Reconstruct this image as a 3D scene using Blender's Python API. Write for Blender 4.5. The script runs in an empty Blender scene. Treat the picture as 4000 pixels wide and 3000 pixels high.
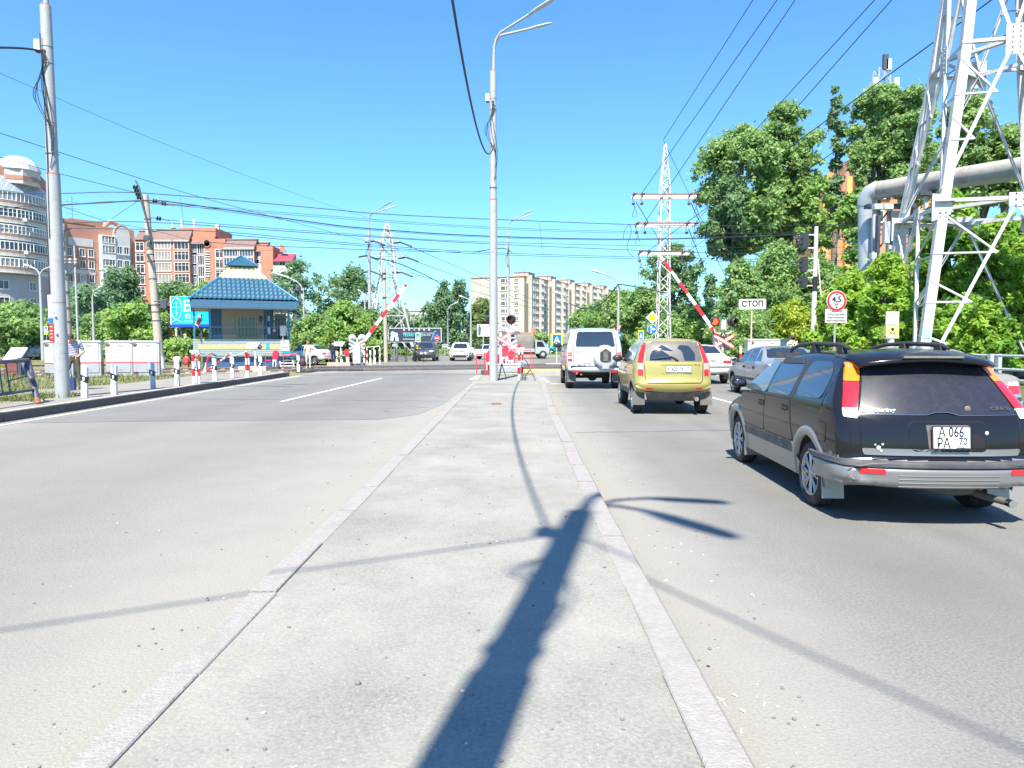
import bpy,bmesh,math,random
import numpy as np
from mathutils import Vector,Matrix
R=math.radians
random.seed(7);rng=np.random.default_rng(7)
S=bpy.context.scene
COL=S.collection
# ---------------------------------------------------------------- camera
F,HY,CH=2750.0,1338.0,1.57
PITCH=math.atan((1500-HY)/F)
cd=bpy.data.cameras.new('camera');cam=bpy.data.objects.new('camera',cd);COL.objects.link(cam)
cd.sensor_width=36;cd.lens=36*F/4000;cd.clip_start=0.05;cd.clip_end=6000
cam.location=(0,0,CH);cam.rotation_euler=(R(90)-PITCH,0,0)
S.camera=cam
S.render.resolution_x=1024;S.render.resolution_y=768
# ---------------------------------------------------------------- light
SUN_EL,SUN_AZ=R(57),R(12)
w=bpy.data.worlds.new('World');S.world=w;w.use_nodes=True
wn=w.node_tree.nodes;wl=w.node_tree.links
sky=wn.new('ShaderNodeTexSky');sky.sky_type='NISHITA';sky.sun_disc=False
sky.sun_elevation=SUN_EL;sky.sun_rotation=R(180)+SUN_AZ
sky.altitude=0;sky.air_density=1.2;sky.dust_density=0.25;sky.ozone_density=4.0
tnt=wn.new('ShaderNodeMix');tnt.data_type='RGBA';tnt.blend_type='MULTIPLY';tnt.inputs[0].default_value=1;tnt.inputs[7].default_value=(.42,.70,.94,1)
wl.new(sky.outputs[0],tnt.inputs[6]);wl.new(tnt.outputs[2],wn['Background'].inputs['Color'])
wn['Background'].inputs['Strength'].default_value=0.12
sl=bpy.data.lights.new('sun','SUN');sl.energy=5.0;sl.angle=R(0.55);sl.color=(1,0.925,0.79)
so=bpy.data.objects.new('sun',sl);COL.objects.link(so)
sdir=Vector((math.sin(SUN_AZ)*math.cos(SUN_EL),math.cos(SUN_AZ)*math.cos(SUN_EL),-math.sin(SUN_EL)))
so.rotation_euler=sdir.to_track_quat('-Z','Y').to_euler();so.location=(0,0,60)
S.view_settings.view_transform='Standard';S.view_settings.look='None'
S.view_settings.exposure=1.3;S.view_settings.gamma=1
# ---------------------------------------------------------------- photo pixel -> place
CP,SP=math.cos(PITCH),math.sin(PITCH)
def ray(px,py):
    u=(px-2000)/F;v=(1500-py)/F
    return Vector((u,CP+v*SP,-SP+v*CP))
def G(px,py,z=0.0):
    r=ray(px,py);t=(z-CH)/r.z
    return Vector((r.x*t,r.y*t,z))
def P(px,py,d):
    r=ray(px,py);t=d/r.y
    return Vector((r.x*t,d,CH+r.z*t))
# ---------------------------------------------------------------- materials
def mat(name,col,rough=0.6,metal=0.0,var=0.12,scale=4.0,bump=0.0,bscale=None,spec=0.5,coat=0.0,stain=None,stain_amt=0.5,stain_scale=1.5):
    m=bpy.data.materials.new(name);m.use_nodes=True
    n=m.node_tree.nodes;l=m.node_tree.links;b=n['Principled BSDF']
    b.inputs['Roughness'].default_value=rough;b.inputs['Metallic'].default_value=metal
    b.inputs['Specular IOR Level'].default_value=spec;b.inputs['Coat Weight'].default_value=coat
    b.inputs['Coat Roughness'].default_value=0.06
    c=tuple(col)+(1,)
    if var>0 or bump>0 or stain:
        tc=n.new('ShaderNodeTexCoord');nz=n.new('ShaderNodeTexNoise');nz.inputs['Scale'].default_value=scale
        nz.inputs['Detail'].default_value=6;nz.inputs['Roughness'].default_value=0.65
        l.new(tc.outputs['Object'],nz.inputs['Vector'])
        mx=n.new('ShaderNodeMix');mx.data_type='RGBA'
        mx.inputs[6].default_value=tuple(max(0,x*(1-1.6*var))for x in col)+(1,)
        mx.inputs[7].default_value=tuple(min(1,x*(1+1.6*var))for x in col)+(1,)
        l.new(nz.outputs['Fac'],mx.inputs[0]);out=mx.outputs[2]
        if stain:
            n2=n.new('ShaderNodeTexNoise');n2.inputs['Scale'].default_value=stain_scale;n2.inputs['Detail'].default_value=8
            n2.inputs['Roughness'].default_value=0.7;l.new(tc.outputs['Object'],n2.inputs['Vector'])
            rp=n.new('ShaderNodeMapRange');rp.inputs[1].default_value=0.5;rp.inputs[2].default_value=0.72
            rp.inputs[4].default_value=stain_amt;l.new(n2.outputs['Fac'],rp.inputs[0])
            m2=n.new('ShaderNodeMix');m2.data_type='RGBA';m2.inputs[7].default_value=tuple(stain)+(1,)
            l.new(rp.outputs[0],m2.inputs[0]);l.new(out,m2.inputs[6]);out=m2.outputs[2]
        l.new(out,b.inputs['Base Color'])
        if bump>0:
            n3=n.new('ShaderNodeTexNoise');n3.inputs['Scale'].default_value=bscale or scale*4;n3.inputs['Detail'].default_value=4
            l.new(tc.outputs['Object'],n3.inputs['Vector'])
            bp=n.new('ShaderNodeBump');bp.inputs['Strength'].default_value=bump;bp.inputs['Distance'].default_value=0.02
            l.new(n3.outputs['Fac'],bp.inputs['Height']);l.new(bp.outputs[0],b.inputs['Normal'])
    else:
        b.inputs['Base Color'].default_value=c
    return m
def emis(name,col,strength):
    m=mat(name,col,0.4,var=0);b=m.node_tree.nodes['Principled BSDF']
    b.inputs['Emission Color'].default_value=tuple(col)+(1,);b.inputs['Emission Strength'].default_value=strength
    return m
def brick(name,c1,c2,mortar,bw=0.25,bh=0.075,bump=0.0):
    """courses run along the wall: uses object x+y for length and z for height"""
    m=bpy.data.materials.new(name);m.use_nodes=True
    n=m.node_tree.nodes;l=m.node_tree.links;b=n['Principled BSDF'];b.inputs['Roughness'].default_value=0.85
    tc=n.new('ShaderNodeTexCoord');sp=n.new('ShaderNodeSeparateXYZ');l.new(tc.outputs['Object'],sp.inputs[0])
    ad=n.new('ShaderNodeMath');l.new(sp.outputs[0],ad.inputs[0]);l.new(sp.outputs[1],ad.inputs[1])
    cb=n.new('ShaderNodeCombineXYZ');l.new(ad.outputs[0],cb.inputs[0]);l.new(sp.outputs[2],cb.inputs[1])
    bt=n.new('ShaderNodeTexBrick');l.new(cb.outputs[0],bt.inputs['Vector']);bt.inputs['Scale'].default_value=1
    bt.inputs['Brick Width'].default_value=bw;bt.inputs['Row Height'].default_value=bh;bt.inputs['Mortar Size'].default_value=bh*0.1
    bt.inputs['Color1'].default_value=tuple(c1)+(1,);bt.inputs['Color2'].default_value=tuple(c2)+(1,);bt.inputs['Mortar'].default_value=tuple(mortar)+(1,)
    nz=n.new('ShaderNodeTexNoise');nz.inputs['Scale'].default_value=0.35;nz.inputs['Detail'].default_value=6
    l.new(tc.outputs['Object'],nz.inputs['Vector'])
    mr=n.new('ShaderNodeMapRange');mr.inputs[3].default_value=0.72;mr.inputs[4].default_value=1.25;l.new(nz.outputs['Fac'],mr.inputs[0])
    mx=n.new('ShaderNodeMix');mx.data_type='RGBA';mx.blend_type='MULTIPLY';mx.inputs[0].default_value=1
    l.new(bt.outputs['Color'],mx.inputs[6]);l.new(mr.outputs[0],mx.inputs[7]);l.new(mx.outputs[2],b.inputs['Base Color'])
    return m
def stripes(name,ca,cb_,period,duty=0.5,axis=2,rough=0.5,skew=0.0,phase=0.0):
    """bands painted along one object axis"""
    m=mat(name,ca,rough,var=0);n=m.node_tree.nodes;l=m.node_tree.links;b=n['Principled BSDF']
    tc=n.new('ShaderNodeTexCoord');sp=n.new('ShaderNodeSeparateXYZ');l.new(tc.outputs['Object'],sp.inputs[0])
    a1=n.new('ShaderNodeMath');a1.operation='MULTIPLY_ADD';a1.inputs[1].default_value=skew;l.new(sp.outputs[0 if axis else 2],a1.inputs[0]);l.new(sp.outputs[axis],a1.inputs[2])
    a2=n.new('ShaderNodeMath');a2.operation='ADD';a2.inputs[1].default_value=phase+100*period;l.new(a1.outputs[0],a2.inputs[0])
    md=n.new('ShaderNodeMath');md.operation='MODULO';md.inputs[1].default_value=period;l.new(a2.outputs[0],md.inputs[0])
    lt=n.new('ShaderNodeMath');lt.operation='LESS_THAN';lt.inputs[1].default_value=period*duty;l.new(md.outputs[0],lt.inputs[0])
    nz=n.new('ShaderNodeTexNoise');nz.inputs['Scale'].default_value=6;nz.inputs['Detail'].default_value=5;l.new(tc.outputs['Object'],nz.inputs['Vector'])
    mx=n.new('ShaderNodeMix');mx.data_type='RGBA';mx.inputs[6].default_value=tuple(ca)+(1,);mx.inputs[7].default_value=tuple(cb_)+(1,);l.new(lt.outputs[0],mx.inputs[0])
    m2=n.new('ShaderNodeMix');m2.data_type='RGBA';m2.blend_type='MULTIPLY';m2.inputs[0].default_value=0.35
    l.new(mx.outputs[2],m2.inputs[6]);l.new(nz.outputs['Fac'],m2.inputs[7]);l.new(m2.outputs[2],b.inputs['Base Color'])
    return m
# ---------------------------------------------------------------- mesh helpers
class MB:
    def __init__(s):s.v=[];s.f=[];s.mi=[];s.mats=[];s.sm=[]
    def m(s,mt):
        if mt not in s.mats:s.mats.append(mt)
        return s.mats.index(mt)
    def add(s,vs,fs,mt,smooth=False):
        o=len(s.v);k=s.m(mt)
        s.v+=[tuple(a)for a in vs]
        for f in fs:s.f.append(tuple(i+o for i in f));s.mi.append(k);s.sm.append(smooth)
    def box(s,c,d,mt,rot=None):
        x,y,z=(a/2 for a in d);c=Vector(c)
        vs=[Vector((i,j,k))for i in(-x,x)for j in(-y,y)for k in(-z,z)]
        if rot is not None:vs=[rot@a for a in vs]
        s.add([a+c for a in vs],[(0,1,3,2),(4,6,7,5),(0,4,5,1),(2,3,7,6),(0,2,6,4),(1,5,7,3)],mt)
    def cyl(s,a,b,r0,r1,mt,n=10,caps=True,smooth=True):
        a=Vector(a);b=Vector(b);d=b-a
        if d.length<1e-6:return
        q=d.to_track_quat('Z','Y');vs=[]
        for p,r in((a,r0),(b,r1)):
            for i in range(n):
                t=2*math.pi*(i+.5)/n
                vs.append(p+q@Vector((r*math.cos(t),r*math.sin(t),0)))
        s.add(vs,[(i,(i+1)%n,n+(i+1)%n,n+i)for i in range(n)],mt,smooth)
        if caps:s.add(vs,[tuple(range(n-1,-1,-1)),tuple(range(n,2*n))],mt)
    def bar(s,a,b,w,mt):s.cyl(a,b,w*.7,w*.7,mt,4,True,False)
    def angle(s,a,b,w,mt,t=0.012,up=None):
        """L-section steel: two thin flanges"""
        a=Vector(a);b=Vector(b);d=(b-a).normalized();u=Vector(up or(0,1,0));u=(u-d*u.dot(d)).normalized();v=d.cross(u)
        for e,g in((u,v),(v,u)):
            c0=a;c1=b
            vs=[p+e*i*w+g*j*t for p in(c0,c1)for i,j in((0,0),(1,0),(1,1),(0,1))]
            s.add(vs,[(0,1,5,4),(1,2,6,5),(2,3,7,6),(3,0,4,7),(3,2,1,0),(4,5,6,7)],mt)
    def tube(s,pts,r,mt,n=6):
        pts=[Vector(p)for p in pts];rs=r if isinstance(r,(list,tuple))else[r]*len(pts)
        vs=[];up=None
        for i,p in enumerate(pts):
            d=(pts[min(i+1,len(pts)-1)]-pts[max(i-1,0)]).normalized()
            if up is None:up=d.orthogonal().normalized()
            up=(up-d*up.dot(d)).normalized();sd=d.cross(up)
            for k in range(n):
                t=2*math.pi*k/n;vs.append(p+(up*math.cos(t)+sd*math.sin(t))*rs[i])
        fs=[(i*n+k,i*n+(k+1)%n,(i+1)*n+(k+1)%n,(i+1)*n+k)for i in range(len(pts)-1)for k in range(n)]
        s.add(vs,fs,mt,True)
        s.add(vs,[tuple(range(n-1,-1,-1)),tuple(range(len(vs)-n,len(vs)))],mt)
    def lathe(s,prof,mt,c=(0,0,0),n=24,axis='Z',smooth=True):
        c=Vector(c);vs=[]
        for r,h in prof:
            for k in range(n):
                t=2*math.pi*k/n;x,y=r*math.cos(t),r*math.sin(t)
                vs.append(c+(Vector((x,y,h))if axis=='Z' else Vector((x,h,y))if axis=='Y' else Vector((h,x,y))))
        m=len(prof)
        fs=[(i*n+k,i*n+(k+1)%n,(i+1)*n+(k+1)%n,(i+1)*n+k)for i in range(m-1)for k in range(n)]
        s.add(vs,fs,mt,smooth)
        s.add(vs,[tuple(range(n-1,-1,-1)),tuple(range((m-1)*n,m*n))],mt)
    def prism(s,poly,a0,a1,mt,plane='XZ'):
        """extrude a 2D outline: XZ along y, XY along z, YZ along x"""
        def t(p,a):return(p[0],a,p[1])if plane=='XZ' else(p[0],p[1],a)if plane=='XY' else(a,p[0],p[1])
        n=len(poly);vs=[t(p,a0)for p in poly]+[t(p,a1)for p in poly]
        s.add(vs,[tuple(range(n)),tuple(range(2*n-1,n-1,-1))]+[(i,n+i,n+(i+1)%n,(i+1)%n)for i in range(n)],mt)
    def ball(s,c,r,mt,n=14,k=8):
        r=r if isinstance(r,(tuple,list))else(r,r,r);vs=[];c=Vector(c)
        for i in range(k+1):
            ph=math.pi*i/k
            for j in range(n):
                th=2*math.pi*j/n
                vs.append(c+Vector((r[0]*math.sin(ph)*math.cos(th),r[1]*math.sin(ph)*math.sin(th),r[2]*math.cos(ph))))
        s.add(vs,[(i*n+j,(i+1)*n+j,(i+1)*n+(j+1)%n,i*n+(j+1)%n)for i in range(k)for j in range(n)],mt,True)
    def mesh(s,name):
        me=bpy.data.meshes.new(name);me.from_pydata(s.v,[],s.f)
        for mt in s.mats:me.materials.append(mt)
        me.polygons.foreach_set('material_index',s.mi);me.polygons.foreach_set('use_smooth',s.sm);me.update()
        return me
def pieces(name,mb,parent):
    """link each separate piece of a builder as its own part"""
    par=list(range(len(mb.v)))
    key={}
    for i,v in enumerate(mb.v):
        k=tuple(round(c,4)for c in v);par[i]=key.setdefault(k,i)
    def root(i):
        while par[i]!=i:par[i]=par[par[i]];i=par[i]
        return i
    for f in mb.f:
        for i in f[1:]:par[root(i)]=root(f[0])
    grp={}
    for k,f in enumerate(mb.f):grp.setdefault(root(f[0]),[]).append(k)
    for fs in grp.values():
        q=MB();q.v=mb.v;q.mats=mb.mats;q.f=[mb.f[k]for k in fs];q.mi=[mb.mi[k]for k in fs];q.sm=[mb.sm[k]for k in fs]
        used=sorted({i for f in q.f for i in f});mp={o:n for n,o in enumerate(used)};q.v=[mb.v[i]for i in used];q.f=[tuple(mp[i]for i in f)for f in q.f]
        obj(name,q,parent)
def fixn(me):
    b=bmesh.new();b.from_mesh(me);bmesh.ops.recalc_face_normals(b,faces=b.faces);b.to_mesh(me);b.free()
def obj(name,mb,parent=None,label=None,fix=True):
    me=mb.mesh(name)if isinstance(mb,MB)else mb
    if fix and isinstance(mb,MB):fixn(me)
    o=bpy.data.objects.new(name,me);COL.objects.link(o)
    if parent:o.parent=parent
    if label:o['label']=label
    return o
def tag(o,label,cat,group=None):
    o['label']=label;o['category']=cat
    if group:o['group']=group
    return o
def thing(name,label,cat,loc=(0,0,0),rz=0.0,group=None):
    o=bpy.data.objects.new(name,None);COL.objects.link(o);o.empty_display_size=0.2
    o.location=loc;o.rotation_euler=(0,0,rz)
    return tag(o,label,cat,group)
def solo(name,mb,label,cat,loc=(0,0,0),rz=0.0,group=None):
    o=obj(name,mb);o.location=loc;o.rotation_euler=(0,0,rz);return tag(o,label,cat,group)
def dup(root,loc=None,rz=None,label=None,group=None,scale=None):
    def cp(o,par):
        c=o.copy();COL.objects.link(c)
        if par:c.parent=par
        for ch in[x for x in KIDS.get(o.name,[])]:cp(ch,c)
        return c
    KIDS={}
    for o in COL.objects:
        if o.parent:KIDS.setdefault(o.parent.name,[]).append(o)
    r=cp(root,None)
    if loc is not None:r.location=loc
    if rz is not None:r.rotation_euler=(0,0,rz)
    if label:r['label']=label
    if group:r['group']=group
    if scale is not None:r.scale=scale if not isinstance(scale,(int,float))else(scale,)*3
    return r
def struct(name,mb,label=None):
    o=obj(name,mb);o['kind']='structure'
    if label:o['label']=label
    return o
def lettering(parent,txt,size,loc,mt,rot=(R(90),0,0),align='CENTER',ext=0.0015,name='lettering',sx=1.0,shear=0.0,bold=0.0):
    cu=bpy.data.curves.new('t','FONT');cu.body=txt;cu.size=size;cu.align_x=align;cu.align_y='CENTER';cu.extrude=ext;cu.shear=shear
    cu.offset=bold*size;cu.resolution_u=3
    o=bpy.data.objects.new('t',cu);COL.objects.link(o)
    bpy.context.view_layer.update()
    dg=bpy.context.evaluated_depsgraph_get();me=bpy.data.meshes.new_from_object(o.evaluated_get(dg))
    bpy.data.objects.remove(o);bpy.data.curves.remove(cu)
    me.materials.clear();me.materials.append(mt)
    q=bpy.data.objects.new(name,me);COL.objects.link(q);q.parent=parent;q.location=loc;q.rotation_euler=rot;q.scale=(sx,1,1)
    return q
# ---------------------------------------------------------------- common materials
M={}
M['white']=mat('white_paint',(.62,.62,.60),.45,var=.06,scale=5,stain=(.45,.42,.36),stain_amt=.35,stain_scale=3)
M['black']=mat('black_paint',(.02,.02,.022),.45,var=.2)
M['red']=mat('red_paint',(.62,.03,.04),.4,var=.08)
M['redwhite']=stripes('red_white_bands',(.72,.02,.03),(.82,.82,.8),0.5,.5,2)
M['pole']=mat('grey_pole_paint',(.35,.36,.36),.5,var=.07,scale=2,stain=(.25,.22,.19),stain_amt=.6,stain_scale=5,bump=.12,bscale=30)
M['rust']=mat('rusty_steel',(.28,.11,.05),.8,var=.3,scale=14)
M['steel']=mat('galvanised_steel',(.42,.44,.46),.45,.4,var=.12,scale=8)
M['dsteel']=mat('dark_steel',(.07,.08,.1),.55,.3,var=.2,scale=8)
M['concrete']=mat('pole_concrete',(.40,.355,.29),.9,var=.15,scale=3,bump=.25,bscale=25,stain=(.2,.18,.15),stain_amt=.5,stain_scale=3)
M['cable']=mat('cable_black',(.025,.03,.04),.6,var=0)
M['glass']=mat('window_glass',(.03,.045,.06),.06,var=.1,scale=.5,spec=.9)
M['pylon']=mat('pylon_white_paint',(.48,.49,.49),.55,var=.1,scale=3,stain=(.30,.24,.19),stain_amt=.6,stain_scale=3.5)
M['blue']=mat('sign_blue',(.01,.14,.55),.35,var=.03)
M['yellow']=mat('sign_yellow',(.9,.55,.01),.35,var=.03)
M['lime']=mat('sign_lime_border',(.75,.85,.02),.35,var=.03)
M['signred']=mat('sign_red',(.75,.02,.03),.35,var=.03)
M['signback']=mat('sign_back_grey',(.46,.47,.48),.45,.2,var=.08)
M['ink']=mat('sign_black',(.012,.014,.03),.4,var=0)
M['brownins']=mat('brown_porcelain',(.12,.05,.04),.2,var=.1)
# ================================================================ setting
def ground_mat(name,base,speck,dust,dust_fn=None,dust_amt=.5,scale=1.0,crack=True,bumpk=.5,tracks=None):
    m=bpy.data.materials.new(name);m.use_nodes=True;n=m.node_tree.nodes;l=m.node_tree.links;b=n['Principled BSDF']
    b.inputs['Roughness'].default_value=.88;b.inputs['Specular IOR Level'].default_value=.25
    tc=n.new('ShaderNodeTexCoord')
    def nz(s,d=6,r=.65):
        k=n.new('ShaderNodeTexNoise');k.inputs['Scale'].default_value=s;k.inputs['Detail'].default_value=d;k.inputs['Roughness'].default_value=r
        l.new(tc.outputs['Object'],k.inputs['Vector']);return k.outputs['Fac']
    def mr(x,a,c,lo=0.,hi=1.):
        k=n.new('ShaderNodeMapRange');k.inputs[1].default_value=a;k.inputs[2].default_value=c;k.inputs[3].default_value=lo;k.inputs[4].default_value=hi
        l.new(x,k.inputs[0]);return k.outputs[0]
    def mix(f,a,c,bt='MIX'):
        k=n.new('ShaderNodeMix');k.data_type='RGBA';k.blend_type=bt
        for i,x in((0,f),(6,a),(7,c)):
            if isinstance(x,(int,float)):k.inputs[i].default_value=x
            elif isinstance(x,tuple):k.inputs[i].default_value=x+(1,)
            else:l.new(x,k.inputs[i])
        return k.outputs[2]
    c=mix(mr(nz(.35),.3,.7),tuple(x*.86 for x in base),tuple(x*1.12 for x in base))
    c=mix(mr(nz(55*scale,3),.42,.62),c,tuple(x*.74 for x in base))
    c=mix(mr(nz(90*scale,2),.60,.70,0,.75),c,speck)
    c=mix(mr(nz(9,4),.62,.75,0,.3),c,tuple(x*.55 for x in base))
    dn=mr(nz(.8,8,.7),.35,.7)
    if dust_fn:
        sp=n.new('ShaderNodeSeparateXYZ');l.new(tc.outputs['Object'],sp.inputs[0]);acc=None
        for x0,wd in dust_fn:
            a=n.new('ShaderNodeMath');a.operation='SUBTRACT';a.inputs[1].default_value=x0;l.new(sp.outputs[0],a.inputs[0])
            ab=n.new('ShaderNodeMath');ab.operation='ABSOLUTE';l.new(a.outputs[0],ab.inputs[0])
            k=mr(ab.outputs[0],0,wd,1,0)
            if acc is None:acc=k
            else:
                q=n.new('ShaderNodeMath');q.operation='MAXIMUM';l.new(acc,q.inputs[0]);l.new(k,q.inputs[1]);acc=q.outputs[0]
        q=n.new('ShaderNodeMath');q.operation='MULTIPLY_ADD';l.new(acc,q.inputs[0]);q.inputs[1].default_value=1.25;
        q2=n.new('ShaderNodeMath');q2.operation='MULTIPLY';l.new(dn,q2.inputs[0]);q2.inputs[1].default_value=.55
        l.new(q2.outputs[0],q.inputs[2])
        s2=n.new('ShaderNodeMath');s2.operation='SUBTRACT';s2.use_clamp=True;l.new(q.outputs[0],s2.inputs[0]);s2.inputs[1].default_value=.35
        dn=s2.outputs[0]
    q=n.new('ShaderNodeMath');q.operation='MULTIPLY';q.inputs[1].default_value=dust_amt;l.new(dn,q.inputs[0])
    dst=mix(mr(nz(70,3),.35,.7),tuple(x*.85 for x in dust),tuple(x*1.1 for x in dust))
    c=mix(q.outputs[0],c,dst)
    if tracks:
        sp=n.new('ShaderNodeSeparateXYZ');l.new(tc.outputs['Object'],sp.inputs[0])
        for x0,wd,am in tracks:
            a=n.new('ShaderNodeMath');a.operation='SUBTRACT';a.inputs[1].default_value=x0;l.new(sp.outputs[0],a.inputs[0])
            ab=n.new('ShaderNodeMath');ab.operation='ABSOLUTE';l.new(a.outputs[0],ab.inputs[0])
            f=mr(ab.outputs[0],wd*.3,wd,am,0)
            q=n.new('ShaderNodeMath');q.operation='MULTIPLY';l.new(f,q.inputs[0]);l.new(mr(nz(.5),.3,.6),q.inputs[1])
            c=mix(q.outputs[0],c,tuple(x*.6 for x in base))
    if crack:
        v=n.new('ShaderNodeTexVoronoi');v.feature='DISTANCE_TO_EDGE';v.inputs['Scale'].default_value=.22;v.inputs['Randomness'].default_value=1
        wv=n.new('ShaderNodeVectorMath');wv.operation='MULTIPLY_ADD';wv.inputs[1].default_value=(.5,.5,.5)
        kk=n.new('ShaderNodeTexNoise');kk.inputs['Scale'].default_value=2;kk.inputs['Detail'].default_value=6;l.new(tc.outputs['Object'],kk.inputs['Vector'])
        l.new(kk.outputs['Color'],wv.inputs[0]);l.new(tc.outputs['Object'],wv.inputs[2]);l.new(wv.outputs[0],v.inputs['Vector'])
        q=n.new('ShaderNodeMath');q.operation='MULTIPLY';l.new(mr(v.outputs['Distance'],0.0,.004,.6,0),q.inputs[0]);l.new(mr(nz(.6,2),.48,.6),q.inputs[1])
        c=mix(q.outputs[0],c,tuple(x*.35 for x in base))
    l.new(c,b.inputs['Base Color'])
    bp=n.new('ShaderNodeBump');bp.inputs['Strength'].default_value=bumpk;bp.inputs['Distance'].default_value=.012
    l.new(nz(60*scale,4),bp.inputs['Height']);l.new(bp.outputs[0],b.inputs['Normal'])
    return m
M['earth']=ground_mat('dry_earth',(.16,.15,.09),(.3,.28,.22),(.2,.22,.08),dust_amt=.7,crack=False)
M['asphaltL']=ground_mat('dusty_asphalt',(.21,.208,.19),(.32,.315,.295),(.275,.265,.232),dust_fn=[(-1.6,2.2),(-10.0,1.2)],dust_amt=.75,crack=False,tracks=[(-4.5,.9,.25),(-7.2,.8,.25)])
M['asphaltR']=ground_mat('worn_asphalt',(.185,.184,.173),(.31,.305,.285),(.285,.27,.24),dust_fn=[(1.05,1.0)],dust_amt=.7,tracks=[(2.8,.7,.5),(4.4,.7,.5),(6.9,.7,.5),(8.4,.7,.5),(3.6,.28,.55),(7.6,.28,.55)])
M['island']=ground_mat('island_gravelly_asphalt',(.212,.210,.19),(.33,.325,.30),(.315,.305,.27),dust_amt=.8,scale=.9,bumpk=.4,crack=False)
M['walk']=ground_mat('footpath_asphalt',(.22,.21,.19),(.34,.33,.3),(.3,.28,.24),dust_amt=.6)
M['kerb']=mat('pink_granite_kerb',(.262,.245,.232),.85,var=.18,scale=22,bump=.5,bscale=70,stain=(.20,.17,.15),stain_amt=.6,stain_scale=4)
M['kerbdark']=mat('old_kerb',(.10,.09,.085),.9,var=.2,scale=7,bump=.4,bscale=30)
M['kerbtop']=mat('kerb_top_concrete',(.34,.325,.29),.9,var=.15,scale=5,bump=.3,bscale=30)
M['line']=mat('road_line_paint',(.56,.56,.53),.7,var=.12,scale=10,stain=(.3,.3,.29),stain_amt=.6,stain_scale=7)
M['gravel']=ground_mat('ballast',(.20,.185,.165),(.4,.38,.35),(.3,.27,.23),dust_amt=.6,scale=.35,crack=False,bumpk=1.0)
M['rubber']=mat('rubber_decking',(.055,.058,.062),.8,var=.25,scale=9,bump=.5,bscale=22,stain=(.22,.21,.19),stain_amt=.55,stain_scale=2)
M['rail']=mat('rail_steel',(.30,.22,.17),.55,.5,var=.2,scale=6)
M['railtop']=mat('rail_head_steel',(.75,.77,.8),.22,.9,var=.03)
# ground sheet to the horizon
mb=MB();mb.add([(-3000,-300,-.04),(3000,-300,-.04),(3000,4000,-.04),(-3000,4000,-.04)],[(0,1,2,3)],M['earth']);struct('ground',mb)
def sheet(name,pts,z,mt,nsub=0):
    mb=MB();mb.add([(x,y,z)for x,y in pts],[tuple(range(len(pts)))],mt);return struct(name,mb)
KL=[(-10.0,-12),(-10.0,13.8),(-10.35,32),(-10.5,37)]
sheet('left_carriageway',[(-1.5,-15),(-1.42,36.6),(-1.4,50.5),(-10.5,50.5)]+KL[::-1]+[(-10.0,-15)],0,M['asphaltL'])
sheet('right_carriageway',[(.75,-15),(10.6,-15),(10.6,50.5),(1.2,50.5),(1.1,24),(.8,10)],0,M['asphaltR'])
sheet('crossroads',[(-60,50.5),(40,50.5),(70,64),(60,120),(-4,135),(-60,110)],0.0,M['asphaltR'])
sheet('asphalt_repair_band',[(-10.05,13.6),(-7,14.0),(-2.7,14.3),(-2.05,15.3),(-1.75,18),(-1.6,25),(-1.5,36.4),(-10.4,36.4),(-10.35,32)],.004,ground_mat('patch_asphalt',(.172,.173,.166),(.29,.285,.27),(.24,.233,.212),dust_fn=[(-1.6,1.6),(-10.0,.8)],dust_amt=.6,tracks=[(-4.5,.9,.35),(-7.2,.8,.35)]))
# island between the carriageways
mb=MB();il=[(-1.46,-6),(-1.42,12),(-1.36,29.5),(-1.25,31),(.98,31.4),(1.05,29.5),(1.04,24.4),(.83,16),(.70,6.3),(.69,-6)]
mb.prism(il,-.03,.118,M['island'],'XY');struct('traffic_island',mb)
def kerb_run(name,path,wd,z1,mt,seg=1.0,side=1,z0=-.03,jit=.007,mt2=None):
    """kerb stones laid end to end along a path, each a slightly different block"""
    mb=MB();pts=[Vector((x,y,0))for x,y in path]
    for a,b in zip(pts,pts[1:]):
        L=(b-a).length;k=max(1,round(L/seg));d=(b-a)/k;nrm=Vector((d.y,-d.x,0)).normalized()*side
        for i in range(k):
            p=a+d*i;q=a+d*(i+1)-d.normalized()*.012;j=[random.uniform(-jit,jit)for _ in range(3)]
            p=p+nrm*j[0];q=q+nrm*(j[0]+j[2]*.5);t=z1+j[1];bev=.02
            prof=[(0,z0),(0,t-bev),(bev,t),(wd-bev*.3,t),(wd,t-bev*.3),(wd,z0)]
            vs=[e+nrm*u+Vector((0,0,h))for e in(p,q)for u,h in prof]
            fs=[(0,1,7,6),(1,2,8,7),(3,4,10,9),(4,5,11,10),(0,5,4,3,2,1),(6,7,8,9,10,11)]
            mb.add(vs,fs,mt);mb.add(vs,[(2,3,9,8)],mt2 or mt)
    return struct(name,mb)
kerb_run('kerb_left',[(-1.56,-3),(-1.5,12),(-1.44,29.8),(-1.36,31.2)],.17,.13,M['kerb'],1.0)
kerb_run('kerb_right',[(.83,-3),(.842,3),(.848,6.3),(.975,16),(1.19,24.4),(1.21,29.8),(1.12,31.6)],.18,.13,M['kerb'],1.0,-1)
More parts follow.
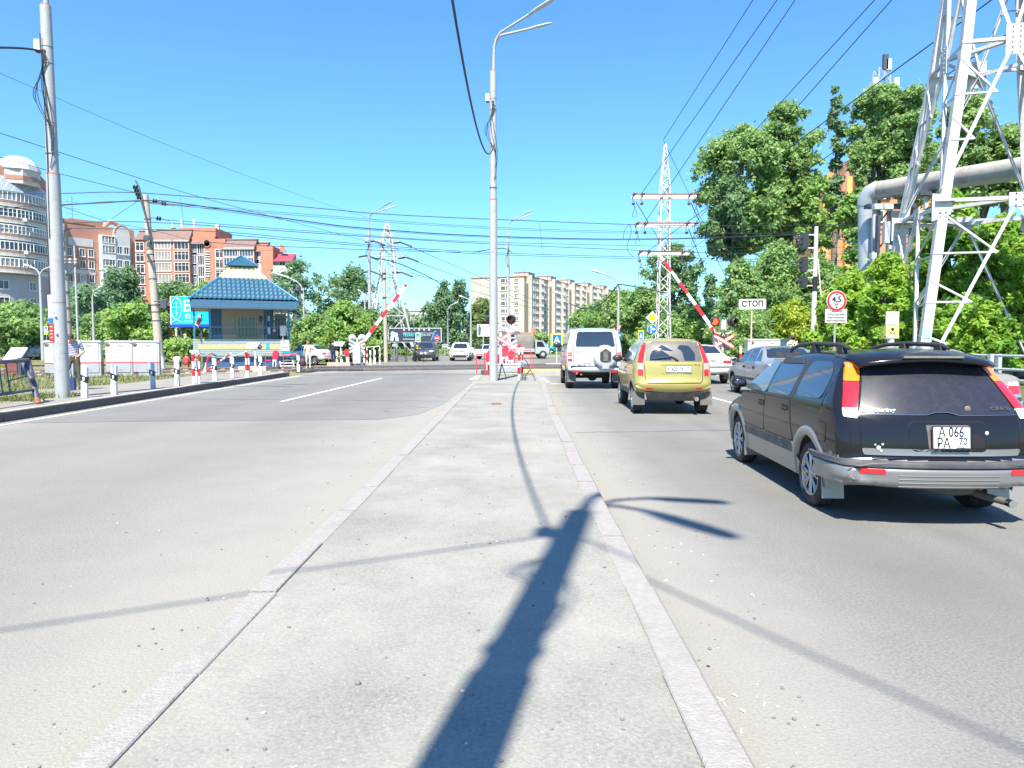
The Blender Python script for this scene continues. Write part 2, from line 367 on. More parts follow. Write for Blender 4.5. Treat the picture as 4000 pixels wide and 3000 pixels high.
# left footpath, kerb, verge, ballast
mb=MB();mb.prism([(-10.1,-12),(-10.1,13.8),(-10.45,32),(-10.6,33.5),(-13.6,31.2),(-13.2,24),(-14.6,18.6),(-17,15.5),(-30,14.6),(-30,-12)],-.03,.17,M['walk'],'XY');struct('footpath',mb)
kerb_run('kerb_footpath',[(x,y)for x,y in((-10.0,-6),(-10.0,13.8),(-10.35,32.2))],.22,.21,M['kerbdark'],2.0,-1,mt2=M['kerbtop'])
def trk(x,o=0):return 40.6+.42*x*(1 if x>-60 else 1)+o
TD=Vector((1,.36,0)).normalized()
def tline(off):
    return Vector((-17,36.9+off,0))
def tpt(off,x):
    o=tline(off);t=(x-o.x)/TD.x;return o+TD*t
def band(name,o0,o1,x0,x1,z,mt,h=.3):
    mb=MB();a,b,c,d=tpt(o0,x0),tpt(o0,x1),tpt(o1,x1),tpt(o1,x0)
    mb.prism([(p.x,p.y)for p in(a,b,c,d)],z-h,z,mt,'XY');return struct(name,mb)
band('ballast_left',-1.3,8.2,-90,-12.2,-.012,M['gravel']);band('ballast_right',-1.3,8.2,13.3,120,-.012,M['gravel'])
for i,(a,b)in enumerate(((-1.1,-.07),(.07,1.43),(1.57,4.3),(4.55,5.9),(6.06,7.2))):
    band('crossing_decking',a,b,-11.6,12.6,.045,M['rubber'],.08)
RG='rails of the two tracks over the crossing'
for off,lab in((0,'nearest rusty rail with shiny head, in front of the keeper hut'),(1.5,'second rail of the near track, just beyond the nearest rail'),(4.42,'third rail from the camera, first of the far track'),(5.95,'farthest rail from the camera, outer rail of the far track')):
    mb=MB();a=tpt(off,-90);b=tpt(off,110);q=Vector((TD.y,-TD.x,0))
    def strip(w0,z0,w1,z1,mt):
        vs=[e+q*u+Vector((0,0,h))for e in(a,b)for u,h in((-w0,z0),(w0,z0),(w1,z1),(-w1,z1))]
        mb.add(vs,[(0,1,5,4),(1,2,6,5),(3,0,4,7),(0,3,2,1),(4,5,6,7)],M['rail']);mb.add(vs,[(2,3,7,6)],mt)
    strip(.075,.06,.075,.075,M['rail']);strip(.012,.075,.012,.2,M['rail']);strip(.036,.2,.036,.235,M['railtop'])
    o=solo('rail',mb,lab,'rail',group=RG)
    o.location.z=-.16
    if off==0:o.location.z=-.155
mb=MB()
for off in(.75,5.2):
    for x in np.arange(-60,-12,.62):
        p=tpt(off,x);mb.box((p.x,p.y,-.035),(.24,2.5,.12),M['concrete'],Matrix.Rotation(math.atan2(TD.y,TD.x),3,'Z'))
o=struct('sleepers',mb)
# raised edge flap of the decking on the left lane
mb=MB()
for a,b,off in((-11.75,-8.2,-1.25),):
    p=tpt(off,a);q=tpt(off,b);mb.prism([(0,0),((q-p).length,0),((q-p).length,.10),(.3,.17),(0,.1)],0,.12,M['rubber'],'XZ')
o=struct('decking_edge',mb);o.location=tpt(-1.25,-11.75)+Vector((0,0,.01));o.rotation_euler=(0,0,math.atan2(TD.y,TD.x))
# painted lines
mb=MB()
def ln(a,b,wd,z=.008):
    a=Vector(a).to_3d();b=Vector(b).to_3d();d=(b-a).normalized();q=Vector((d.y,-d.x,0))*wd/2
    mb.add([p+Vector((0,0,z))for p in(a-q,a+q,b+q,b-q)],[(0,1,2,3)],M['line'])
ln((-6.12,18.6),(-5.72,31),.12);ln((-5.6,41.5),(-5.5,48),.12);ln((-6.3,6),(-6.3,-2),.12)
ln((-9.65,12),(-9.8,20),.09);ln((-9.8,20),(-9.98,33.2),.1);ln((-9.7,-4),(-9.65,12),.09);ln((-10.2,36.4),(-8.8,40.6),.14)
ln((1.45,26.6),(9.6,26.9),.3);ln((5.7,9),(5.7,25.5),.12)
ln((-1.72,29.8),(-1.56,33.4),.22);ln((1.42,27.5),(1.35,31.5),.14)
ln((3.5,58),(30,60),.14)
struct('road_markings',mb)
# stop-line patch joints / tar seam across left lane
mb=MB()
def seam(a,b,wd,mt):
    a=Vector(a).to_3d();b=Vector(b).to_3d();pts=[a.lerp(b,i/24)+Vector((random.uniform(-.02,.02),random.uniform(-.05,.05),.011))for i in range(25)]
    for p,q in zip(pts,pts[1:]):
        h=Vector((0,wd*random.uniform(.6,1.2),0));mb.add([p-h,q-h,q+h,p+h],[(0,1,2,3)],mt)
tar=mat('tar',(.05,.05,.05),.6,var=.2)
seam((-10,33.6),(-1.5,34.6),.07,tar);seam((-9.9,19.6),(-1.5,18.7),.015,tar);seam((1.1,12.2),(4.5,12.6),.012,tar);seam((1.2,22),(9,22.3),.02,tar)
struct('tar_seams',mb)
# worn yellow concrete blocks at the island nose by the rails
mb=MB();yb=mat('yellow_worn_block',(.62,.42,.14),.85,var=.2,scale=8)
mb.box((1.0,36.2,.1),(3.6,.35,.2),yb);mb.box((1.9,33.5,.11),(1.7,.3,.22),M['kerbtop']);struct('island_end_blocks',mb)
# soil bank with hedge on the right side of the road
bank=ground_mat('grassy_bank',(.10,.11,.05),(.25,.22,.15),(.09,.13,.03),dust_amt=.8,crack=False)
mb=MB();xs=[10.6,11.0,12.5,16,24,60];zs=[0,.18,.22,.3,.5,.8]
for(x0,z0),(x1,z1)in zip(zip(xs,zs),zip(xs[1:],zs[1:])):
    mb.add([(x0,-15,z0),(x1,-15,z1),(x1,44,z1),(x0,44,z0)],[(0,1,2,3)],bank)
mb.add([(10.6,44,0),(60,44,.0),(60,44,.8),(24,44,.5),(16,44,.3),(12.5,44,.22),(11,44,.18)],[tuple(range(7))],bank);struct('roadside_bank',mb)
sheet('central_lawn',[(-1.5,77),(18,84),(60,92),(60,260),(-40,260),(-14,92)],.05,ground_mat('lawn',(.10,.15,.035),(.2,.25,.1),(.14,.2,.04),dust_amt=.7,crack=False))
kerb_run('kerb_lawn',[(-14,92),(-1.5,76.7),(18,83.7),(60,91.7)],.3,.14,M['kerbtop'],2.0,1)
sheet('left_lawn',[(-12.5,62),(-12.5,90),(-70,100),(-90,50),(-30,47.5)],.04,M['earth'])
# grass tufts on the left verge
def grass_obj(name,regs,n,hmin,hmax,cols):
    V=[];Fc=[];mats=[mat('grass_%d'%i,c,.8,var=.15,scale=1)for i,c in enumerate(cols)];mi=[]
    for reg,cnt in regs:
        k=0
        while k<cnt:
            x=random.uniform(reg[0],reg[1]);y=random.uniform(reg[2],reg[3])
            cl=math.sin(x*2.3+1.1*math.sin(y*1.7))+math.sin(y*3.1+x)
            if cl<random.uniform(-1.6,1.2):k+=.3;continue
            k+=1;h=random.uniform(hmin,hmax)*(1+.4*cl*.5);a=random.uniform(0,6.28);wd=random.uniform(.006,.016)
            lean=Vector((random.gauss(0,.4),random.gauss(0,.4),1))*h;s=Vector((math.cos(a),math.sin(a),0))*wd;p=Vector((x,y,reg[4]))
            o=len(V);V+=[p-s,p+s,p+lean*.6+s*.8,p+lean];Fc.append((o,o+1,o+2,o+3));mi.append(random.randrange(len(cols)))
    me=bpy.data.meshes.new(name);me.from_pydata([tuple(v)for v in V],[],Fc);[me.materials.append(m)for m in mats];me.polygons.foreach_set('material_index',mi)
    o=bpy.data.objects.new(name,me);COL.objects.link(o);o['kind']='stuff';return o
g=grass_obj('grass',[((-34,-13.4,26.0,33.0,.0),9000),((-30,-13.6,19.5,26,.0),8000),((-17.5,-11.6,13.2,16.4,.17),2600),((-12.4,-11.2,16.6,18.4,.17),1100),((-60,-14,46.5,60,0),5000),((-14,-5,57,62,0.04),500)],0,.06,.17,[(.11,.15,.035),(.16,.19,.05),(.22,.2,.09),(.07,.11,.02)])
g['label']='patchy green and straw grass beside the footpath and rails';g['category']='grass'
g2=grass_obj('pole_weeds',[((-11.95,-11.05,17.2,17.75,.17),420)],0,.1,.3,[(.10,.17,.03),(.14,.2,.05)])
tag(g2,'clump of green weeds at the foot of the left lamp post','weeds')
# litter and loose stones
LM=[mat('litter_white',(.75,.73,.7),.8,var=.05),mat('litter_tan',(.55,.35,.2),.8,var=.1)]
st=mat('pebble',(.16,.15,.14),.9,var=.3,scale=30);st2=mat('pale_pebble',(.45,.43,.4),.9,var=.2,scale=30)
mb=MB()
for k in range(300):
    y=2.2+16*random.random()**1.8;x=random.uniform(-1.25,.95)if k%3 else random.uniform(-4,-1.7)
    r=random.uniform(.003,.011)*(1.4 if random.random()<.06 else 1);z=.118 if x>-1.4 else 0
    mb.ball((x,y,z+r*.4),(r,r*random.uniform(.6,1.2),r*.6),random.choice((st,st,st,st2)),6,4)
for k in range(240):
    y=2.4+20*random.random()**1.7;x=1.0+.012*y+abs(random.gauss(0,.28))if k%3 else-1.72-abs(random.gauss(0,.16));r=random.uniform(.003,.010)
    mb.ball((x,y,r*.4),(r,r*random.uniform(.6,1.2),r*.6),random.choice((st,st,st2)),6,4)
o=obj('pebbles',mb);o['kind']='stuff';o['label']='loose pebbles and grit scattered over the island and along its kerbs';o['category']='pebbles'
butts=[(2600,2265),(2568,2330),(2812,2725),(2820,2730),(2830,2745),(2900,2770),(2895,2850),(2940,2320),(2700,2150),(2660,2120),(2985,2745),(2870,2710)]
bme=None
for i,(px,py)in enumerate(butts):
    mb=MB();a=random.uniform(0,3.1);d=Vector((math.cos(a),math.sin(a),0))*.013
    p=G(px,py,.012);mb.cyl(-d,d*.55,.0042,.0042,LM[0],8);mb.cyl(d*.55,d,.0043,.0043,LM[1]if i%2 else LM[0],8)
    o=obj('cigarette_butt',mb);o.location=p+Vector((0,0,-.006));tag(o,'small discarded cigarette butt on the tan dust along the right kerb','litter','cigarette butts along the kerb')
mb=MB();mb.box((0,0,.02),(.22,.06,.03),M['rust'],Matrix.Rotation(.2,3,'Z'));solo('broken_brick',mb,'small reddish brown brick fragment lying on the island','brick',G(1940,1580,.118))
# ================================================================ vehicles
def paint(name,col,metal=.35,rough=.3,dirt=(.24,.21,.17),dirt_amt=.3,dirt_h=.55):
    m=mat(name,col,rough,metal,var=.05,scale=2,coat=.7);n=m.node_tree.nodes;l=m.node_tree.links;b=n['Principled BSDF']
    src=b.inputs['Base Color'].links[0].from_socket
    tc=n.new('ShaderNodeTexCoord');sp=n.new('ShaderNodeSeparateXYZ');l.new(tc.outputs['Object'],sp.inputs[0])
    nz=n.new('ShaderNodeTexNoise');nz.inputs['Scale'].default_value=5;nz.inputs['Detail'].default_value=8;nz.inputs['Roughness'].default_value=.7;l.new(tc.outputs['Object'],nz.inputs['Vector'])
    a=n.new('ShaderNodeMapRange');a.inputs[1].default_value=.15;a.inputs[2].default_value=dirt_h;a.inputs[3].default_value=1;a.inputs[4].default_value=.12;l.new(sp.outputs[2],a.inputs[0])
    q=n.new('ShaderNodeMath');q.operation='MULTIPLY';l.new(a.outputs[0],q.inputs[0]);l.new(nz.outputs['Fac'],q.inputs[1])
    q2=n.new('ShaderNodeMath');q2.operation='MULTIPLY';q2.use_clamp=True;q2.inputs[1].default_value=dirt_amt*2;l.new(q.outputs[0],q2.inputs[0])
    mx=n.new('ShaderNodeMix');mx.data_type='RGBA';mx.inputs[7].default_value=dirt+(1,);l.new(q2.outputs[0],mx.inputs[0]);l.new(src,mx.inputs[6]);l.new(mx.outputs[2],b.inputs['Base Color'])
    rr=n.new('ShaderNodeMapRange');rr.inputs[3].default_value=rough;rr.inputs[4].default_value=.7;l.new(q2.outputs[0],rr.inputs[0]);l.new(rr.outputs[0],b.inputs['Roughness'])
    return m
V_={}
V_['tyre']=mat('tyre_rubber',(.028,.027,.026),.85,var=.25,scale=12,bump=.3,bscale=60,stain=(.16,.14,.12),stain_amt=.5,stain_scale=6)
V_['alloy']=mat('alloy_wheel',(.55,.56,.57),.25,.9,var=.08)
V_['chrome']=mat('chrome',(.75,.75,.76),.12,1.0,var=.04)
V_['plastic']=mat('black_trim_plastic',(.03,.03,.032),.6,var=.2,scale=10)
V_['gap']=mat('panel_gap',(.006,.006,.007),.8,var=0)
V_['under']=mat('underbody',(.02,.019,.018),.9,var=.2)
V_['glass']=mat('car_glass',(.018,.024,.03),.04,var=.2,scale=1.2,spec=1.0,coat=.4)
V_['glasslite']=mat('clear_car_glass',(.10,.13,.14),.04,var=.3,scale=1.5,spec=1.0,coat=.5)
V_['dustglass']=mat('dusty_rear_glass',(.022,.022,.030),.25,var=.35,scale=60,spec=.5,stain=(.06,.058,.056),stain_amt=.3,stain_scale=12)
V_['dusthaze']=mat('thick_dust_on_glass',(.095,.093,.09),.5,var=.2,scale=9,spec=.5,stain=(.08,.08,.08),stain_amt=.3,stain_scale=2.5)
V_['lampred']=mat('red_lamp_lens',(.58,.015,.025),.12,var=.12,scale=30,coat=.8)
V_['lamporange']=mat('orange_lamp_lens',(.85,.20,.006),.12,var=.1,scale=30,coat=.8)
V_['lampclear']=mat('clear_lamp_lens',(.72,.73,.72),.12,var=.1,scale=30,coat=.8)
V_['lampdull']=mat('hazy_lamp_lens',(.52,.34,.32),.2,var=.15,scale=20,coat=.6)
V_['plate']=mat('number_plate',(.78,.78,.76),.4,var=.04)
V_['grime']=mat('grimy_plastic',(.10,.095,.085),.85,var=.35,scale=7,stain=(.22,.2,.17),stain_amt=.7,stain_scale=5)
def roundpoly(poly,r,seg=4):
    out=[];n=len(poly)
    for i in range(n):
        p=Vector(poly[i]);a=Vector(poly[i-1]);c=Vector(poly[(i+1)%n])
        da=(a-p);dc=(c-p);k=min(r,da.length*.45,dc.length*.45)
        p0=p+da.normalized()*k;p1=p+dc.normalized()*k
        for j in range(seg+1):
            t=j/seg;out.append((p0*(1-t)**2+p*2*t*(1-t)+p1*t*t))
    return out
def chaikin(pts,it=2):
    for _ in range(it):
        o=[pts[0]]
        for a,b in zip(pts,pts[1:]):
            o+=[(a[0]*.75+b[0]*.25,a[1]*.75+b[1]*.25),(a[0]*.25+b[0]*.75,a[1]*.25+b[1]*.75)]
        pts=o+[pts[-1]]
    return pts
class Car:
    def __init__(s,name,label,cat,loc,rz,sp,body_mats,scale=1.0,group=None):
        s.sp=sp;s.root=thing(name,label,cat,loc,rz,group);s.root.scale=(scale,)*3
        s.W=sp['w']/2;s.belt=sp['belt'];s.roof=max(p[1]for p in sp['prof']);s.zb=sp['prof'][0][1]
        pr=chaikin(sp['prof'],2);s.nt=len(pr)
        y0,z0=pr[0];y1,z1=pr[-1]
        bot=[(y1+(y0-y1)*k/11,z1+(z0-z1)*k/11)for k in range(1,11)]
        s.ring=np.array(pr+bot);n=len(s.ring)
        d=np.roll(s.ring,-1,0)-np.roll(s.ring,1,0);d/=np.linalg.norm(d,axis=1)[:,None]+1e-9
        s.nin=np.stack([d[:,1],-d[:,0]],1)
        s.yr=s.ring[:,0].min();s.yf=s.ring[:,0].max()
        s.build(body_mats)
    def hw(s,y,z):
        sp=s.sp;W=s.W;t=np.clip((z-s.belt)/(s.roof-s.belt),0,1.15)
        h=W-sp.get('tumble',.17)*t**1.15-.05*np.clip((s.belt-.25-z)/.5,0,1)**1.5-.018*np.clip((z-s.belt+.25)/.25,0,1)
        fr=np.clip((y-(s.yf-.75))/.75,0,1);rr=np.clip(((s.yr+.6)-y)/.6,0,1)
        return h-sp.get('tf',.10)*fr**2-sp.get('tr',.05)*rr**2
    def inset(s,t,i):
        sp=s.sp;r=sp.get('r',.06);t=np.abs(t);n=s.nin[i]
        u=np.clip((t-.86)/.14,0,1);rd=r*(1-np.sqrt(np.clip(1-u*u*.96,0,1)))
        ny=np.abs(n[...,0]);nz=np.abs(n[...,1])
        isr=n[...,0]>0
        bow=np.where(isr,sp.get('bowr',.10),sp.get('bowf',.28))*ny*t**2.6+sp.get('crown',.035)*nz*t**2
        return rd+bow
    def build(s,bm_):
        sp=s.sp;n=len(s.ring);ts=np.array([0,.2,.4,.58,.72,.82,.87,.91,.945,.97,.99,1.0]);ts=np.concatenate([-ts[:0:-1],ts]);m=len(ts)
        V=np.zeros((n,m,3));wi=np.zeros(n);E=np.zeros((n,2));idx=np.arange(n)
        for j,t in enumerate(ts):
            ins=s.inset(np.full(n,t),idx);ins=np.where(idx>=s.nt,ins*.0+(.03*abs(t)**4 if True else 0),ins)
            p=s.ring+s.nin*ins[:,None]
            w_=s.hw(p[:,0],p[:,1]);V[:,j,0]=t*w_;V[:,j,1]=p[:,0];V[:,j,2]=p[:,1]
        vs=V.reshape(-1,3).tolist();fs=[]
        for i in range(n):
            k=(i+1)%n
            for j in range(m-1):fs.append((i*m+j,i*m+j+1,k*m+j+1,k*m+j))
        zs=s.belt-.18
        for sd,j in((-1,0),(1,m-1)):
            prev=[i*m+j for i in range(n)];E=V[:,j,1:]
            spn=np.stack([np.clip(E[:,0],s.yr+.55,s.yf-.75),np.full(n,zs)],1)
            for q in(.06,.16,.3,.48,.68,.86):
                cur=[]
                for i in range(n):
                    p=E[i]*(1-q)+spn[i]*q;vs.append((sd*float(s.hw(p[0],p[1])),p[0],p[1]));cur.append(len(vs)-1)
                for i in range(n):
                    k=(i+1)%n;fs.append((prev[i],prev[k],cur[k],cur[i]))
                prev=cur
            # close the spine: match upper and lower points
            o=len(vs)
            for i in range(n):vs.append((sd*float(s.hw(spn[i][0],zs)),spn[i][0],zs))
            for i in range(n):
                k=(i+1)%n;fs.append((prev[i],prev[k],o+k,o+i))
        me=bpy.data.meshes.new('body');me.from_pydata(vs,[],fs)
        for a in bm_:me.materials.append(a)
        b=bmesh.new();b.from_mesh(me);bmesh.ops.remove_doubles(b,verts=b.verts,dist=.0015)
        bmesh.ops.recalc_face_normals(b,faces=b.faces);b.to_mesh(me);b.free()
        nm=me.polygons;nm.foreach_set('use_smooth',[True]*len(nm))
        o=bpy.data.objects.new('body',me);COL.objects.link(o)
        # wheel arches
        cut=MB();cut.m(bm_[0]);blk=V_['under']
        for y in sp['axles']:
            for sd in(-1,1):
                cut.cyl((sd*(s.W-.27),y,sp['wr']+.01),(sd*(s.W+.2),y,sp['wr']+.01),sp['ar'],sp['ar'],blk,40,True,True)
        cme=cut.mesh('cut');fixn(cme);cme.materials.clear();[cme.materials.append(x)for x in list(bm_)+[blk]]
        for p in cme.polygons:p.material_index=len(bm_)
        me.materials.append(blk)
        co=bpy.data.objects.new('cut',cme);COL.objects.link(co)
        md=o.modifiers.new('b','BOOLEAN');md.operation='DIFFERENCE';md.object=co;md.solver='EXACT'
        bpy.context.view_layer.update()
        nme=bpy.data.meshes.new_from_object(o.evaluated_get(bpy.context.evaluated_depsgraph_get()))
        bpy.data.objects.remove(o);bpy.data.objects.remove(co)
        nme.name='body';o=bpy.data.objects.new('body',nme);COL.objects.link(o);o.parent=s.root;s.body=o
    # surface functions
    def side(s,sd):return lambda a,b,off:(sd*(float(s.hw(a,b))+off),a,b)
    def _end(s,rng_,sg):
        i=np.arange(*rng_)
        def f(x,z,off):
            p=s.ring[i];w_=s.hw(p[:,0],p[:,1]);q=p
            for _ in range(4):t=np.clip(abs(x)/s.hw(q[:,0],q[:,1]),0,1);ins=s.inset(t,i);q=p+s.nin[i]*ins[:,None]
            o=np.argsort(q[:,1]);return(x,float(np.interp(z,q[o,1],q[o,0]))+sg*off,z)
        return f
    def rear(s):
        k=int(np.argmax(s.ring[:s.nt,1]));return s._end((0,k+1),-1)
    def front(s):
        k=int(np.argmax(s.ring[:s.nt,1]));return s._end((k,s.nt),1)
    def patch(s,mb,poly,fn,off,mt,rnd=.03,thick=.008,lv=6,seg=4):
        P2=[Vector(p)for p in(roundpoly(poly,rnd,seg)if rnd>0 else poly)]
        # densify long edges so the patch follows the surface
        Q=[]
        for a,b in zip(P2,P2[1:]+P2[:1]):
            k=max(1,int((b-a).length/.06));Q+=[a.lerp(b,j/k)for j in range(k)]
        c=sum(Q,Vector((0,0)))/len(Q);n=len(Q);vs=[fn(p.x,p.y,off-thick)for p in Q];
        for q in range(lv):
            for p in Q:
                u=p.lerp(c,q/lv);vs.append(fn(u.x,u.y,off))
        vs.append(fn(c.x,c.y,off));fs=[]
        for q in range(lv):fs+=[(q*n+i,q*n+(i+1)%n,(q+1)*n+(i+1)%n,(q+1)*n+i)for i in range(n)]
        fs+=[(lv*n+i,lv*n+(i+1)%n,len(vs)-1)for i in range(n)]
        mb.add(vs,fs[:n],mt,False);mb.add(vs,fs[n:],mt,True)
    def sidepart(s,name,poly,mt,off=.004,rnd=.04,sides=(-1,1),thick=.01,label=None,gap=None):
        r=[]
        for sd in sides:
            mb=MB()
            if gap:
                c=sum((Vector(p)for p in poly),Vector((0,0)))/len(poly);G_=[]
                for p in poly:
                    d=Vector(p)-c;G_.append(tuple(Vector(p)+Vector((math.copysign(gap,d.x),math.copysign(gap,d.y)))))
                s.patch(mb,G_,s.side(sd),off-.0022,V_['gap'],rnd,.004)
            s.patch(mb,poly,s.side(sd),off,mt,rnd,thick);r.append(obj(name,mb,s.root,label))
        return r
    def endpart(s,name,poly,mt,off=.004,rnd=.04,fn=None,thick=.01,label=None,mirror=False,parent=None):
        r=[]
        for pl in([poly]+([[(-x,z)for x,z in poly]]if mirror else[])):
            mb=MB();s.patch(mb,pl,fn or s.rear(),off,mt,rnd,thick);r.append(obj(name,mb,parent or s.root,label))
        return r
    def line(s,mb,pts,fn,wd=.006,mt=None,off=.002):
        P3=[]
        for a,b in zip(pts,pts[1:]):
            k=max(2,int(math.hypot(a[0]-b[0],a[1]-b[1])/.06))
            P3+=[fn(a[0]+(b[0]-a[0])*j/k,a[1]+(b[1]-a[1])*j/k,off)for j in range(k)]
        P3.append(fn(pts[-1][0],pts[-1][1],off));mb.tube(P3,wd/2,mt or V_['gap'],5)
    def wheels(s,width=.2,rim=.2,spokes=7,style='alloy',rmat=None):
        sp=s.sp;R_=sp['wr'];rm=rmat or V_['alloy']
        for y in sp['axles']:
            for sd in(-1,1):
                xo=s.W-.03
                hub=MB();hub.lathe([(.06,-.09),(R_*.5,-.09),(R_*.5,-.075),(.05,-.075)],V_['under'],(0,0,0),18,'X')
                h=obj('wheel',hub,s.root);h.location=(sd*xo,y,R_);h.rotation_euler=(0,0,0 if sd>0 else math.pi)
                t=MB();a=rim*1.03
                t.lathe([(a-.02,-width+.02),(a,-width),(R_-.03,-width),(R_-.006,-width+.03),(R_,-width+.06),(R_,-.05),(R_-.008,-.02),(R_-.04,.002),(a+.02,.004),(a,-.006),(a-.012,-.03)],V_['tyre'],(0,0,0),36,'X')
                for g in(-.25,-.5,-.75):
                    t.lathe([(R_+.0005,width*g-.004),(R_+.0012,width*g-.004),(R_+.0012,width*g+.004),(R_+.0005,width*g+.004)],V_['gap'],(0,0,0),36,'X')
                obj('tyre',t,h)
                r=MB();r.lathe([(rim*.93,-.08),(rim*.93,-.012),(rim,-.002),(rim*1.03,-.006),(rim*1.03,-.02),(rim*.96,-.035),(rim*.9,-.08)],rm,(0,0,0),32,'X')
                r.lathe([(.0,-.03),(.055,-.03),(.06,-.02),(.045,-.004),(.0,-.002)],rm,(0,0,0),16,'X')
                if style=='alloy':
                    for k in range(spokes):
                        a0=2*math.pi*k/spokes
                        for da in((-.12,.12)if spokes>6 else(0,)):
                            p0=Vector((-.022,math.cos(a0)*.045,math.sin(a0)*.045));p1=Vector((-.016,math.cos(a0+da)*rim*.96,math.sin(a0+da)*rim*.96))
                            r.cyl(p0,p1,.015 if spokes>6 else.035,.011 if spokes>6 else.025,rm,6)
                else:
                    r.lathe([(.05,-.028),(rim*.55,-.02),(rim*.8,-.035),(rim*.95,-.03),(rim*.95,-.04),(.05,-.045)],rm,(0,0,0),24,'X')
                obj('rim',r,h)
    def plate(s,txt,x,z,wd=.52,ht=.112,tilt=0,two=None,parent=None,y=None):
        f=s.rear();yy=f(x,z,.016)[1]if y is None else y
        mb=MB();mb.box((0,0,0),(wd+.02,.012,ht+.02),V_['plastic']);mb.box((0,-.007,0),(wd,.006,ht),V_['plate'])
        p=obj('number_plate',mb,s.root);p.location=(x,yy,z);p.rotation_euler=(tilt,0,0)
        if two:
            L=lettering
            L(p,two[0],.112,(-.005,-.0115,.044),M['ink'],sx=.74,bold=.012);L(p,two[1],.112,(-.068,-.0115,-.045),M['ink'],sx=.74,bold=.012)
            b=MB();b.box((.088,-.0108,-.043),(.106,.001,.082),M['ink']);b.box((.088,-.0112,-.043),(.1,.001,.076),V_['plate']);obj('region_box',b,p)
            L(p,two[2],.085,(.088,-.0128,-.03),M['ink'],sx=.8,bold=.012);L(p,'RUS',.03,(.072,-.0128,-.07),M['ink'])
        else:
            a,rg=txt;lettering(p,a,.112,(-.06,-.0115,-.002),M['ink'],sx=.76,bold=.03)
            b=MB();b.box((wd*.27,-.0108,0),(.004,.001,ht),M['ink']);obj('region_box',b,p)
            lettering(p,rg,.08,(wd*.385,-.0115,.012),M['ink'],sx=.8,bold=.025);lettering(p,'RUS',.022,(wd*.36,-.0115,-.04),M['ink'])
        return p
    def mirror_(s,y,z,mt,sides=(-1,1),sc=1.0):
        for sd in sides:
            mb=MB();x=float(s.hw(y,z))
            mb.ball((sd*(x+.12*sc),y,z+.02),(.105*sc,.055*sc,.068*sc),mt,14,10);mb.box((sd*(x+.03),y+.02,z-.02),(.09,.05,.035),V_['plastic'])
            o=obj('wing_mirror',mb,s.root);g=MB();g.ball((sd*(x+.125*sc),y-.045*sc,z+.02),(.07*sc,.012,.042*sc),V_['glass'],12,6);obj('mirror_glass',g,o)
    def handles(s,spots,mt=None):
        for y,z in spots:
            for sd in(-1,1):
                mb=MB();x,_,_=s.side(sd)(y,z,.012);mb.box((x,y,z),(.02,.14,.03),mt or V_['plastic']);x2=s.side(sd)(y,z,.005)[0];mb.box((x2,y,z),(.008,.17,.06),V_['gap'])
                obj('door_handle',mb,s.root)
def pane(c,poly,mt,name='side_window',rnd=.05,off=.005,sides=(-1,1)):return c.sidepart(name,poly,mt,off,rnd,sides)
# ---------------------------------------------------------------- black estate, nearest car
pb=paint('black_car_paint',(.011,.011,.015),.2,.2,dirt_amt=.05,dirt_h=.5)
pgry=paint('grey_lower_paint',(.24,.24,.235),.5,.35,dirt_amt=.35,dirt_h=.5)
sp=dict(w=1.67,belt=.98,tumble=.265,axles=(-1.2,1.265),wr=.305,ar=.36,r=.055,bowr=.12,tr=.05,
prof=[(-1.90,.31),(-2.03,.33),(-2.05,.36),(-2.055,.53),(-2.04,.57),(-2.0,.585),(-1.99,.60),(-1.985,.72),(-1.965,.86),(-1.93,.95),(-1.75,1.20),(-1.60,1.385),(-1.50,1.44),(-.9,1.475),(-.3,1.475),(.25,1.43),(.62,1.24),(1.02,1.02),(1.35,.95),(1.85,.80),(2.08,.66),(2.12,.5),(2.08,.32),(1.9,.24)])
pb.node_tree.nodes['Principled BSDF'].inputs['Coat Weight'].default_value=.3;pb.node_tree.nodes['Principled BSDF'].inputs['Specular IOR Level'].default_value=.25
c=Car('estate_car','dirty black and grey estate car with roof spoiler, nearest to the camera on the right','car',(3.75,7.93,0),R(-2.7),sp,[pb,pgry],1.02)
for q_ in c.body.data.polygons:
    if q_.material_index==0 and q_.center.z<.565 and q_.center.y<-1.5:q_.material_index=1
# grey lower band along the sides, tailgate and arches
c.sidepart('sill_trim',[(-1.16,.24),(.9,.24),(.9,.44),(-.82,.46)],pgry,.004,.02);c.sidepart('door_trim',[(-.80,.44),(.88,.44),(.88,.53),(-.80,.55)],V_['grime'],.012,.02)
for ya in sp['axles']:
    for sd in(-1,1):
        mb=MB();f=c.side(sd);vs=[];fs=[]
        for k in range(25):
            a=math.pi*(k/24)*1.12-.19
            for rr,of in((.35,-.03),(.362,.016),(.43,.012),(.44,0)):
                y=ya+math.cos(a)*rr;z=max(.2,.315+math.sin(a)*rr);vs.append(f(y,z,of))
        for k in range(24):fs+=[(k*4+j,k*4+j+1,k*4+j+5,k*4+j+4)for j in range(3)]
        mb.add(vs,fs,pgry,True);obj('wheel_arch_flare',mb,c.root)
dpoly=[(-.76,.57),(.07,.57),(.07,.95),(-.76,.965)]
c.sidepart('door',[(-.80,.56),(.10,.56),(.10,.955),(-.66,.965)],pb,.006,.05,gap=.007);c.sidepart('door',[(.12,.56),(1.02,.56),(1.04,.93),(.12,.955)],pb,.006,.05,gap=.007)
pane(c,[(-.66,1.0),(.06,.99),(.06,1.37),(-.46,1.385),(-.62,1.3)],V_['glass']);pane(c,[(.12,.99),(.90,.975),(.42,1.29),(.16,1.36)],V_['glasslite'])
pane(c,[(-1.44,1.03),(-.78,1.01),(-.74,1.36),(-1.25,1.365),(-1.40,1.25)],V_['glass'],rnd=.14)
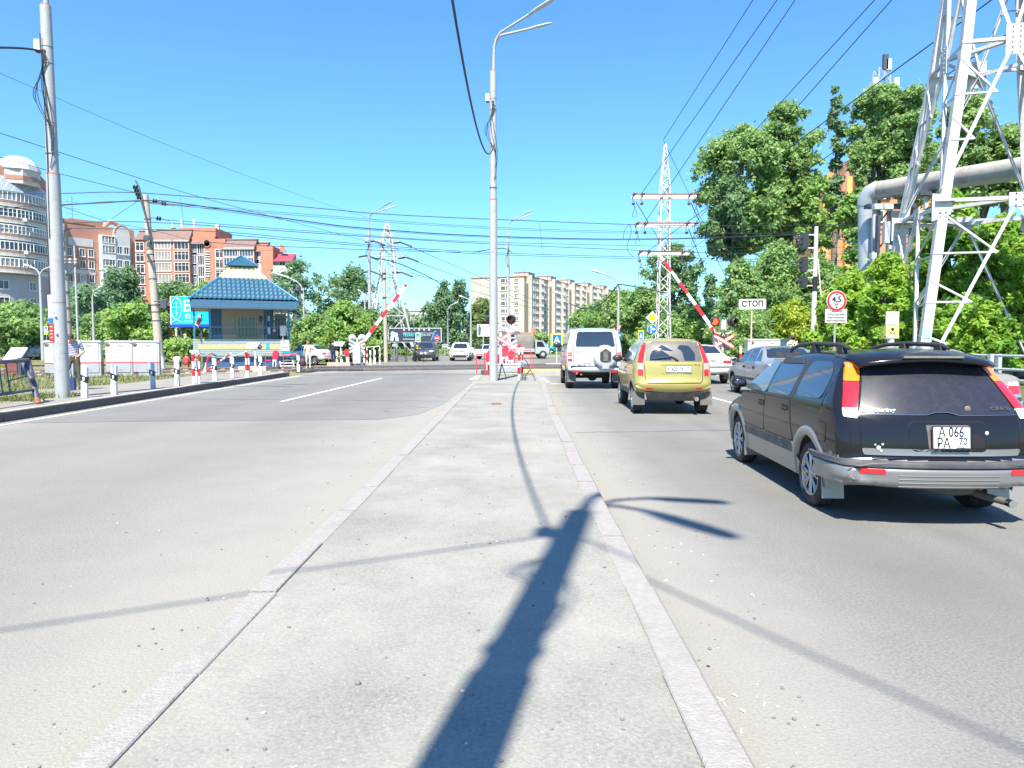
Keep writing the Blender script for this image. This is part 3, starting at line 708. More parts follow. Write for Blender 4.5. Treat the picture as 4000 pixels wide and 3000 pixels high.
c.sidepart('wind_deflector',[(-.58,1.325),(.06,1.315),(.05,1.375),(-.46,1.385)],V_['plastic'],.014,.04,thick=.012)
c.sidepart('window_pillar',[(-.74,.99),(-.67,.99),(-.60,1.39),(-.68,1.39)],V_['plastic'],.004,.01);c.sidepart('fuel_flap',[(-1.62,.66),(-1.46,.66),(-1.46,.83),(-1.62,.83)],pb,.006,.03,(-1,),gap=.005)
c.handles([(-.55,.87),(.22,.86)])
# tailgate
c.endpart('tailgate',[(-.64,.60),(.64,.60),(.65,.93),(-.65,.93)],pb,.006,.03)
c.endpart('tailgate_lower_band',[(-.63,.60),(.63,.60),(.645,.655),(-.645,.655)],pgry,.010,.02)
c.endpart('rear_window',[(-.645,.94),(-.12,.94),(0,.965),(.12,.94),(.645,.94),(.485,1.375),(-.485,1.375)],V_['dustglass'],.008,.03,thick=.015)
mb=MB();c.line(mb,[(-.645,.937),(-.13,.937),(-.05,.958),(.05,.958),(.13,.935),(.645,.935)],c.rear(),.006,V_['chrome'],.012);c.line(mb,[(-.65,.60),(-.655,.93),(-.49,1.37)],c.rear(),.009,V_['gap'],.004);c.line(mb,[(.65,.60),(.655,.93),(.49,1.37)],c.rear(),.009,V_['gap'],.004);pieces('tailgate_seam',mb,c.root)
for sg in(-1,1):
    lt=MB();A=[(.685,1.0),(.765,1.0),(.725,1.20),(.625,1.20)]
    def q(pl):return[(sg*x,z)for x,z in pl]
    f=c.rear()
    c.patch(lt,q([(.650,.99),(.752,.99),(.678,1.20),(.573,1.20)]),f,.016,V_['lampred'],.006,.03);o=obj('tail_lamp',lt,c.root)
    lo=MB();c.patch(lo,q([(.571,1.205),(.676,1.205),(.612,1.365),(.512,1.365)]),f,.016,V_['lamporange'],.006,.03);obj('indicator_lens',lo,o)
    lw=MB();c.patch(lw,q([(.668,.90),(.762,.91),(.754,.985),(.652,.985)]),f,.016,V_['lampclear'],.012,.03);obj('reversing_lens',lw,o)
# spoiler, roof rails
mb=MB();prof=[(-1.74,1.365),(-1.78,1.385),(-1.74,1.42),(-1.52,1.475),(-1.25,1.487),(-1.25,1.46),(-1.52,1.43)]
n_=len(prof);vs=[];XS=np.linspace(-1,1,15)
for t in XS:vs+=[(t*.575,y+.10*abs(t)**3,z-.05*t*t)for y,z in prof]
mb.add(vs,[(i*n_+k,i*n_+(k+1)%n_,(i+1)*n_+(k+1)%n_,(i+1)*n_+k)for i in range(14)for k in range(n_)]+[tuple(range(n_)),tuple(range(14*n_,15*n_))],pb,True)
spo=obj('roof_spoiler',mb,c.root);mb=MB();mb.box((0,-1.765,1.412),(.5,.03,.02),V_['grime'],Matrix.Rotation(-.3,3,'X'));obj('brake_lamp',mb,spo)
for sd in(-1,1):
    mb=MB();mb.tube([(sd*.455,-1.18,1.48),(sd*.46,-1.05,1.515),(sd*.46,-.4,1.53),(sd*.46,.05,1.515),(sd*.45,.35,1.47),(sd*.44,.42,1.43)],[.016,.022,.022,.022,.02,.014],V_['plastic'],8)
    for y,h in((-1.02,1.515),(-.35,1.53)):mb.prism([(y-.09,1.42),(y+.08,1.42),(y+.045,h),(y-.05,h)],sd*.455-.025,sd*.455+.025,V_['plastic'],'YZ')
    obj('roof_rail',mb,c.root)
# plate recess and plate
mb=MB();c.patch(mb,[(-.26,.625),(.34,.625),(.36,.70),(.34,.885),(-.28,.885),(-.30,.70)],c.rear(),.006,V_['gap'],.04,.004);c.patch(mb,[(-.252,.634),(.332,.634),(.352,.70),(.334,.878),(-.272,.878),(-.292,.70)],c.rear(),.010,pb,.04,.006);hp=obj('handle_panel',mb,c.root)
mb=MB();c.patch(mb,[(-.13,.655),(.20,.655),(.20,.855),(-.15,.855)],c.rear(),.013,V_['grime'],.01,.004);c.patch(mb,[(.215,.665),(.325,.665),(.325,.745),(.225,.79)],c.rear(),.013,V_['gap'],.02,.004);obj('plate_recess',mb,hp)
c.plate(None,.035,.755,.29,.17,R(-5),two=('А 066','РА','70'),y=c.rear()(.035,.755,.035)[1])
f=c.rear();a=R(90-34)
def rt(txt,x,z,size,mt,al,sx=1.2,sh=.15,bold=.02):
    xm=x+(.17 if al=='LEFT' else-.1);q0=f(xm,z,.018);y0=(x,q0[1],z);y1=f(xm,z+.03,.018);tl=math.atan2(.03,y1[1]-y0[1]);yw=math.atan2(f(xm+.12,z,0)[1]-f(xm-.12,z,0)[1],.24);lettering(c.root,txt,size,(x,q0[1]+(x-xm)*math.tan(yw),z),mt,(tl,0,yw),al,sx=sx,shear=sh,bold=bold)
tg=mat('pale_green_badge',(.62,.72,.66),.3,var=0)
rt('Z Touring',-.63,.972,.055,tg,'LEFT',1.15);rt('CARIB',.60,.985,.05,M['dsteel'],'RIGHT',1.4,0,0)
mb=MB()
for(x,z,r)in((-.52,.66,.02),(-.49,.69,.011),(-.545,.685,.009),(-.50,.635,.012),(.345,.79,.016)):mb.ball((x,f(x,z,.012)[1],z),(r,.003,r),V_['lampclear']if x>0 else mat('bird_mark',(.55,.52,.42),.8,var=.1),8,5)
mb.ball((.22,f(.22,.985,.012)[1],.985),(.028,.006,.026),mat('lock_cap',(.14,.12,.1),.5,var=.1),12,6);pieces('small_mark',mb,c.root)
# bumper
mb=MB()
def strip(z0,z1,out,mt,lift=0):
    vs=[];N=65;f=c.rear()
    rows_=[(z0,-.02),(z0+.006,out)]+[(z0+(z1-z0)*q,out)for q in(.2,.4,.6,.8)]+[(z1-.006,out),(z1,-.02)]
    for z,o_ in rows_:
        for k in range(N):
            t=-1+2*k/(N-1);
            vs.append((t,z,o_))
    P_=[]
    for t,z,o_ in vs:
        x=t*.70
        if abs(t)<=.94:u=t/.88*.70 if abs(t)<.88 else math.copysign(.70+(abs(t)-.88)/.06*.105,t);P_.append((f(u,z,o_)))
        else:
            e=(abs(t)-.94)/.06;yy=f(.805,z,0)[1]+.5*e;P_.append((math.copysign(float(c.hw(yy,z))+o_,t),yy,z))
    N_=N;mb.add(P_,[(r*N_+k,r*N_+k+1,(r+1)*N_+k+1,(r+1)*N_+k)for r in range(len(rows_)-1)for k in range(N_-1)],mt,True)
strip(.505,.562,.046,mat('dusty_bumper_plastic',(.05,.05,.055),.6,var=.3,scale=7,stain=(.14,.13,.12),stain_amt=.5,stain_scale=4));strip(.335,.504,.038,pgry);bp_=obj('rear_bumper',mb,c.root)
mb=MB();vs=[]
for k in range(4):
    z=.355+k*.03;mb.tube([f(x,z,.039)for x in np.linspace(-.40,.40,9)],.0042,pgry,6)
obj('bumper_ribs',mb,bp_)
for sg in(-1,1):
    mb=MB();c.patch(mb,[(sg*x,z)for x,z in((.50,.455),(.69,.455),(.70,.497),(.50,.497))],f,.044,V_['lampred'],.012,.02);obj('reflector',mb,bp_)
mb=MB();mb.tube([(.35,-1.3,.26),(.42,-1.9,.24),(.47,-2.06,.235)],[.05,.03,.03],V_['grime'],10);mb.lathe([(.032,-.06),(.032,.0),(.026,.0),(.026,-.05)],V_['chrome'],(.47,-2.08,.235),14,'Y');mb.ball((.25,-1.6,.27),(.28,.22,.07),V_['grime'],14,8);obj('exhaust',mb,c.root)
for ya,sd in((-1.2,-1),(-1.2,1),(1.265,-1)):
    mb=MB();mb.box((sd*.72,ya-.34,.235),(.19,.02,.19),pgry,Matrix.Rotation(-.12,3,'X'));obj('mud_flap',mb,c.root)
c.mirror_(.88,1.03,pb,sc=.92);c.wheels(.195,.205,8,rmat=mat('dark_chrome_wheel',(.42,.42,.43),.15,.95,var=.1))
mb=MB();c.patch(mb,[(-.62,.98),(.62,.98),(.50,1.40),(-.50,1.40)],c.front(),.005,V_['glass'],.04);obj('windscreen',mb,c.root)
c.endpart('headlamp',[(.42,.64),(.70,.66),(.68,.76),(.44,.74)],V_['lampclear'],.008,.03,c.front(),mirror=True)
# ---------------------------------------------------------------- yellow-green hatchback
py_=paint('olive_yellow_paint',(.41,.345,.085),.35,.3,dirt=(.36,.31,.16),dirt_amt=.38,dirt_h=.9)
sp=dict(w=1.70,belt=1.05,tumble=.24,axles=(-1.1,1.28),wr=.33,ar=.385,r=.07,bowr=.14,tr=.07,
prof=[(-1.60,.46),(-1.74,.50),(-1.80,.60),(-1.80,.72),(-1.74,.80),(-1.73,1.0),(-1.71,1.14),(-1.60,1.42),(-1.48,1.60),(-1.38,1.645),(-.8,1.68),(-.2,1.67),(.25,1.60),(.75,1.28),(1.0,1.14),(1.6,1.0),(1.98,.84),(2.05,.6),(2.02,.42),(1.9,.38)])
c=Car('hatchback_car','olive yellow high hatchback with tall red tail lamps and wiped rear window','car',(3.55,16.85,0),R(-2.0),sp,[py_],1.0)
c.endpart('rear_window',[(-.62,1.165),(.62,1.165),(.55,1.60),(-.55,1.60)],V_['dusthaze'],.006,.05,thick=.012)
f=c.rear();mb=MB()
c.patch(mb,[(-.52,1.18),(-.05,1.19),(-.10,1.30),(-.28,1.42),(-.44,1.40),(-.50,1.30)],f,.008,V_['glass'],.03,.003);c.patch(mb,[(.22,1.18),(.46,1.18),(.46,1.34),(.34,1.50),(.14,1.52),(.08,1.45),(.18,1.38)],f,.008,V_['glass'],.03,.003);c.patch(mb,[(-.34,1.44),(-.22,1.40),(.0,1.38),(-.24,1.52)],f,.008,V_['glass'],.02,.003);obj('wiped_glass',mb,c.root)
mb=MB();mb.tube([f(-.50,1.21,.02),f(-.30,1.235,.035),f(-.05,1.27,.035),f(.08,1.19,.03)],[.007,.012,.014,.02],V_['plastic'],6);obj('rear_wiper',mb,c.root)
c.endpart('tailgate',[(-.60,.72),(.60,.72),(.62,1.155),(-.62,1.155)],py_,.006,.05);mb=MB();c.line(mb,[(-.63,1.15),(-.61,.74),(-.56,.70),(.56,.70),(.61,.74),(.63,1.15)],f,.012,V_['gap'],.004);obj('tailgate_seam',mb,c.root)
mb=MB();c.patch(mb,[(-.29,.90),(.40,.90),(.44,1.12),(-.33,1.12)],f,.010,py_,.04,.02);c.patch(mb,[(-.30,1.095),(.42,1.095),(.42,1.125),(-.30,1.125)],f,.02,py_,.01,.02);obj('plate_recess',mb,c.root)
c.plate(('Н 620 АК','70'),.09,1.0,.52,.125,R(-3))
for sg in(-1,1):
    lt=MB();q=lambda pl:[(sg*x,z)for x,z in pl]
    c.patch(lt,q([(.655,1.13),(.76,1.13),(.725,1.32),(.60,1.60),(.545,1.60),(.60,1.40)]),f,.014,V_['lampred'],.01,.03);o=obj('tail_lamp',lt,c.root)
    lw=MB();c.patch(lw,q([(.655,1.06),(.765,1.06),(.765,1.125),(.655,1.125)]),f,.014,V_['lampdull'],.01,.03);c.patch(lw,q([(.655,.99),(.765,.99),(.765,1.055),(.655,1.055)]),f,.014,V_['lampdull'],.01,.03);obj('indicator_lens',lw,o)
    lw=MB();c.patch(lw,q([(.655,.86),(.76,.86),(.765,.985),(.655,.985)]),f,.014,V_['lampred'],.01,.03);obj('brake_lens',lw,o)
    mb=MB();c.patch(mb,q([(.46,.565),(.60,.565),(.60,.60),(.46,.60)]),f,.008,V_['lampred'],.012,.01);obj('reflector',mb,c.root)
mb=MB();vs=[]
for k,(z,iny)in enumerate(((.50,.02),(.42,.06),(.33,.16),(.29,.3))):vs+=[(x,-1.74+iny+.10*abs(x)**2,z)for x in np.linspace(-.62+.08*k*.4,.62-.08*k*.4,9)]
mb.add(vs,[(r*9+k,r*9+k+1,(r+1)*9+k+1,(r+1)*9+k)for r in range(3)for k in range(8)],V_['grime'],True);obj('lower_bumper',mb,c.root)
for sg in(-1,1):
    mb=MB();mb.box((sg*.73,-1.53,.36),(.26,.03,.30),V_['grime'],Matrix.Rotation(-.15,3,'X'));obj('mud_flap',mb,c.root)
mb=MB();mb.tube([(.44,-1.2,.38),(.47,-1.72,.36)],.04,M['rust'],10);mb.lathe([(.048,-.08),(.048,0),(.038,0),(.038,-.07)],V_['chrome'],(.47,-1.72,.36),14,'Y');obj('exhaust',mb,c.root)
pane(c,[(-1.32,1.18),(-.30,1.14),(-.28,1.53),(-1.08,1.55)],V_['glass'],rnd=.06);pane(c,[(-.22,1.14),(.62,1.11),(.20,1.48),(-.20,1.53)],V_['glass'],rnd=.05)
c.sidepart('door',[(-.26,.50),(.80,.50),(.80,1.08),(-.26,1.10)],py_,.006,.06,gap=.007);c.sidepart('sill_trim',[(-.70,.40),(.88,.40),(.88,.52),(-.70,.54)],V_['grime'],.008,.02)
c.handles([(-.05,.98)],py_);c.mirror_(.62,1.17,V_['plastic'],sc=1.25);c.wheels(.2,.21,5)
mb=MB();c.patch(mb,[(-.62,1.18),(.62,1.18),(.50,1.56),(-.50,1.56)],c.front(),.005,V_['glass'],.04);obj('windscreen',mb,c.root)
lettering(c.root,'HR-V',.05,f(.47,1.09,.012),M['ink'],(R(84),0,0),sx=1.6)
# ---------------------------------------------------------------- white off-roader
pw=paint('white_silver_paint',(.49,.50,.51),.25,.28,dirt=(.35,.33,.3),dirt_amt=.25,dirt_h=.8)
sp=dict(w=1.90,belt=1.35,tumble=.15,axles=(-1.32,1.44),wr=.38,ar=.43,r=.07,bowr=.06,tr=.03,crown=.04,
prof=[(-2.0,.56),(-2.16,.58),(-2.19,.66),(-2.18,.74),(-2.11,.78),(-2.10,1.1),(-2.08,1.38),(-2.0,1.80),(-1.95,1.98),(-1.85,2.04),(-1.2,2.08),(-.2,2.07),(.3,2.02),(.62,1.75),(.95,1.42),(1.2,1.36),(1.95,1.22),(2.12,1.05),(2.15,.7),(2.1,.55),(1.9,.5)])
c=Car('offroad_car','white off-road car with covered spare wheel on its rear door, waiting beside the island','car',(2.80,25.75,0),R(-.6),sp,[pw],1.0)
f=c.rear()
c.endpart('rear_window',[(-.62,1.45),(.66,1.45),(.58,1.92),(-.56,1.92)],V_['glass'],.008,.07,thick=.012);mb=MB();c.patch(mb,[(-.645,1.43),(.685,1.43),(.60,1.945),(-.58,1.945)],f,.005,V_['gap'],.08,.004);obj('window_seal',mb,c.root)
mb=MB();c.line(mb,[(-.70,.80),(-.71,1.42),(-.64,2.0)],f,.014,V_['gap'],.003);c.line(mb,[(.74,.80),(.74,1.42),(.66,2.0)],f,.014,V_['gap'],.003);pieces('door_seam',mb,c.root)
mb=MB();mb.lathe([(.0,-.20),(.30,-.20),(.37,-.17),(.40,-.08),(.40,.02)],pw,(.34,-2.10,1.09),32,'Y');sw=obj('spare_wheel',mb,c.root)
mb=MB();hx=[(.34+.21*math.cos(a),1.12+.25*math.sin(a))for a in np.arange(math.pi/6,6.8,math.pi/3)[:6]];mb.prism(hx,-2.335,-2.27,V_['plastic'],'XZ');mb.box((.34,-2.33,.80),(.22,.03,.2),M['steel']);mb.box((.34,-2.345,1.12),(.16,.02,.34),V_['grime']);obj('wheel_bracket',mb,sw)
mb=MB();mb.tube([f(.12,1.40,.03),f(.5,1.46,.03),f(.68,1.49,.02)],.012,V_['plastic'],6);obj('rear_wiper',mb,c.root)
c.plate(('Н901УН','70'),-.38,.80,.54,.125);mb=MB();c.patch(mb,[(-.66,.87),(-.12,.87),(-.16,.99),(-.62,.99)],f,.05,pw,.03,.06);obj('plate_lamp_hood',mb,c.root)
for sg in(-1,1):
    lt=MB();c.patch(lt,[(sg*x,z)for x,z in((.755,.93),(.89,.95),(.89,1.24),(.755,1.24))],f,.012,V_['lampred'],.01,.04);o=obj('tail_lamp',lt,c.root)
    lw=MB();c.patch(lw,[(sg*x,z)for x,z in((.77,1.03),(.875,1.03),(.875,1.10),(.77,1.10))],f,.017,V_['lampclear'],.01,.008);c.patch(lw,[(sg*x,z)for x,z in((.77,1.14),(.875,1.14),(.875,1.21),(.77,1.21))],f,.017,V_['lamporange'],.01,.008);obj('lamp_lens',lw,o)
    mb=MB();mb.box((sg*.76,-1.86,.42),(.30,.03,.38),V_['grime'],Matrix.Rotation(-.1,3,'X'));obj('mud_flap',mb,c.root)
mb=MB();mb.box((-.62,-2.185,.60),(.22,.02,.06),V_['lampred']);mb.box((.62,-2.185,.60),(.22,.02,.06),V_['lampred']);obj('reflector',mb,c.root)
mb=MB();c.patch(mb,[(-.86,.75),(.86,.75),(.88,.79),(-.88,.79)],f,.02,pw,.01,.05);mb.box((0,-2.12,.785),(1.62,.1,.02),V_['plastic']);obj('rear_bumper',mb,c.root)
mb=MB();mb.cyl((-.6,-1.32,.40),(.6,-1.32,.40),.06,.06,V_['under'],10);mb.ball((.0,-1.32,.40),(.17,.17,.16),V_['under'],12,8);mb.tube([(-.4,-1.2,.5),(-.45,-2.1,.5)],.035,M['rust'],8);mb.box((-.1,-1.9,.52),(.9,.2,.1),V_['under']);obj('rear_axle',mb,c.root)
pane(c,[(-1.92,1.50),(-1.0,1.48),(-.98,1.90),(-1.85,1.90)],V_['glass']);pane(c,[(-.90,1.48),(-.08,1.46),(-.06,1.90),(-.88,1.90)],V_['glass']);pane(c,[(.0,1.46),(.78,1.43),(.34,1.86),(.0,1.90)],V_['glass'])
c.sidepart('door',[(-.92,.62),(-.06,.62),(-.06,1.42),(-.92,1.44)],pw,.006,.06,gap=.007);c.sidepart('door',[(.0,.62),(.92,.62),(.92,1.38),(.0,1.42)],pw,.006,.06,gap=.007)
c.handles([(-.8,1.25),(.12,1.25)]);c.mirror_(.72,1.46,V_['plastic'],sc=1.6);c.wheels(.24,.22,6)
mb=MB();c.patch(mb,[(-.70,1.46),(.70,1.46),(.62,1.95),(-.62,1.95)],c.front(),.005,V_['glass'],.04);obj('windscreen',mb,c.root)
lettering(c.root,'PATRIOT',.045,f(-.52,1.26,.012),M['dsteel'],(R(88),0,0),sx=1.4)
# ---------------------------------------------------------------- white saloon ahead of the yellow car
def saloon(name,label,loc,rz,pm,scale,lamp,glass=None,trim=None,spoiler=False,square=False):
    pf=[(-1.95,.34),(-2.10,.38),(-2.14,.5),(-2.12,.62),(-2.05,.70),(-2.03,.84),(-1.98,.98),(-1.85,1.02),(-1.55,1.04),(-1.35,1.10),(-.95,1.34),(-.75,1.395),(-.3,1.42),(.15,1.41),(.42,1.35),(.95,1.0),(1.1,.96),(1.75,.86),(2.05,.72),(2.12,.52),(2.08,.32),(1.9,.26)]
    if square:pf=[(-1.90,.34),(-2.04,.38),(-2.08,.5),(-2.05,.60),(-1.98,.66),(-1.97,.86),(-1.94,.98),(-1.80,1.01),(-1.40,1.02),(-1.26,1.06),(-.88,1.33),(-.70,1.385),(-.3,1.41),(.15,1.40),(.38,1.35),(.90,1.0),(1.05,.95),(1.8,.80),(2.02,.70),(2.06,.52),(2.02,.32),(1.9,.26)]
    sp=dict(w=1.68,belt=.93,tumble=.25,axles=(-1.27,1.25),wr=.295,ar=.345,r=.05 if not square else.03,bowr=.10,tr=.06,prof=pf)
    c=Car(name,label,'car',loc,rz,sp,[pm],scale);f=c.rear();gl=glass or V_['glass']
    c.endpart('rear_window',[(-.60,1.09),(.60,1.09),(.48,1.365),(-.48,1.365)],gl,.006,.05)
    pane(c,[(-1.22,1.02),(-.86,.99),(-.86,1.31),(-.98,1.26)],gl,rnd=.03);pane(c,[(-.80,.98),(-.10,.97),(-.10,1.34),(-.70,1.34)],gl);pane(c,[(-.03,.97),(.74,.96),(.30,1.27),(-.03,1.34)],gl)
    c.sidepart('door',[(-.92,.36),(-.07,.36),(-.07,.935),(-.80,.945)],pm,.005,.05,gap=.007);c.sidepart('door',[(-.05,.36),(.85,.36),(.85,.92),(-.05,.935)],pm,.005,.05,gap=.007)
    c.handles([(-.75,.82),(.08,.82)])
    if trim:c.sidepart('door_trim',[(-.90,.46),(.84,.46),(.84,.54),(-.90,.54)],trim,.012,.01)
    c.endpart('boot_lid',[(-.58,.68),(.58,.68),(.60,.97),(-.60,.97)],pm,.005,.04)
    for sg in(-1,1):
        lt=MB();c.patch(lt,[(sg*x,z)for x,z in lamp],f,.012,V_['lampred'],.02,.03);o=obj('tail_lamp',lt,c.root)
        zz=[z for _,z in lamp];xx=[x for x,_ in lamp];lw=MB();x0,x1,z0,z1=min(xx),max(xx),min(zz),max(zz)
        c.patch(lw,[(sg*x,z)for x,z in((x0+.05,z1-(z1-z0)*.4),(x1-.03,z1-(z1-z0)*.42),(x1-.04,z1-.015),(x0+.08,z1-.015))],f,.016,V_['lampdull'],.01,.006);obj('indicator_lens',lw,o)
        mb=MB();mb.box((sg*.70,-1.62,.27),(.2,.02,.22),V_['grime'],Matrix.Rotation(-.1,3,'X'));obj('mud_flap',mb,c.root)
    mb=MB();c.patch(mb,[(-.76,.60),(.76,.60),(.77,.645),(-.77,.645)],f,.015,V_['plastic'],.01,.03);mb.box((0,-2.0,.36),(1.2,.1,.05),V_['under']);obj('rear_bumper',mb,c.root)
    c.mirror_(.80,.99,pm);c.wheels(.185,.19,6,'steel' if square else 'alloy')
    mb=MB();c.patch(mb,[(-.62,.98),(.62,.98),(.50,1.36),(-.50,1.36)],c.front(),.005,gl,.04);obj('windscreen',mb,c.root)
    if spoiler:
        mb=MB();mb.prism([(-1.98,1.03),(-1.99,1.09),(-1.74,1.07),(-1.70,1.03)],-.62,.62,pm,'YZ');mb.box((0,-1.985,1.06),(.5,.02,.025),V_['lampred']);obj('boot_spoiler',mb,c.root)
    return c
pw2=paint('white_car_paint',(.60,.60,.60),.05,.25,dirt_amt=.2)
c=saloon('saloon_car','white saloon car ahead, partly hidden behind the olive yellow hatchback',(7.45,28.6,0),0,pw2,1.06,[(.44,.76),(.77,.74),(.77,.90),(.50,.88)])
mb=MB();mb.box((0,c.rear()(0,1.0,.012)[1],.99),(.6,.02,.025),V_['lampred']);obj('brake_lamp',mb,c.root);c.plate(('Р300РН','70'),.14,.82,.52,.112)
psil=paint('silver_blue_paint',(.36,.40,.44),.6,.3,dirt_amt=.3)
c=saloon('saloon_car','silver blue square saloon with boot spoiler, ahead of the black estate',(7.78,20.85,0),R(-1.5),psil,1.05,[(.44,.70),(.76,.69),(.76,.86),(.46,.86)],None,V_['grime'],True,True)
c.plate(('К 217 ОС','70'),0,.79)
# seats seen through its glass as dark shapes on the pane
c.endpart('headrest',[(-.34,1.11),(-.14,1.11),(-.16,1.25),(-.32,1.25)],V_['under'],.0095,.06,thick=.002,mirror=True);c.endpart('headrest',[(-.10,1.11),(.10,1.11),(.08,1.22),(-.08,1.22)],V_['under'],.0095,.05,thick=.002)
pbe=paint('beige_car_paint',(.40,.36,.29),.5,.3,dirt_amt=.25)
c=saloon('saloon_car','beige saloon car at the right edge, behind the black estate',(7.48,13.5,0),R(-1),pbe,1.06,[(.50,.72),(.77,.70),(.78,.84),(.62,.90)])
# ---------------------------------------------------------------- vehicles facing us beyond the crossing
def suv_front(name,label,loc,rz,pm,scale,dark):
    sp=dict(w=1.84,belt=1.0,tumble=.22,axles=(-1.3,1.35),wr=.35,ar=.41,r=.08,bowf=.2,bowr=.12,tf=.12,
prof=[(-1.9,.35),(-2.1,.45),(-2.12,.7),(-2.05,1.0),(-1.8,1.45),(-1.6,1.6),(-1.0,1.66),(0,1.66),(.4,1.58),(1.0,1.12),(1.15,1.06),(1.85,.97),(2.08,.85),(2.16,.6),(2.12,.36),(1.95,.28)])
    c=Car(name,label,'car',loc,rz,sp,[pm],scale);f=c.front()
    mb=MB();c.patch(mb,[(-.66,1.10),(.66,1.10),(.54,1.56),(-.54,1.56)],f,.006,V_['glass'],.06);obj('windscreen',mb,c.root)
    c.endpart('headlamp',[(.48,.80),(.80,.84),(.78,.93),(.50,.90)],V_['lampclear'],.01,.03,f,mirror=True)
    c.endpart('grille',[(-.46,.78),(.46,.78),(.48,.88),(-.48,.88)],V_['plastic'],.01,.03,f);c.endpart('air_intake',[(-.62,.36),(.62,.36),(.55,.54),(-.55,.54)],V_['plastic'],.01,.05,f)
    c.endpart('fog_lamp',[(.60,.44),(.80,.48),(.78,.62),(.66,.56)],V_['plastic'],.011,.03,f,mirror=True)
    mb=MB();mb.box((0,f(0,.66,.02)[1],.66),(.52,.02,.112),V_['plate']);p=obj('number_plate',mb,c.root);p2=MB();p2.box((-.04,f(0,.66,.034)[1],.66),(.36,.004,.07),M['steel']);obj('plate_digits',p2,p)
    mb=MB();mb.ball((0,f(0,.86,.02)[1],.86),(.07,.015,.05),V_['chrome'],12,6);obj('badge',mb,c.root)
    pane(c,[(-.05,1.06),(.85,1.04),(.42,1.48),(-.05,1.52)],V_['glass']);pane(c,[(-1.0,1.08),(-.12,1.06),(-.12,1.52),(-1.0,1.52)],V_['glass']);c.sidepart('door',[(-.05,.45),(.9,.45),(.9,1.0),(-.05,1.02)],pm,.006,.05)
    c.mirror_(.80,1.1,pm if not dark else V_['plastic'],sc=1.2);c.wheels(.22,.22,5);return c
suv_front('suv_car','dark grey SUV facing the camera beyond the crossing',(-7.35,60.5,0),R(180),paint('dark_grey_paint',(.10,.105,.12),.5,.3,dirt_amt=.3),1.0,True)
suv_front('suv_car','white SUV facing the camera beyond the crossing',(-4.45,61.5,0),R(180),paint('bright_white_paint',(.75,.75,.75),.05,.22,dirt_amt=.12),.96,False)
# lorry with a grey tarpaulin
t=thing('lorry','small grey lorry with a canvas covered load bed, crossing far behind the island','lorry',(1.0,69,0),R(-82))
tarp=mat('grey_tarpaulin',(.17,.16,.14),.85,var=.2,scale=2,bump=.6,bscale=4);lg=mat('lorry_grey_paint',(.33,.36,.40),.5,var=.1)
mb=MB();vs=[];N=15
for i in range(N):
    y=-2.0+3.0*i/(N-1);s_=.03*math.sin(i*2.1)
    vs+=[(-.98+s_,y,1.0),(-.97-s_,y,1.5),(-.95+s_,y,2.15),(-.8,y,2.33),(0,y,2.38),(.8,y,2.33),(.95,y,2.15),(.97,y,1.5),(.98,y,1.0)]
mb.add(vs,[(i*9+k,i*9+k+1,(i+1)*9+k+1,(i+1)*9+k)for i in range(N-1)for k in range(8)]+[tuple(range(9)),tuple(range((N-1)*9,N*9))],tarp,True);obj('tarpaulin',mb,t)
mb=MB();mb.box((0,-.5,.82),(2.0,3.1,.34),lg);mb.box((0,-.5,.55),(1.0,4.2,.2),V_['under']);obj('load_bed',mb,t)
mb=MB();mb.prism([(1.15,.5),(2.5,.5),(2.55,1.0),(2.35,1.1),(1.95,1.75),(1.15,1.82)],-.9,.9,lg,'YZ');o=obj('cab',mb,t);mb=MB();mb.prism([(1.3,1.15),(2.1,1.15),(1.85,1.65),(1.3,1.68)],-.91,.91,V_['glass'],'YZ');obj('cab_window',mb,o)
for y in(-1.4,1.9):
    for sd in(-1,1):
        mb=MB();mb.lathe([(.2,-.2),(.38,-.2),(.4,-.15),(.4,-.05),(.37,0),(.2,0),(.1,.02)],V_['tyre'],(0,0,0),24,'X');o=obj('wheel',mb,t);o.location=(sd*.95,y,.4);o.rotation_euler.z=0 if sd>0 else math.pi;mb=MB();mb.lathe([(.02,.03),(.17,.02),(.19,.005),(.19,-.02)],lg,(0,0,0),18,'X');obj('rim',mb,o)
# small distant cars
def far_car(label,px,py,d,rz,col,sc=1.0):
    p=P(px,py,d);c=saloon('parked_car',label,(p.x,d,.0),rz,paint('far_paint',col,.3,.3),sc,[(.46,.74),(.77,.72),(.77,.88),(.50,.88)]);return c
far_car('teal green car parked on the far side beyond the lorry',2118,1395,96,R(80),(.01,.22,.19))
far_car('dark blue car parked beyond the lorry, right of the teal car',2165,1395,97.5,R(84),(.02,.04,.09))
far_car('white and yellow car partly hidden by the central lamp post, on the crossroads',1900,1405,66,R(60),(.72,.70,.60))
far_car('white car parked behind the keeper hut steps',1205,1430,51,R(65),(.72,.73,.75),1.0)
far_car('dark blue car in the shade behind the information board',140,1400,62,R(95),(.03,.05,.08))
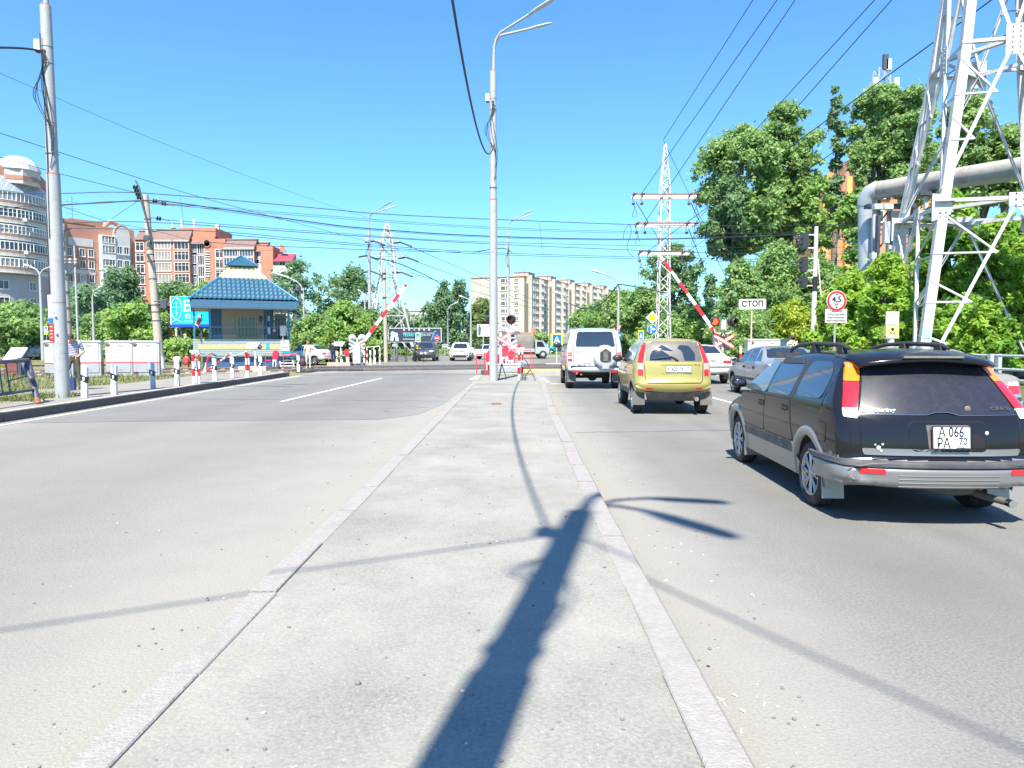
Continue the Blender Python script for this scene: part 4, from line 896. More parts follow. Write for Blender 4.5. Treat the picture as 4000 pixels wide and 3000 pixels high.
# ================================================================ lamp posts
def lamp_post(label,loc,hstep=6.8,htop=11.5,arms=((-24,2.5),(24,2.5)),rise=2.0,rz=0,group='street lamps along the road',r=(.162,.145,.128,.118),name='street_lamp',armr=.045):
    t=thing(name,label,'street lamp',loc,rz,group)
    mb=MB();mb.cyl((0,0,0),(0,0,hstep),r[0],r[1],M['pole'],24,False);mb.cyl((0,0,hstep-.01),(0,0,hstep+.025),r[1]+.004,r[2]+.012,M['rust'],24);mb.cyl((0,0,hstep),(0,0,htop),r[2],r[3],M['pole'],24,False)
    mb.cyl((0,0,htop),(0,0,htop+.03),r[3],r[3]-.01,M['rust'],24)
    for z in(htop*.63,htop*.42):mb.lathe([(r[0]*.98,z),(r[0]*.98,z)],M['pole'],n=8)
    obj('pole',mb,t)
    for az,L in arms:
        a=R(az);d=Vector((math.cos(a),math.sin(a),0));mb=MB();pts=[]
        off=d.cross(Vector((0,0,1)))*.0
        for s,z in((.02,-.05),(.03,.5),(.05,.9),(.13,1.15),(.3,1.36),(.6,1.36+(rise-1.36)*.18),(L-.95,1.36+(rise-1.36)*.75)):
            pts.append(d*s+Vector((0,0,htop+z)))
        mb.tube(pts,[.06,.055,.05,.048]+[armr]*3,M['pole'],10);o=obj('arm',mb,t)
        e=pts[-1];dr=(pts[-1]-pts[-2]).normalized();mb=MB();sd=dr.cross(Vector((0,0,1))).normalized();up=sd.cross(dr)
        prof=[(-.12,.05,.03),(0,.07,.045),(.2,.12,.06),(.65,.125,.06),(.9,.10,.045),(.98,.05,.02)];vs=[]
        for s,w_,h in prof:vs+=[e+dr*s+sd*(w_*math.cos(k*math.pi/4))+up*(h*math.sin(k*math.pi/4)*(1 if k<=4 else.6))for k in range(8)]
        mb.add(vs,[(i*8+k,i*8+(k+1)%8,(i+1)*8+(k+1)%8,(i+1)*8+k)for i in range(5)for k in range(8)]+[tuple(range(8)),tuple(range(40,48))],M['signback'],True);obj('lamp_head',mb,o)
    mb=MB();mb.cyl((0,0,htop-.9),(0,0,htop-.05),.09,.055,M['pole'],8)
    mb=MB();mb.box((-r[3]-.09,-.02,htop-.95),(.14,.13,.26),M['white']);mb.box((-r[3]-.09,-.02,htop-1.1),(.1,.1,.05),M['black']);obj('junction_box',mb,t)
    mb=MB()
    for k in range(5):
        pts=[(-.05+.02*k,-r[3]-.02,htop-1.1)];
        for q in range(1,9):pts.append((-.14+.05*k+.17*math.sin(q*.7+k)*(.6 if k>2 else 1),-r[3]-.03,htop-1.1-q*(.16+.05*k)))
        mb.tube(pts,.011,M['cable'],5)
    for z in(htop-1.0,htop-1.4,htop-2.85,htop-2.92):mb.lathe([(r[3]+.006,z),(r[3]+.012,z+.006),(r[3]+.006,z+.012)],M['cable'],n=16)
    obj('cable_bundle',mb,t)
    return t
base=G(1928,1487,.118)
L0=lamp_post('tall grey lamp post with two arms standing on the central traffic island',base)
lamp2=lamp_post('grey lamp post just behind the photographer, whose shadow lies on the island',Vector((-.97,-1.35,.118)),arms=((13,1.6),(-40,1.6)),rise=1.3)
L3=dup(L0,(P(1985,1418,66).x,66,-.05),R(2),'second lamp post on the island line, beyond the crossing and left of the panel block')
L4=dup(L0,(P(1447,1412,62).x,62,-.05),R(0),'two armed lamp post beyond the crossing in front of the white lattice tower')
lb=G(246,1552,.17)
L5=lamp_post('thick grey lamp post beside the left footpath with posters at eye height',lb,5.62,9.72,((-20,2.4),(20,2.4)),2.0,r=(.168,.158,.135,.124));L5.rotation_euler=(0,R(-.4),0)
mb=MB();mb.box((-.09,-.168,2.30),(.13,.01,.60),mat('poster_white',(.75,.75,.73),.6,var=.05));o=obj('white_poster',mb,L5);o.rotation_euler.z=-.28
mb=MB();mb.box((-.085,-.17,1.95),(.13,.012,.14),M['blue']);o=obj('blue_poster',mb,L5);o.rotation_euler.z=-.28
mb=MB();mb.box((-.075,-.172,1.65),(.15,.012,.46),M['red']);o=obj('red_poster',mb,L5);o.rotation_euler.z=-.28
for z in(1.8,1.7,1.62,1.53):
    q=MB();q.box((0,0,0),(.07,.003,.022),M['white']);k=obj('poster_text',q,o);k.location=(-.075,-.18,z)
mb=MB()
for k,z0 in enumerate((2.4,1.36,1.1)):mb.lathe([(.164,z0),(.167,z0+.006),(.164,z0+.012)],M['dsteel'],n=20)
mb.lathe([(.02,0),(.03,-.03),(.0,-.035)],M['steel'],(.03,-.165,1.62),8,'Y');mb.lathe([(.02,0),(.03,-.03),(.0,-.035)],M['steel'],(.02,-.165,2.05),8,'Y');mb.tube([(-.06,-.17,9.0),(-.04,-.165,8.2),(-.02,-.158,6),(-.05,-.165,4)],.012,M['cable'],5);pieces('clamp',mb,L5)
# thinner far lamps
def small_lamp(label,px,base_py,d,top_py,arms,r=.085,z0=0,name='street_lamp',al=1.8,rise=1.0):
    b=P(px,base_py,d);ht=P(px,top_py,d).z;b.z=z0
    t=thing(name,label,'street lamp',b,0,'distant street lamps')
    mb=MB();mb.cyl((0,0,0),(0,0,(ht-z0)*.45),r*1.25,r*1.2,M['pole'],12);mb.cyl((0,0,(ht-z0)*.45),(0,0,ht-z0),r,r*.8,M['pole'],12);obj('pole',mb,t)
    for dx,dz in arms:
        mb=MB();h=ht-z0;sg=math.copysign(1,dx);L=abs(dx)
        mb.tube([(0,0,h-.2),(.02*sg,0,h+.15*dz),(.15*L*sg,0,h+.5*dz),(.3*L*sg,0,h+.65*dz),(.78*L*sg,0,h+.92*dz)],r*.55,M['pole'],8);o=obj('arm',mb,t)
        mb=MB();a=Vector((.74*L*sg,0,h+.90*dz));b2=Vector((L*sg*1.08,0,h+1.05*dz));mb.cyl(a,b2,r*1.1,r*.8,M['signback'],8);obj('lamp_head',mb,o)
    return t
small_lamp('slim lamp post with one left arm beside the panel block, hung with black cables',2414,1400,58,1125,((-2.1,1.4),),.11)
small_lamp('pale twin armed lamp post right of the keeper hut',1190,1400,80,1145,((-3.2,2.2),(-2.2,1.9)),.1)
small_lamp('pale curved twin lamp left of the second brick block',166,1330,60,1078,((-1.2,.9),(1.4,.9)),.12)
small_lamp('slim lamp post among trees behind the grey cabinets',367,1340,62,1160,((.85,.9),),.09)
small_lamp('twin armed lamp post left of the white lattice tower',1428,1400,90,1165,((-.8,1.0),(.9,.7)),.12)
small_lamp('pale lamp post behind the dark billboard, single right arm',1750,1400,100,1215,((1.4,1.2),),.12)
small_lamp('twin armed pale lamp post left of the white billboard',1840,1395,90,1185,((-1.4,.9),(.45,.8)),.11)
small_lamp('lamp post half hidden by the white off-road car, single left arm',2222,1380,100,1185,((-2.2,1.6),),.13)
small_lamp('thin lamp far right of the panel block',2330,1380,150,1230,((-3.4,1.6),),.13)
small_lamp('short lamp beside the dark billboard',1612,1385,130,1245,((.9,.7),),.1)
# leaning pipe pole
mb=MB();a=P(305,1330,50);b=P(290,960,50);mb.cyl((0,0,0),b-Vector((a.x,a.y,0)),.07,.05,M['signback'],10);mb.box(b-Vector((a.x,a.y,0))+Vector((0,0,-.3)),(.5,.06,.06),M['dsteel']);solo('pipe_pole',mb,'thin leaning pale pole behind the second grey cabinet','pole',(a.x,a.y,0))
# second pole of the twisted cable near the pylon base
t=thing('concrete_pole','plain pale pole in front of the white lattice tower','pole',(P(1508,1405,56).x,56,0));mb=MB();h=P(1504,1047,56).z
mb.cyl((0,0,0),(-.08,0,h),.17,.12,M['concrete'],14);obj('post',mb,t);mb=MB();[mb.cyl((-.08,0,h-k),(-.08,0,h-k+.12),.16,.16,M['cable'],12)for k in(.5,.9,2.4)];obj('clamp',mb,t)
# ================================================================ railway poles
def insulator(mb,p,d,n=3,r=.1,mt=None):
    d=Vector(d).normalized()
    for k in range(n):
        c=Vector(p)+d*(k*.15);q=d.to_track_quat('Z','Y');prof=[(.025,-.04),(r,-.01),(r*.9,.02),(.03,.06)]
        vs=[c+q@Vector((rr*math.cos(2*math.pi*j/12),rr*math.sin(2*math.pi*j/12),h))for rr,h in prof for j in range(12)]
        mb.add(vs,[(i*12+j,i*12+(j+1)%12,(i+1)*12+(j+1)%12,(i+1)*12+j)for i in range(3)for j in range(12)]+[tuple(range(12)),tuple(range(36,48))],mt or M['brownins'],True)
b=P(628,1440,41);top=P(568,762,41);b.z=0;d_=top-b
t=thing('railway_pole','leaning concrete railway pole with black insulators at its head','pole',b)
mb=MB();mb.cyl((0,0,0),d_,.25,.16,M['concrete'],18);mb.cyl(d_*.0+Vector((0,0,.01)),d_*.075,.255,.25,M['white'],18,False);obj('post',mb,t)
mb=MB()
for f_ in(.28,.33,.37,.52,.62,.66,.69,.86,.965):
    c0=d_*f_;r_=.25-.09*f_;mb.cyl(c0,c0+d_.normalized()*.05,r_+.015,r_+.015,M['dsteel'],16)
pieces('band',mb,t)
br=d_*.97
mb=MB();tp=P(528,705,41)-b;mb.tube([P(592,965,40.8)-b,P(578,880,40.8)-b,P(560,800,40.8)-b,P(545,735,40.8)-b,P(530,706,40.8)-b],.045,M['dsteel'],6);mb.tube([P(600,968,40.8)-b,P(572,860,40.8)-b,P(552,790,40.8)-b],.035,M['dsteel'],6);obj('arm_bracket',mb,t)
for k in range(4):
    mb=MB();p=P(534+k*5,732+k*13.5,40.8)-b;insulator(mb,p,(-1,0,.1),2,.13,M['black']);insulator(mb,p+Vector((-.16,0,.02)),(-1,0,.1),1,.06,M['white']);obj('insulator',mb,t)
for px,py in((600,785),(635,795),(615,853)):
    mb=MB();a=P(575,py-4,41)-b;p=P(px,py,41)-b;mb.tube([a,p],.025,M['dsteel'],5);insulator(mb,p,(1,0,-.15),2,.13,M['black']);mb.tube([p,p+Vector((.7,0,-.12))],.03,M['dsteel'],5);obj('insulator',mb,t)
mb=MB();p=P(572,930,40.6)-b;mb.lathe([(.08,-.03),(.11,0),(.08,.03)],M['dsteel'],p,16,'Y');mb.lathe([(.16,-.02),(.19,0),(.16,.02)],M['dsteel'],p,16,'Y');obj('cable_coil',mb,t)
mb=MB();p=P(583,1010,40.6)-b;mb.box(p+Vector((0,0,0)),(.12,.1,.5),M['dsteel'],Matrix.Rotation(-.35,3,'Y'));mb.box(P(640,1190,40.7)-b,(.35,.15,.4),M['dsteel']);mb.tube([P(600,1178,40.7)-b,P(665,1172,40.7)-b],.03,M['dsteel'],5);obj('fitting',mb,t)
mb=MB();b2=P(268,1330,36);b2.z=0;h=P(262,872,36).z
t=thing('railway_pole','concrete railway pole with ceramic insulators behind the left lamp post','pole',b2);mb.cyl((0,0,0),(-.1,0,h),.19,.15,M['concrete'],16);[mb.cyl((-.05,0,z),(-.05,0,z+.05),.205,.205,M['dsteel'],14)for z in(2.6,3.3,4.1,5.0)];obj('post',mb,t)
mb=MB();mb.bar((-.3,-.2,h-2.2),(.75,-.2,h-2.1),.05,M['dsteel']);mb.bar((-.1,-.2,h-2.8),(.6,-.2,h-2.15),.045,M['dsteel']);mb.bar((-.3,-.2,h-.5),(.5,-.2,h-.3),.05,M['dsteel']);mb.tube([(-.2,-.2,h-.2),(-.1,-.25,h-.6),(.15,-.22,h-1),(0,-.22,h-1.6)],.02,M['cable'],5);mb.tube([(.2,-.2,h-.1),(.1,-.25,h-.8),(-.15,-.22,h-1.4)],.02,M['cable'],5);obj('bracket',mb,t)
cer=mat('pale_ceramic',(.55,.45,.33),.3,var=.1)
for k,x in enumerate((.05,.35,.62)):
    mb=MB();insulator(mb,(x,-.2,h-2.0),(0,0,1),2,.1,cer);obj('insulator',mb,t)
for px,tpy,d,rr in((3370,830,41,.16),):
    mb=MB();b3=P(px,1200,d);b3.z=.4;hh=P(px,tpy,d).z-.4
    t=thing('railway_pole','tan concrete pole with slanted brackets in front of the pipe elbow','pole',b3);mb.cyl((0,0,0),(.12,0,hh),.2,.13,M['concrete'],16);obj('post',mb,t)
    mb=MB();mb.bar((-.1,-.15,hh-1.0),(-1.7,-.15,hh-1.35),.05,M['dsteel']);mb.bar((-.1,-.15,hh-1.9),(-1.7,-.15,hh-1.5),.05,M['dsteel']);mb.bar((-.15,-.15,hh-1.95),(-1.2,-.15,hh-2.15),.05,M['dsteel']);mb.bar((.1,-.15,hh-1.9),(1.7,-.15,hh-.55),.06,M['dsteel']);obj('bracket',mb,t)
# ================================================================ lattice towers
def lattice(name,label,cat,loc,rz,secs,lw,bw,arms=(),peak=None,k_lower=0,mt=None,zig=False,group=None):
    mt=mt or M['pylon'];t=thing(name,label,cat,loc,rz,group)
    cs=((-1,-1),(1,-1),(1,1),(-1,1))
    for a,b in cs:
        mb=MB();
        for(z0,h0),(z1,h1)in zip(secs,secs[1:]):
            p,q=Vector((a*h0,b*h0,z0)),Vector((a*h1,b*h1,z1));mb.bar(p,q,lw,mt)
        obj('leg',mb,t)
    mb=MB()
    for(z0,h0),(z1,h1)in zip(secs,secs[1:]):
        n=max(1,round((z1-z0)/max(.5,(h0+h1)*.95)))if not zig else max(1,round((z1-z0)/(h0+h1)/.95))
        for i in range(n):
            f0,f1=i/n,(i+1)/n;za,zb=z0+(z1-z0)*f0,z0+(z1-z0)*f1;ha,hb=h0+(h1-h0)*f0,h0+(h1-h0)*f1
            for j in range(4):
                a,b=cs[j],cs[(j+1)%4];A0=Vector((a[0]*ha,a[1]*ha,za));B0=Vector((b[0]*ha,b[1]*ha,za));A1=Vector((a[0]*hb,a[1]*hb,zb));B1=Vector((b[0]*hb,b[1]*hb,zb))
                if zig:mb.bar(A0,B1,bw,mt)if(i+j//2*0)%2 else mb.bar(B0,A1,bw,mt)
                else:mb.bar(A0,B1,bw,mt);mb.bar(B0,A1,bw,mt)
                if i==n-1 or not zig and ha>.9:mb.bar(A1,B1,bw,mt)
    if peak:
        z,h=secs[-1];[mb.bar((a*h,b*h,z),(0,0,peak),lw*.7,mt)for a,b in cs]
    obj('bracing',mb,t);return t
# middle narrow tower
d=55;c0=P(2590,1320,d);zt=P(2590,548,d).z;zz=[P(2590,y,d).z for y in(988,880,768,735)]
t=lattice('lattice_tower','narrow white lattice power tower with three crossarms, in the middle distance','power tower',(c0.x,d,0),0,[(0,.52),(zz[0]-3,.40),(zz[3],.33),(zt-.3,.05)],.07,.045,zig=True,group='white lattice power towers',mt=mat('weathered_white_paint',(.62,.61,.58),.6,var=.12,scale=6,stain=(.3,.2,.14),stain_amt=.5,stain_scale=5))
ARM={}
for nm,py,x0,x1 in(('a',768,2468,2724),('b',880,2480,2715),('c',990,2492,2697)):
    z=P(2590,py,d).z;xa,xb=P(x0,py,d).x-c0.x,P(x1,py,d).x-c0.x;mb=MB()
    mb.box(((xa+xb)/2,-.42,z+.1),(xb-xa,.1,.1),M['rust']);mb.box(((xa+xb)/2,-.42,z-.06),(xb-xa-.3,.08,.16),M['white']);mb.box(((xa+xb)/2,.42,z),(xb-xa,.1,.2),M['pylon'])
    mb.bar((xa+.1,-.42,z),(xa+.1,.42,z),.06,M['rust']);mb.bar((xb-.1,-.42,z),(xb-.1,.42,z),.06,M['rust']);obj('crossarm',mb,t)
    for x,s in((xa+.15,-1),(xb-.2,1)):
        mb=MB()
        for u in(-.1,.55):
            q=Vector((x-s*u*.9*s*(1 if s>0 else-1)if False else x+(-u if s>0 else u),-.45,z));mb.tube([q,q+Vector((-.08,0,-.35)),q+Vector((.05,0,-.5))],.025,M['dsteel'],5);mb.ball(q+Vector((0,0,-.62)),(.13,.13,.12),M['brownins'],10,6);mb.ball(q+Vector((0,0,-.70)),(.08,.08,.08),M['white'],8,6);insulator(mb,q+Vector((0,-.1,.05)),(.3,-1,0),3,.1)
        q=Vector((x,-.5,z-.75));mb.tube([q+Vector((.25*math.sin(k*.63)*math.sin(k*.315),0,-.9*math.sin(k*.314)))for k in range(11)],.018,M['cable'],4)
        obj('insulator',mb,t)
# far white tower
d=86;c0=P(1517,1400,d);Z=lambda y:P(1517,y,d).z
t=lattice('lattice_tower','white lattice power tower beyond the crossing, behind the raised left barrier','power tower',(c0.x,d,0),R(20),[(0,2.75),(Z(1234),1.85),(Z(1082),.85),(Z(1000),.72),(Z(925),.5),(Z(872),.12)],.15,.08,group='white lattice power towers')
for py,L,L2 in((942,1.6,1.6),(1000,2.4,2.4),(1060,1.9,1.7)):
    z=Z(py);mb=MB();ca,sa=math.cos(R(-20)),math.sin(R(-20));h=.55
    for sg,LL in((-1,L),(1,L2)):
        tip=Vector((sg*LL*1.0,0,z));
        for dy in(-.4,.4):mb.bar((sg*h,dy,z),tip,.07,M['pylon']);mb.bar((sg*h*.8,dy,z+.75),tip,.05,M['pylon'])
    obj('crossarm',mb,t)
    for sg,LL in((-1,L),(1,L2)):
        mb=MB();p=Vector((sg*LL,0,z-.05));mb.cyl(p,p+Vector((1.1,-1.2,-.6)),.11,.11,M['dsteel'],8);mb.cyl(p,p+Vector((-.9,.8,-.1)),.11,.11,M['dsteel'],8);mb.tube([p+Vector((1.1,-1.2,-.6)),p+Vector((.7,-.5,-1.6)),p+Vector((0,.2,-1.5)),p+Vector((-.7,.7,-.3))],.02,M['cable'],4);obj('insulator',mb,t)
# big tower on the right
TL=(13.66,20.4);t=thing('lattice_tower','huge white steel power tower rising out of the frame at the right','power tower',(TL[0],TL[1],.3),R(-13.7),'white lattice power towers')
hwz=lambda z:1.85-.135*(z-5.0)if z<11 else 1.04-.05*(z-11)
cs=((-1,-1),(1,-1),(1,1),(-1,1));LV=[0,5.0,9.3,12.6,15.5,20]
pv=M['pylon']
for a,b in cs:
    mb=MB();pts=[Vector((a*hwz(z),b*hwz(z),z))for z in LV]
    for p,q in zip(pts,pts[1:]):mb.angle(p,q,.24,pv,.02,(-a,0,0));
    lg=obj('leg',mb,t);mb=MB();p=pts[1]
    mb.box(p+Vector((-a*.1,-b*.1,.03)),(.48,.48,.03),pv);mb.prism([(-.2,-.4),(.26,-.22),(.30,.0),(.12,.3),(-.2,.34)],b*.012-.01,b*.012+.01,pv,'XZ');
    for v in range(len(mb.v)-10,len(mb.v)):q=mb.v[v];mb.v[v]=(q[0]*-a+p.x,q[1]+p.y+b*.02,q[2]+p.z-.1)
    for k in range(6):mb.lathe([(.03,-.025),(.03,.025)],M['steel'],(p.x-a*(.0+.14*(k%3)),p.y+b*.045,p.z-.25-.12*(k//3)),6,'Y')
    obj('joint_plate',mb,lg)
def face(j):
    a,b=cs[j],cs[(j+1)%4];mb=MB();nrm=Vector(((a[0]+b[0])/2,(a[1]+b[1])/2,0))
    def pt(s,z):h=hwz(z);A=Vector((a[0]*h,a[1]*h,z));B=Vector((b[0]*h,b[1]*h,z));return A.lerp(B,s)+nrm*.01
    def br(s0,z0,s1,z1,w_=.12):mb.angle(pt(s0,z0),pt(s1,z1),w_*.68,pv,.012,-nrm)
    def lerp2(p,q,f):return(p[0]+(q[0]-p[0])*f,p[1]+(q[1]-p[1])*f)
    for m in(0,1):
        S_=(lambda s:s)if not m else(lambda s:1-s)
        br(S_(0),5.0,.5,5.0,.15);br(S_(0),9.3,.5,9.3,.14)
        D0,D1=(.03,.15),(.5,4.95)
        br(S_(D0[0]),D0[1],S_(D1[0]),D1[1],.13)
        for f,zl in((.72,4.75),(.45,2.9),(.22,1.45))if j in(0,3)else():
            p=lerp2(D0,D1,f);br(S_(0),zl,S_(p[0]),p[1],.08);br(S_(0),p[1],S_(p[0]),p[1],.08)
        D0,D1=(.02,5.35),(.5,9.2)
        br(S_(D0[0]),D0[1],S_(D1[0]),D1[1],.14)
        for f,zl in((.66,8.9),(.34,7.3))if j in(0,3)else():
            p=lerp2(D0,D1,f);br(S_(0),zl,S_(p[0]),p[1],.08);br(S_(0),p[1],S_(p[0]),p[1],.08)
        D0,D1=(.5,9.4),(.02,12.5);br(S_(D0[0]),D0[1],S_(D1[0]),D1[1],.14)
        p=lerp2(D0,D1,.5);br(S_(0),p[1],S_(p[0]),p[1],.07)
        for z0,z1 in((12.6,15.5),(15.5,20)):br(S_(0),z0,S_(1),z1,.1)
    o=obj('bracing',mb,t)
    for z,hh,nb in((5.0,.36,3),(9.3,.78,6)):
        mb=MB();q=Matrix.Rotation(math.atan2(nrm.x,-nrm.y),3,'Z');c_=pt(.5,z)+nrm*.03;mb.box(c_,(.5,.02,hh),pv,q)
        for r_ in range(nb):
            for s in(-.09,.09):e=c_+q@Vector((s,-.02,-hh*.42+r_*hh*.84/max(1,nb-1)));mb.ball(e,.022,M['dsteel']if nb==3 else M['steel'],6,4)
        obj('centre_plate',mb,o)
for j in range(4):face(j)
mb=MB()
for z in(5.0,9.3):
    h=hwz(z);ms=[Vector((0,-h,z)),Vector((h,0,z)),Vector((0,h,z)),Vector((-h,0,z))]
    for i in range(4):mb.angle(ms[i],ms[(i+1)%4],.1,pv)
pieces('diaphragm',mb,t)
# number label and the ladder-like climbing bolts on the front left leg
mb=MB();p0=Vector((-hwz(1.5),-hwz(1.5),1.5));mb.box(p0+Vector((.13,-.03,0)),(.18,.006,.24),mat('pale_blue_label',(.3,.62,.82),.5,var=.1));obj('number_label',mb,t)
# ================================================================ signs
def post(h,r=.03,mt=None,z0=0):mb=MB();mb.cyl((0,0,z0),(0,0,h),r,r,mt or M['steel'],10);return mb
FR=(R(90),0,0)
def at(px,py,d,z=0):p=P(px,py,d);return Vector((p.x,d,z))
# СТОП
t=thing('stop_line_sign','white rectangular sign reading СТОП on a thin post beside the right lane','road sign',at(2937,1188,30,.1));zc=P(2937,1188,30).z-.1
tanp=mat('yellowed_post',(.55,.45,.32),.6,var=.15);obj('post',post(zc-.2,.035,tanp),t)
mb=MB();mb.prism([tuple(v)for v in roundpoly([(-.61,-.215),(.61,-.215),(.61,.215),(-.61,.215)],.06)],-.06,-.045,M['white'],'XZ');p=obj('sign_panel',mb,t);p.location.z=zc
mb=MB();mb.prism([tuple(v)for v in roundpoly([(-.58,-.185),(.58,-.185),(.58,.185),(-.58,.185)],.05)],-.062,-.0605,M['ink'],'XZ');mb.prism([tuple(v)for v in roundpoly([(-.57,-.175),(.57,-.175),(.57,.175),(-.57,.175)],.05)],-.065,-.0628,M['white'],'XZ');obj('border',mb,p)
lettering(p,'СТОП',.33,(0,-.067,-.005),M['ink'],FR,sx=1.05,bold=.03);p.rotation_euler=(0,R(-1.5),R(8))
# 4,5 m
t=thing('height_limit_sign','round red rimmed sign reading 4,5 м above a white text plate','road sign',at(3264,1176,24,.3));zc=P(3264,1176,24).z-.3
obj('post',post(zc+.2,.035),t);mb=MB();mb.lathe([(.345,-.045),(.355,-.06),(.345,-.068)],M['white'],n=40,axis='Y');mb.lathe([(.335,-.069),(.335,-.0715)],M['signred'],n=40,axis='Y');mb.lathe([(.262,-.0725),(.262,-.0735)],M['white'],n=40,axis='Y');mb.lathe([(.335,-.045),(.335,-.04)],M['steel'],n=40,axis='Y')
p=obj('round_panel',mb,t);p.location.z=zc;lettering(p,'4,5',.27,(0,-.0755,.045),M['ink'],FR,bold=.03);lettering(p,'м',.15,(0,-.0755,-.115),M['ink'],FR,bold=.012)
mb=MB();mb.prism([(-.05,.235),(.05,.235),(0,.175)],-.0765,-.0745,M['ink'],'XZ');mb.prism([(-.05,-.235),(.05,-.235),(0,-.18)],-.0765,-.0745,M['ink'],'XZ');obj('arrowheads',mb,p)
mb=MB();mb.box((0,-.05,0),(.77,.012,.46),M['white']);p=obj('text_plate',mb,t);z2=P(3264,1234,24).z-.3;p.location.z=z2
for i,s in enumerate(('Переезд','оборудован','барьерами-','автоматами')):lettering(p,s,.105,(0,-.0585,.155-i*.105),M['ink'],FR,bold=.012,sx=1.02)
t.rotation_euler=(0,0,R(5))
# main road + arrows
t=thing('priority_road_sign','yellow diamond priority sign above a round blue arrow sign','road sign',at(2547,1240,40,0));z1=P(2547,1240,40).z;z2=P(2547,1286,40).z
obj('post',post(z1-.1,.035),t);mb=MB();mb.prism([tuple(v)for v in roundpoly([(-.36,0),(0,-.36),(.36,0),(0,.36)],.07)],-.06,-.045,M['white'],'XZ');mb.prism([(-.235,0),(0,-.235),(.235,0),(0,.235)],-.064,-.061,M['black'],'XZ');mb.prism([(-.225,0),(0,-.225),(.225,0),(0,.225)],-.067,-.0645,M['yellow'],'XZ');p=obj('diamond_panel',mb,t);p.location.z=z1
mb=MB();mb.lathe([(.265,-.045),(.27,-.055),(.265,-.06)],M['white'],n=36,axis='Y');mb.lathe([(.252,-.061),(.252,-.063)],M['blue'],n=36,axis='Y');p=obj('arrow_panel',mb,t);p.location.z=z2
mb=MB();mb.prism([(-.075,-.2),(-.02,-.2),(-.02,-.03),(.08,-.03),(.08,-.09),(.19,0),(.08,.09),(.08,.03),(-.02,.03),(-.02,.09),(.03,.09),(-.047,.21),(-.125,.09),(-.075,.09)],-.066,-.0635,M['white'],'XZ');obj('arrow_symbol',mb,p)
def ped_sign(label,px,py,d,w_=.7,base_z=0,foot=False,flip=1,rz=0,group=None,hgt=1.0):
    b=at(px,py,d,base_z);zc=P(px,py,d).z-base_z;t=thing('crosswalk_sign',label,'road sign',b,rz,group);obj('post',post(zc+.1,.03,M['white']if foot else None),t)
    h=w_*hgt;mb=MB();mb.box((0,-.05,0),(w_,.012,h),M['lime']);mb.box((0,-.058,0),(w_*.74,.004,h*.78),M['blue']);mb.prism([(-w_*.28,-h*.26),(w_*.28,-h*.26),(0,h*.28)],-.064,-.061,M['white'],'XZ');p=obj('sign_panel',mb,t);p.location.z=zc
    mb=MB();f=flip;q=w_
    mb.ball((.01*f,-.066,.10*q),(.04*q,.002,.04*q),M['ink'],8,6);mb.prism([(-.04*q*f,-.06*q),(.05*q*f,-.06*q),(.03*q*f,.07*q),(-.03*q*f,.07*q)],-.067,-.065,M['ink'],'XZ');mb.prism([(-.03*q,-.06*q),(.0,-.06*q),(-.08*q,-.22*q),(-.12*q,-.22*q)],-.067,-.065,M['ink'],'XZ');mb.prism([(0,-.06*q),(.05*q,-.06*q),(.12*q,-.22*q),(.07*q,-.22*q)],-.067,-.065,M['ink'],'XZ');obj('walker_symbol',mb,p)
    if foot:mb=MB();mb.box((0,0,.04),(1.6,.4,.08),M['white']);obj('foot',mb,t)
    return t
GP='pedestrian crossing signs'
ped_sign('blue crosswalk sign with lime border on a white stand beside the white off-road car',2175,1326,50,.85,0,True,group=GP)
ped_sign('lime bordered crosswalk sign showing above the yellow hatchback roof',2503,1310,48,.37,0,group=GP,hgt=1.9)
ped_sign('narrow crosswalk sign in front of the dark billboard, seen at an angle',1633,1318,66,.45,0,group=GP,hgt=1.9)
ped_sign('small crosswalk sign behind the left lamp post',181,1290,58,.32,0,group=GP,hgt=2.2)
ped_sign('narrow crosswalk sign under the left half of the blue billboard',689,1300,60,.16,0,group=GP,hgt=3.4)
ped_sign('narrow crosswalk sign under the right half of the blue billboard',724,1316,60,.20,0,group=GP,hgt=2.6)
# yield + right arrow
t=thing('yield_sign','yield triangle over a small round blue arrow, right of the white off-road car','road sign',at(2417,1281,55));z1=P(2417,1281,55).z;z2=P(2417,1309,55).z;obj('post',post(z1+.1,.04),t)
mb=MB();mb.prism([(-.22,.22),(.22,.22),(0,-.24)],-.06,-.045,M['signred'],'XZ');mb.prism([(-.15,.17),(.15,.17),(0,-.14)],-.064,-.061,M['white'],'XZ');p=obj('triangle_panel',mb,t);p.location.z=z1
mb=MB();mb.lathe([(.25,-.05),(.25,-.06)],M['blue'],n=28,axis='Y');mb.prism([(-.14,-.03),(.03,-.03),(.03,-.1),(.16,0),(.03,.1),(.03,.03),(-.14,.03)],-.065,-.061,M['white'],'XZ');p=obj('arrow_panel',mb,t);p.location.z=z2
# no-entry signs
def noentry(label,px,py,d,r):
    t=thing('no_entry_sign',label,'road sign',at(px,py,d),0,'red no entry signs');z=P(px,py,d).z;obj('post',post(z,.035),t);mb=MB();mb.lathe([(r,-.05),(r,-.06)],M['white'],n=30,axis='Y');mb.lathe([(r*.93,-.061),(r*.93,-.063)],M['signred'],n=30,axis='Y');mb.box((0,-.066,0),(r*1.35,.004,r*.36),M['white']);p=obj('round_panel',mb,t);p.location.z=z;return t
noentry('large red no entry sign at the right end of the dark billboard',1707,1321,68,.25);noentry('smaller no entry sign just above the dark grey SUV',1661,1345,68,.17)
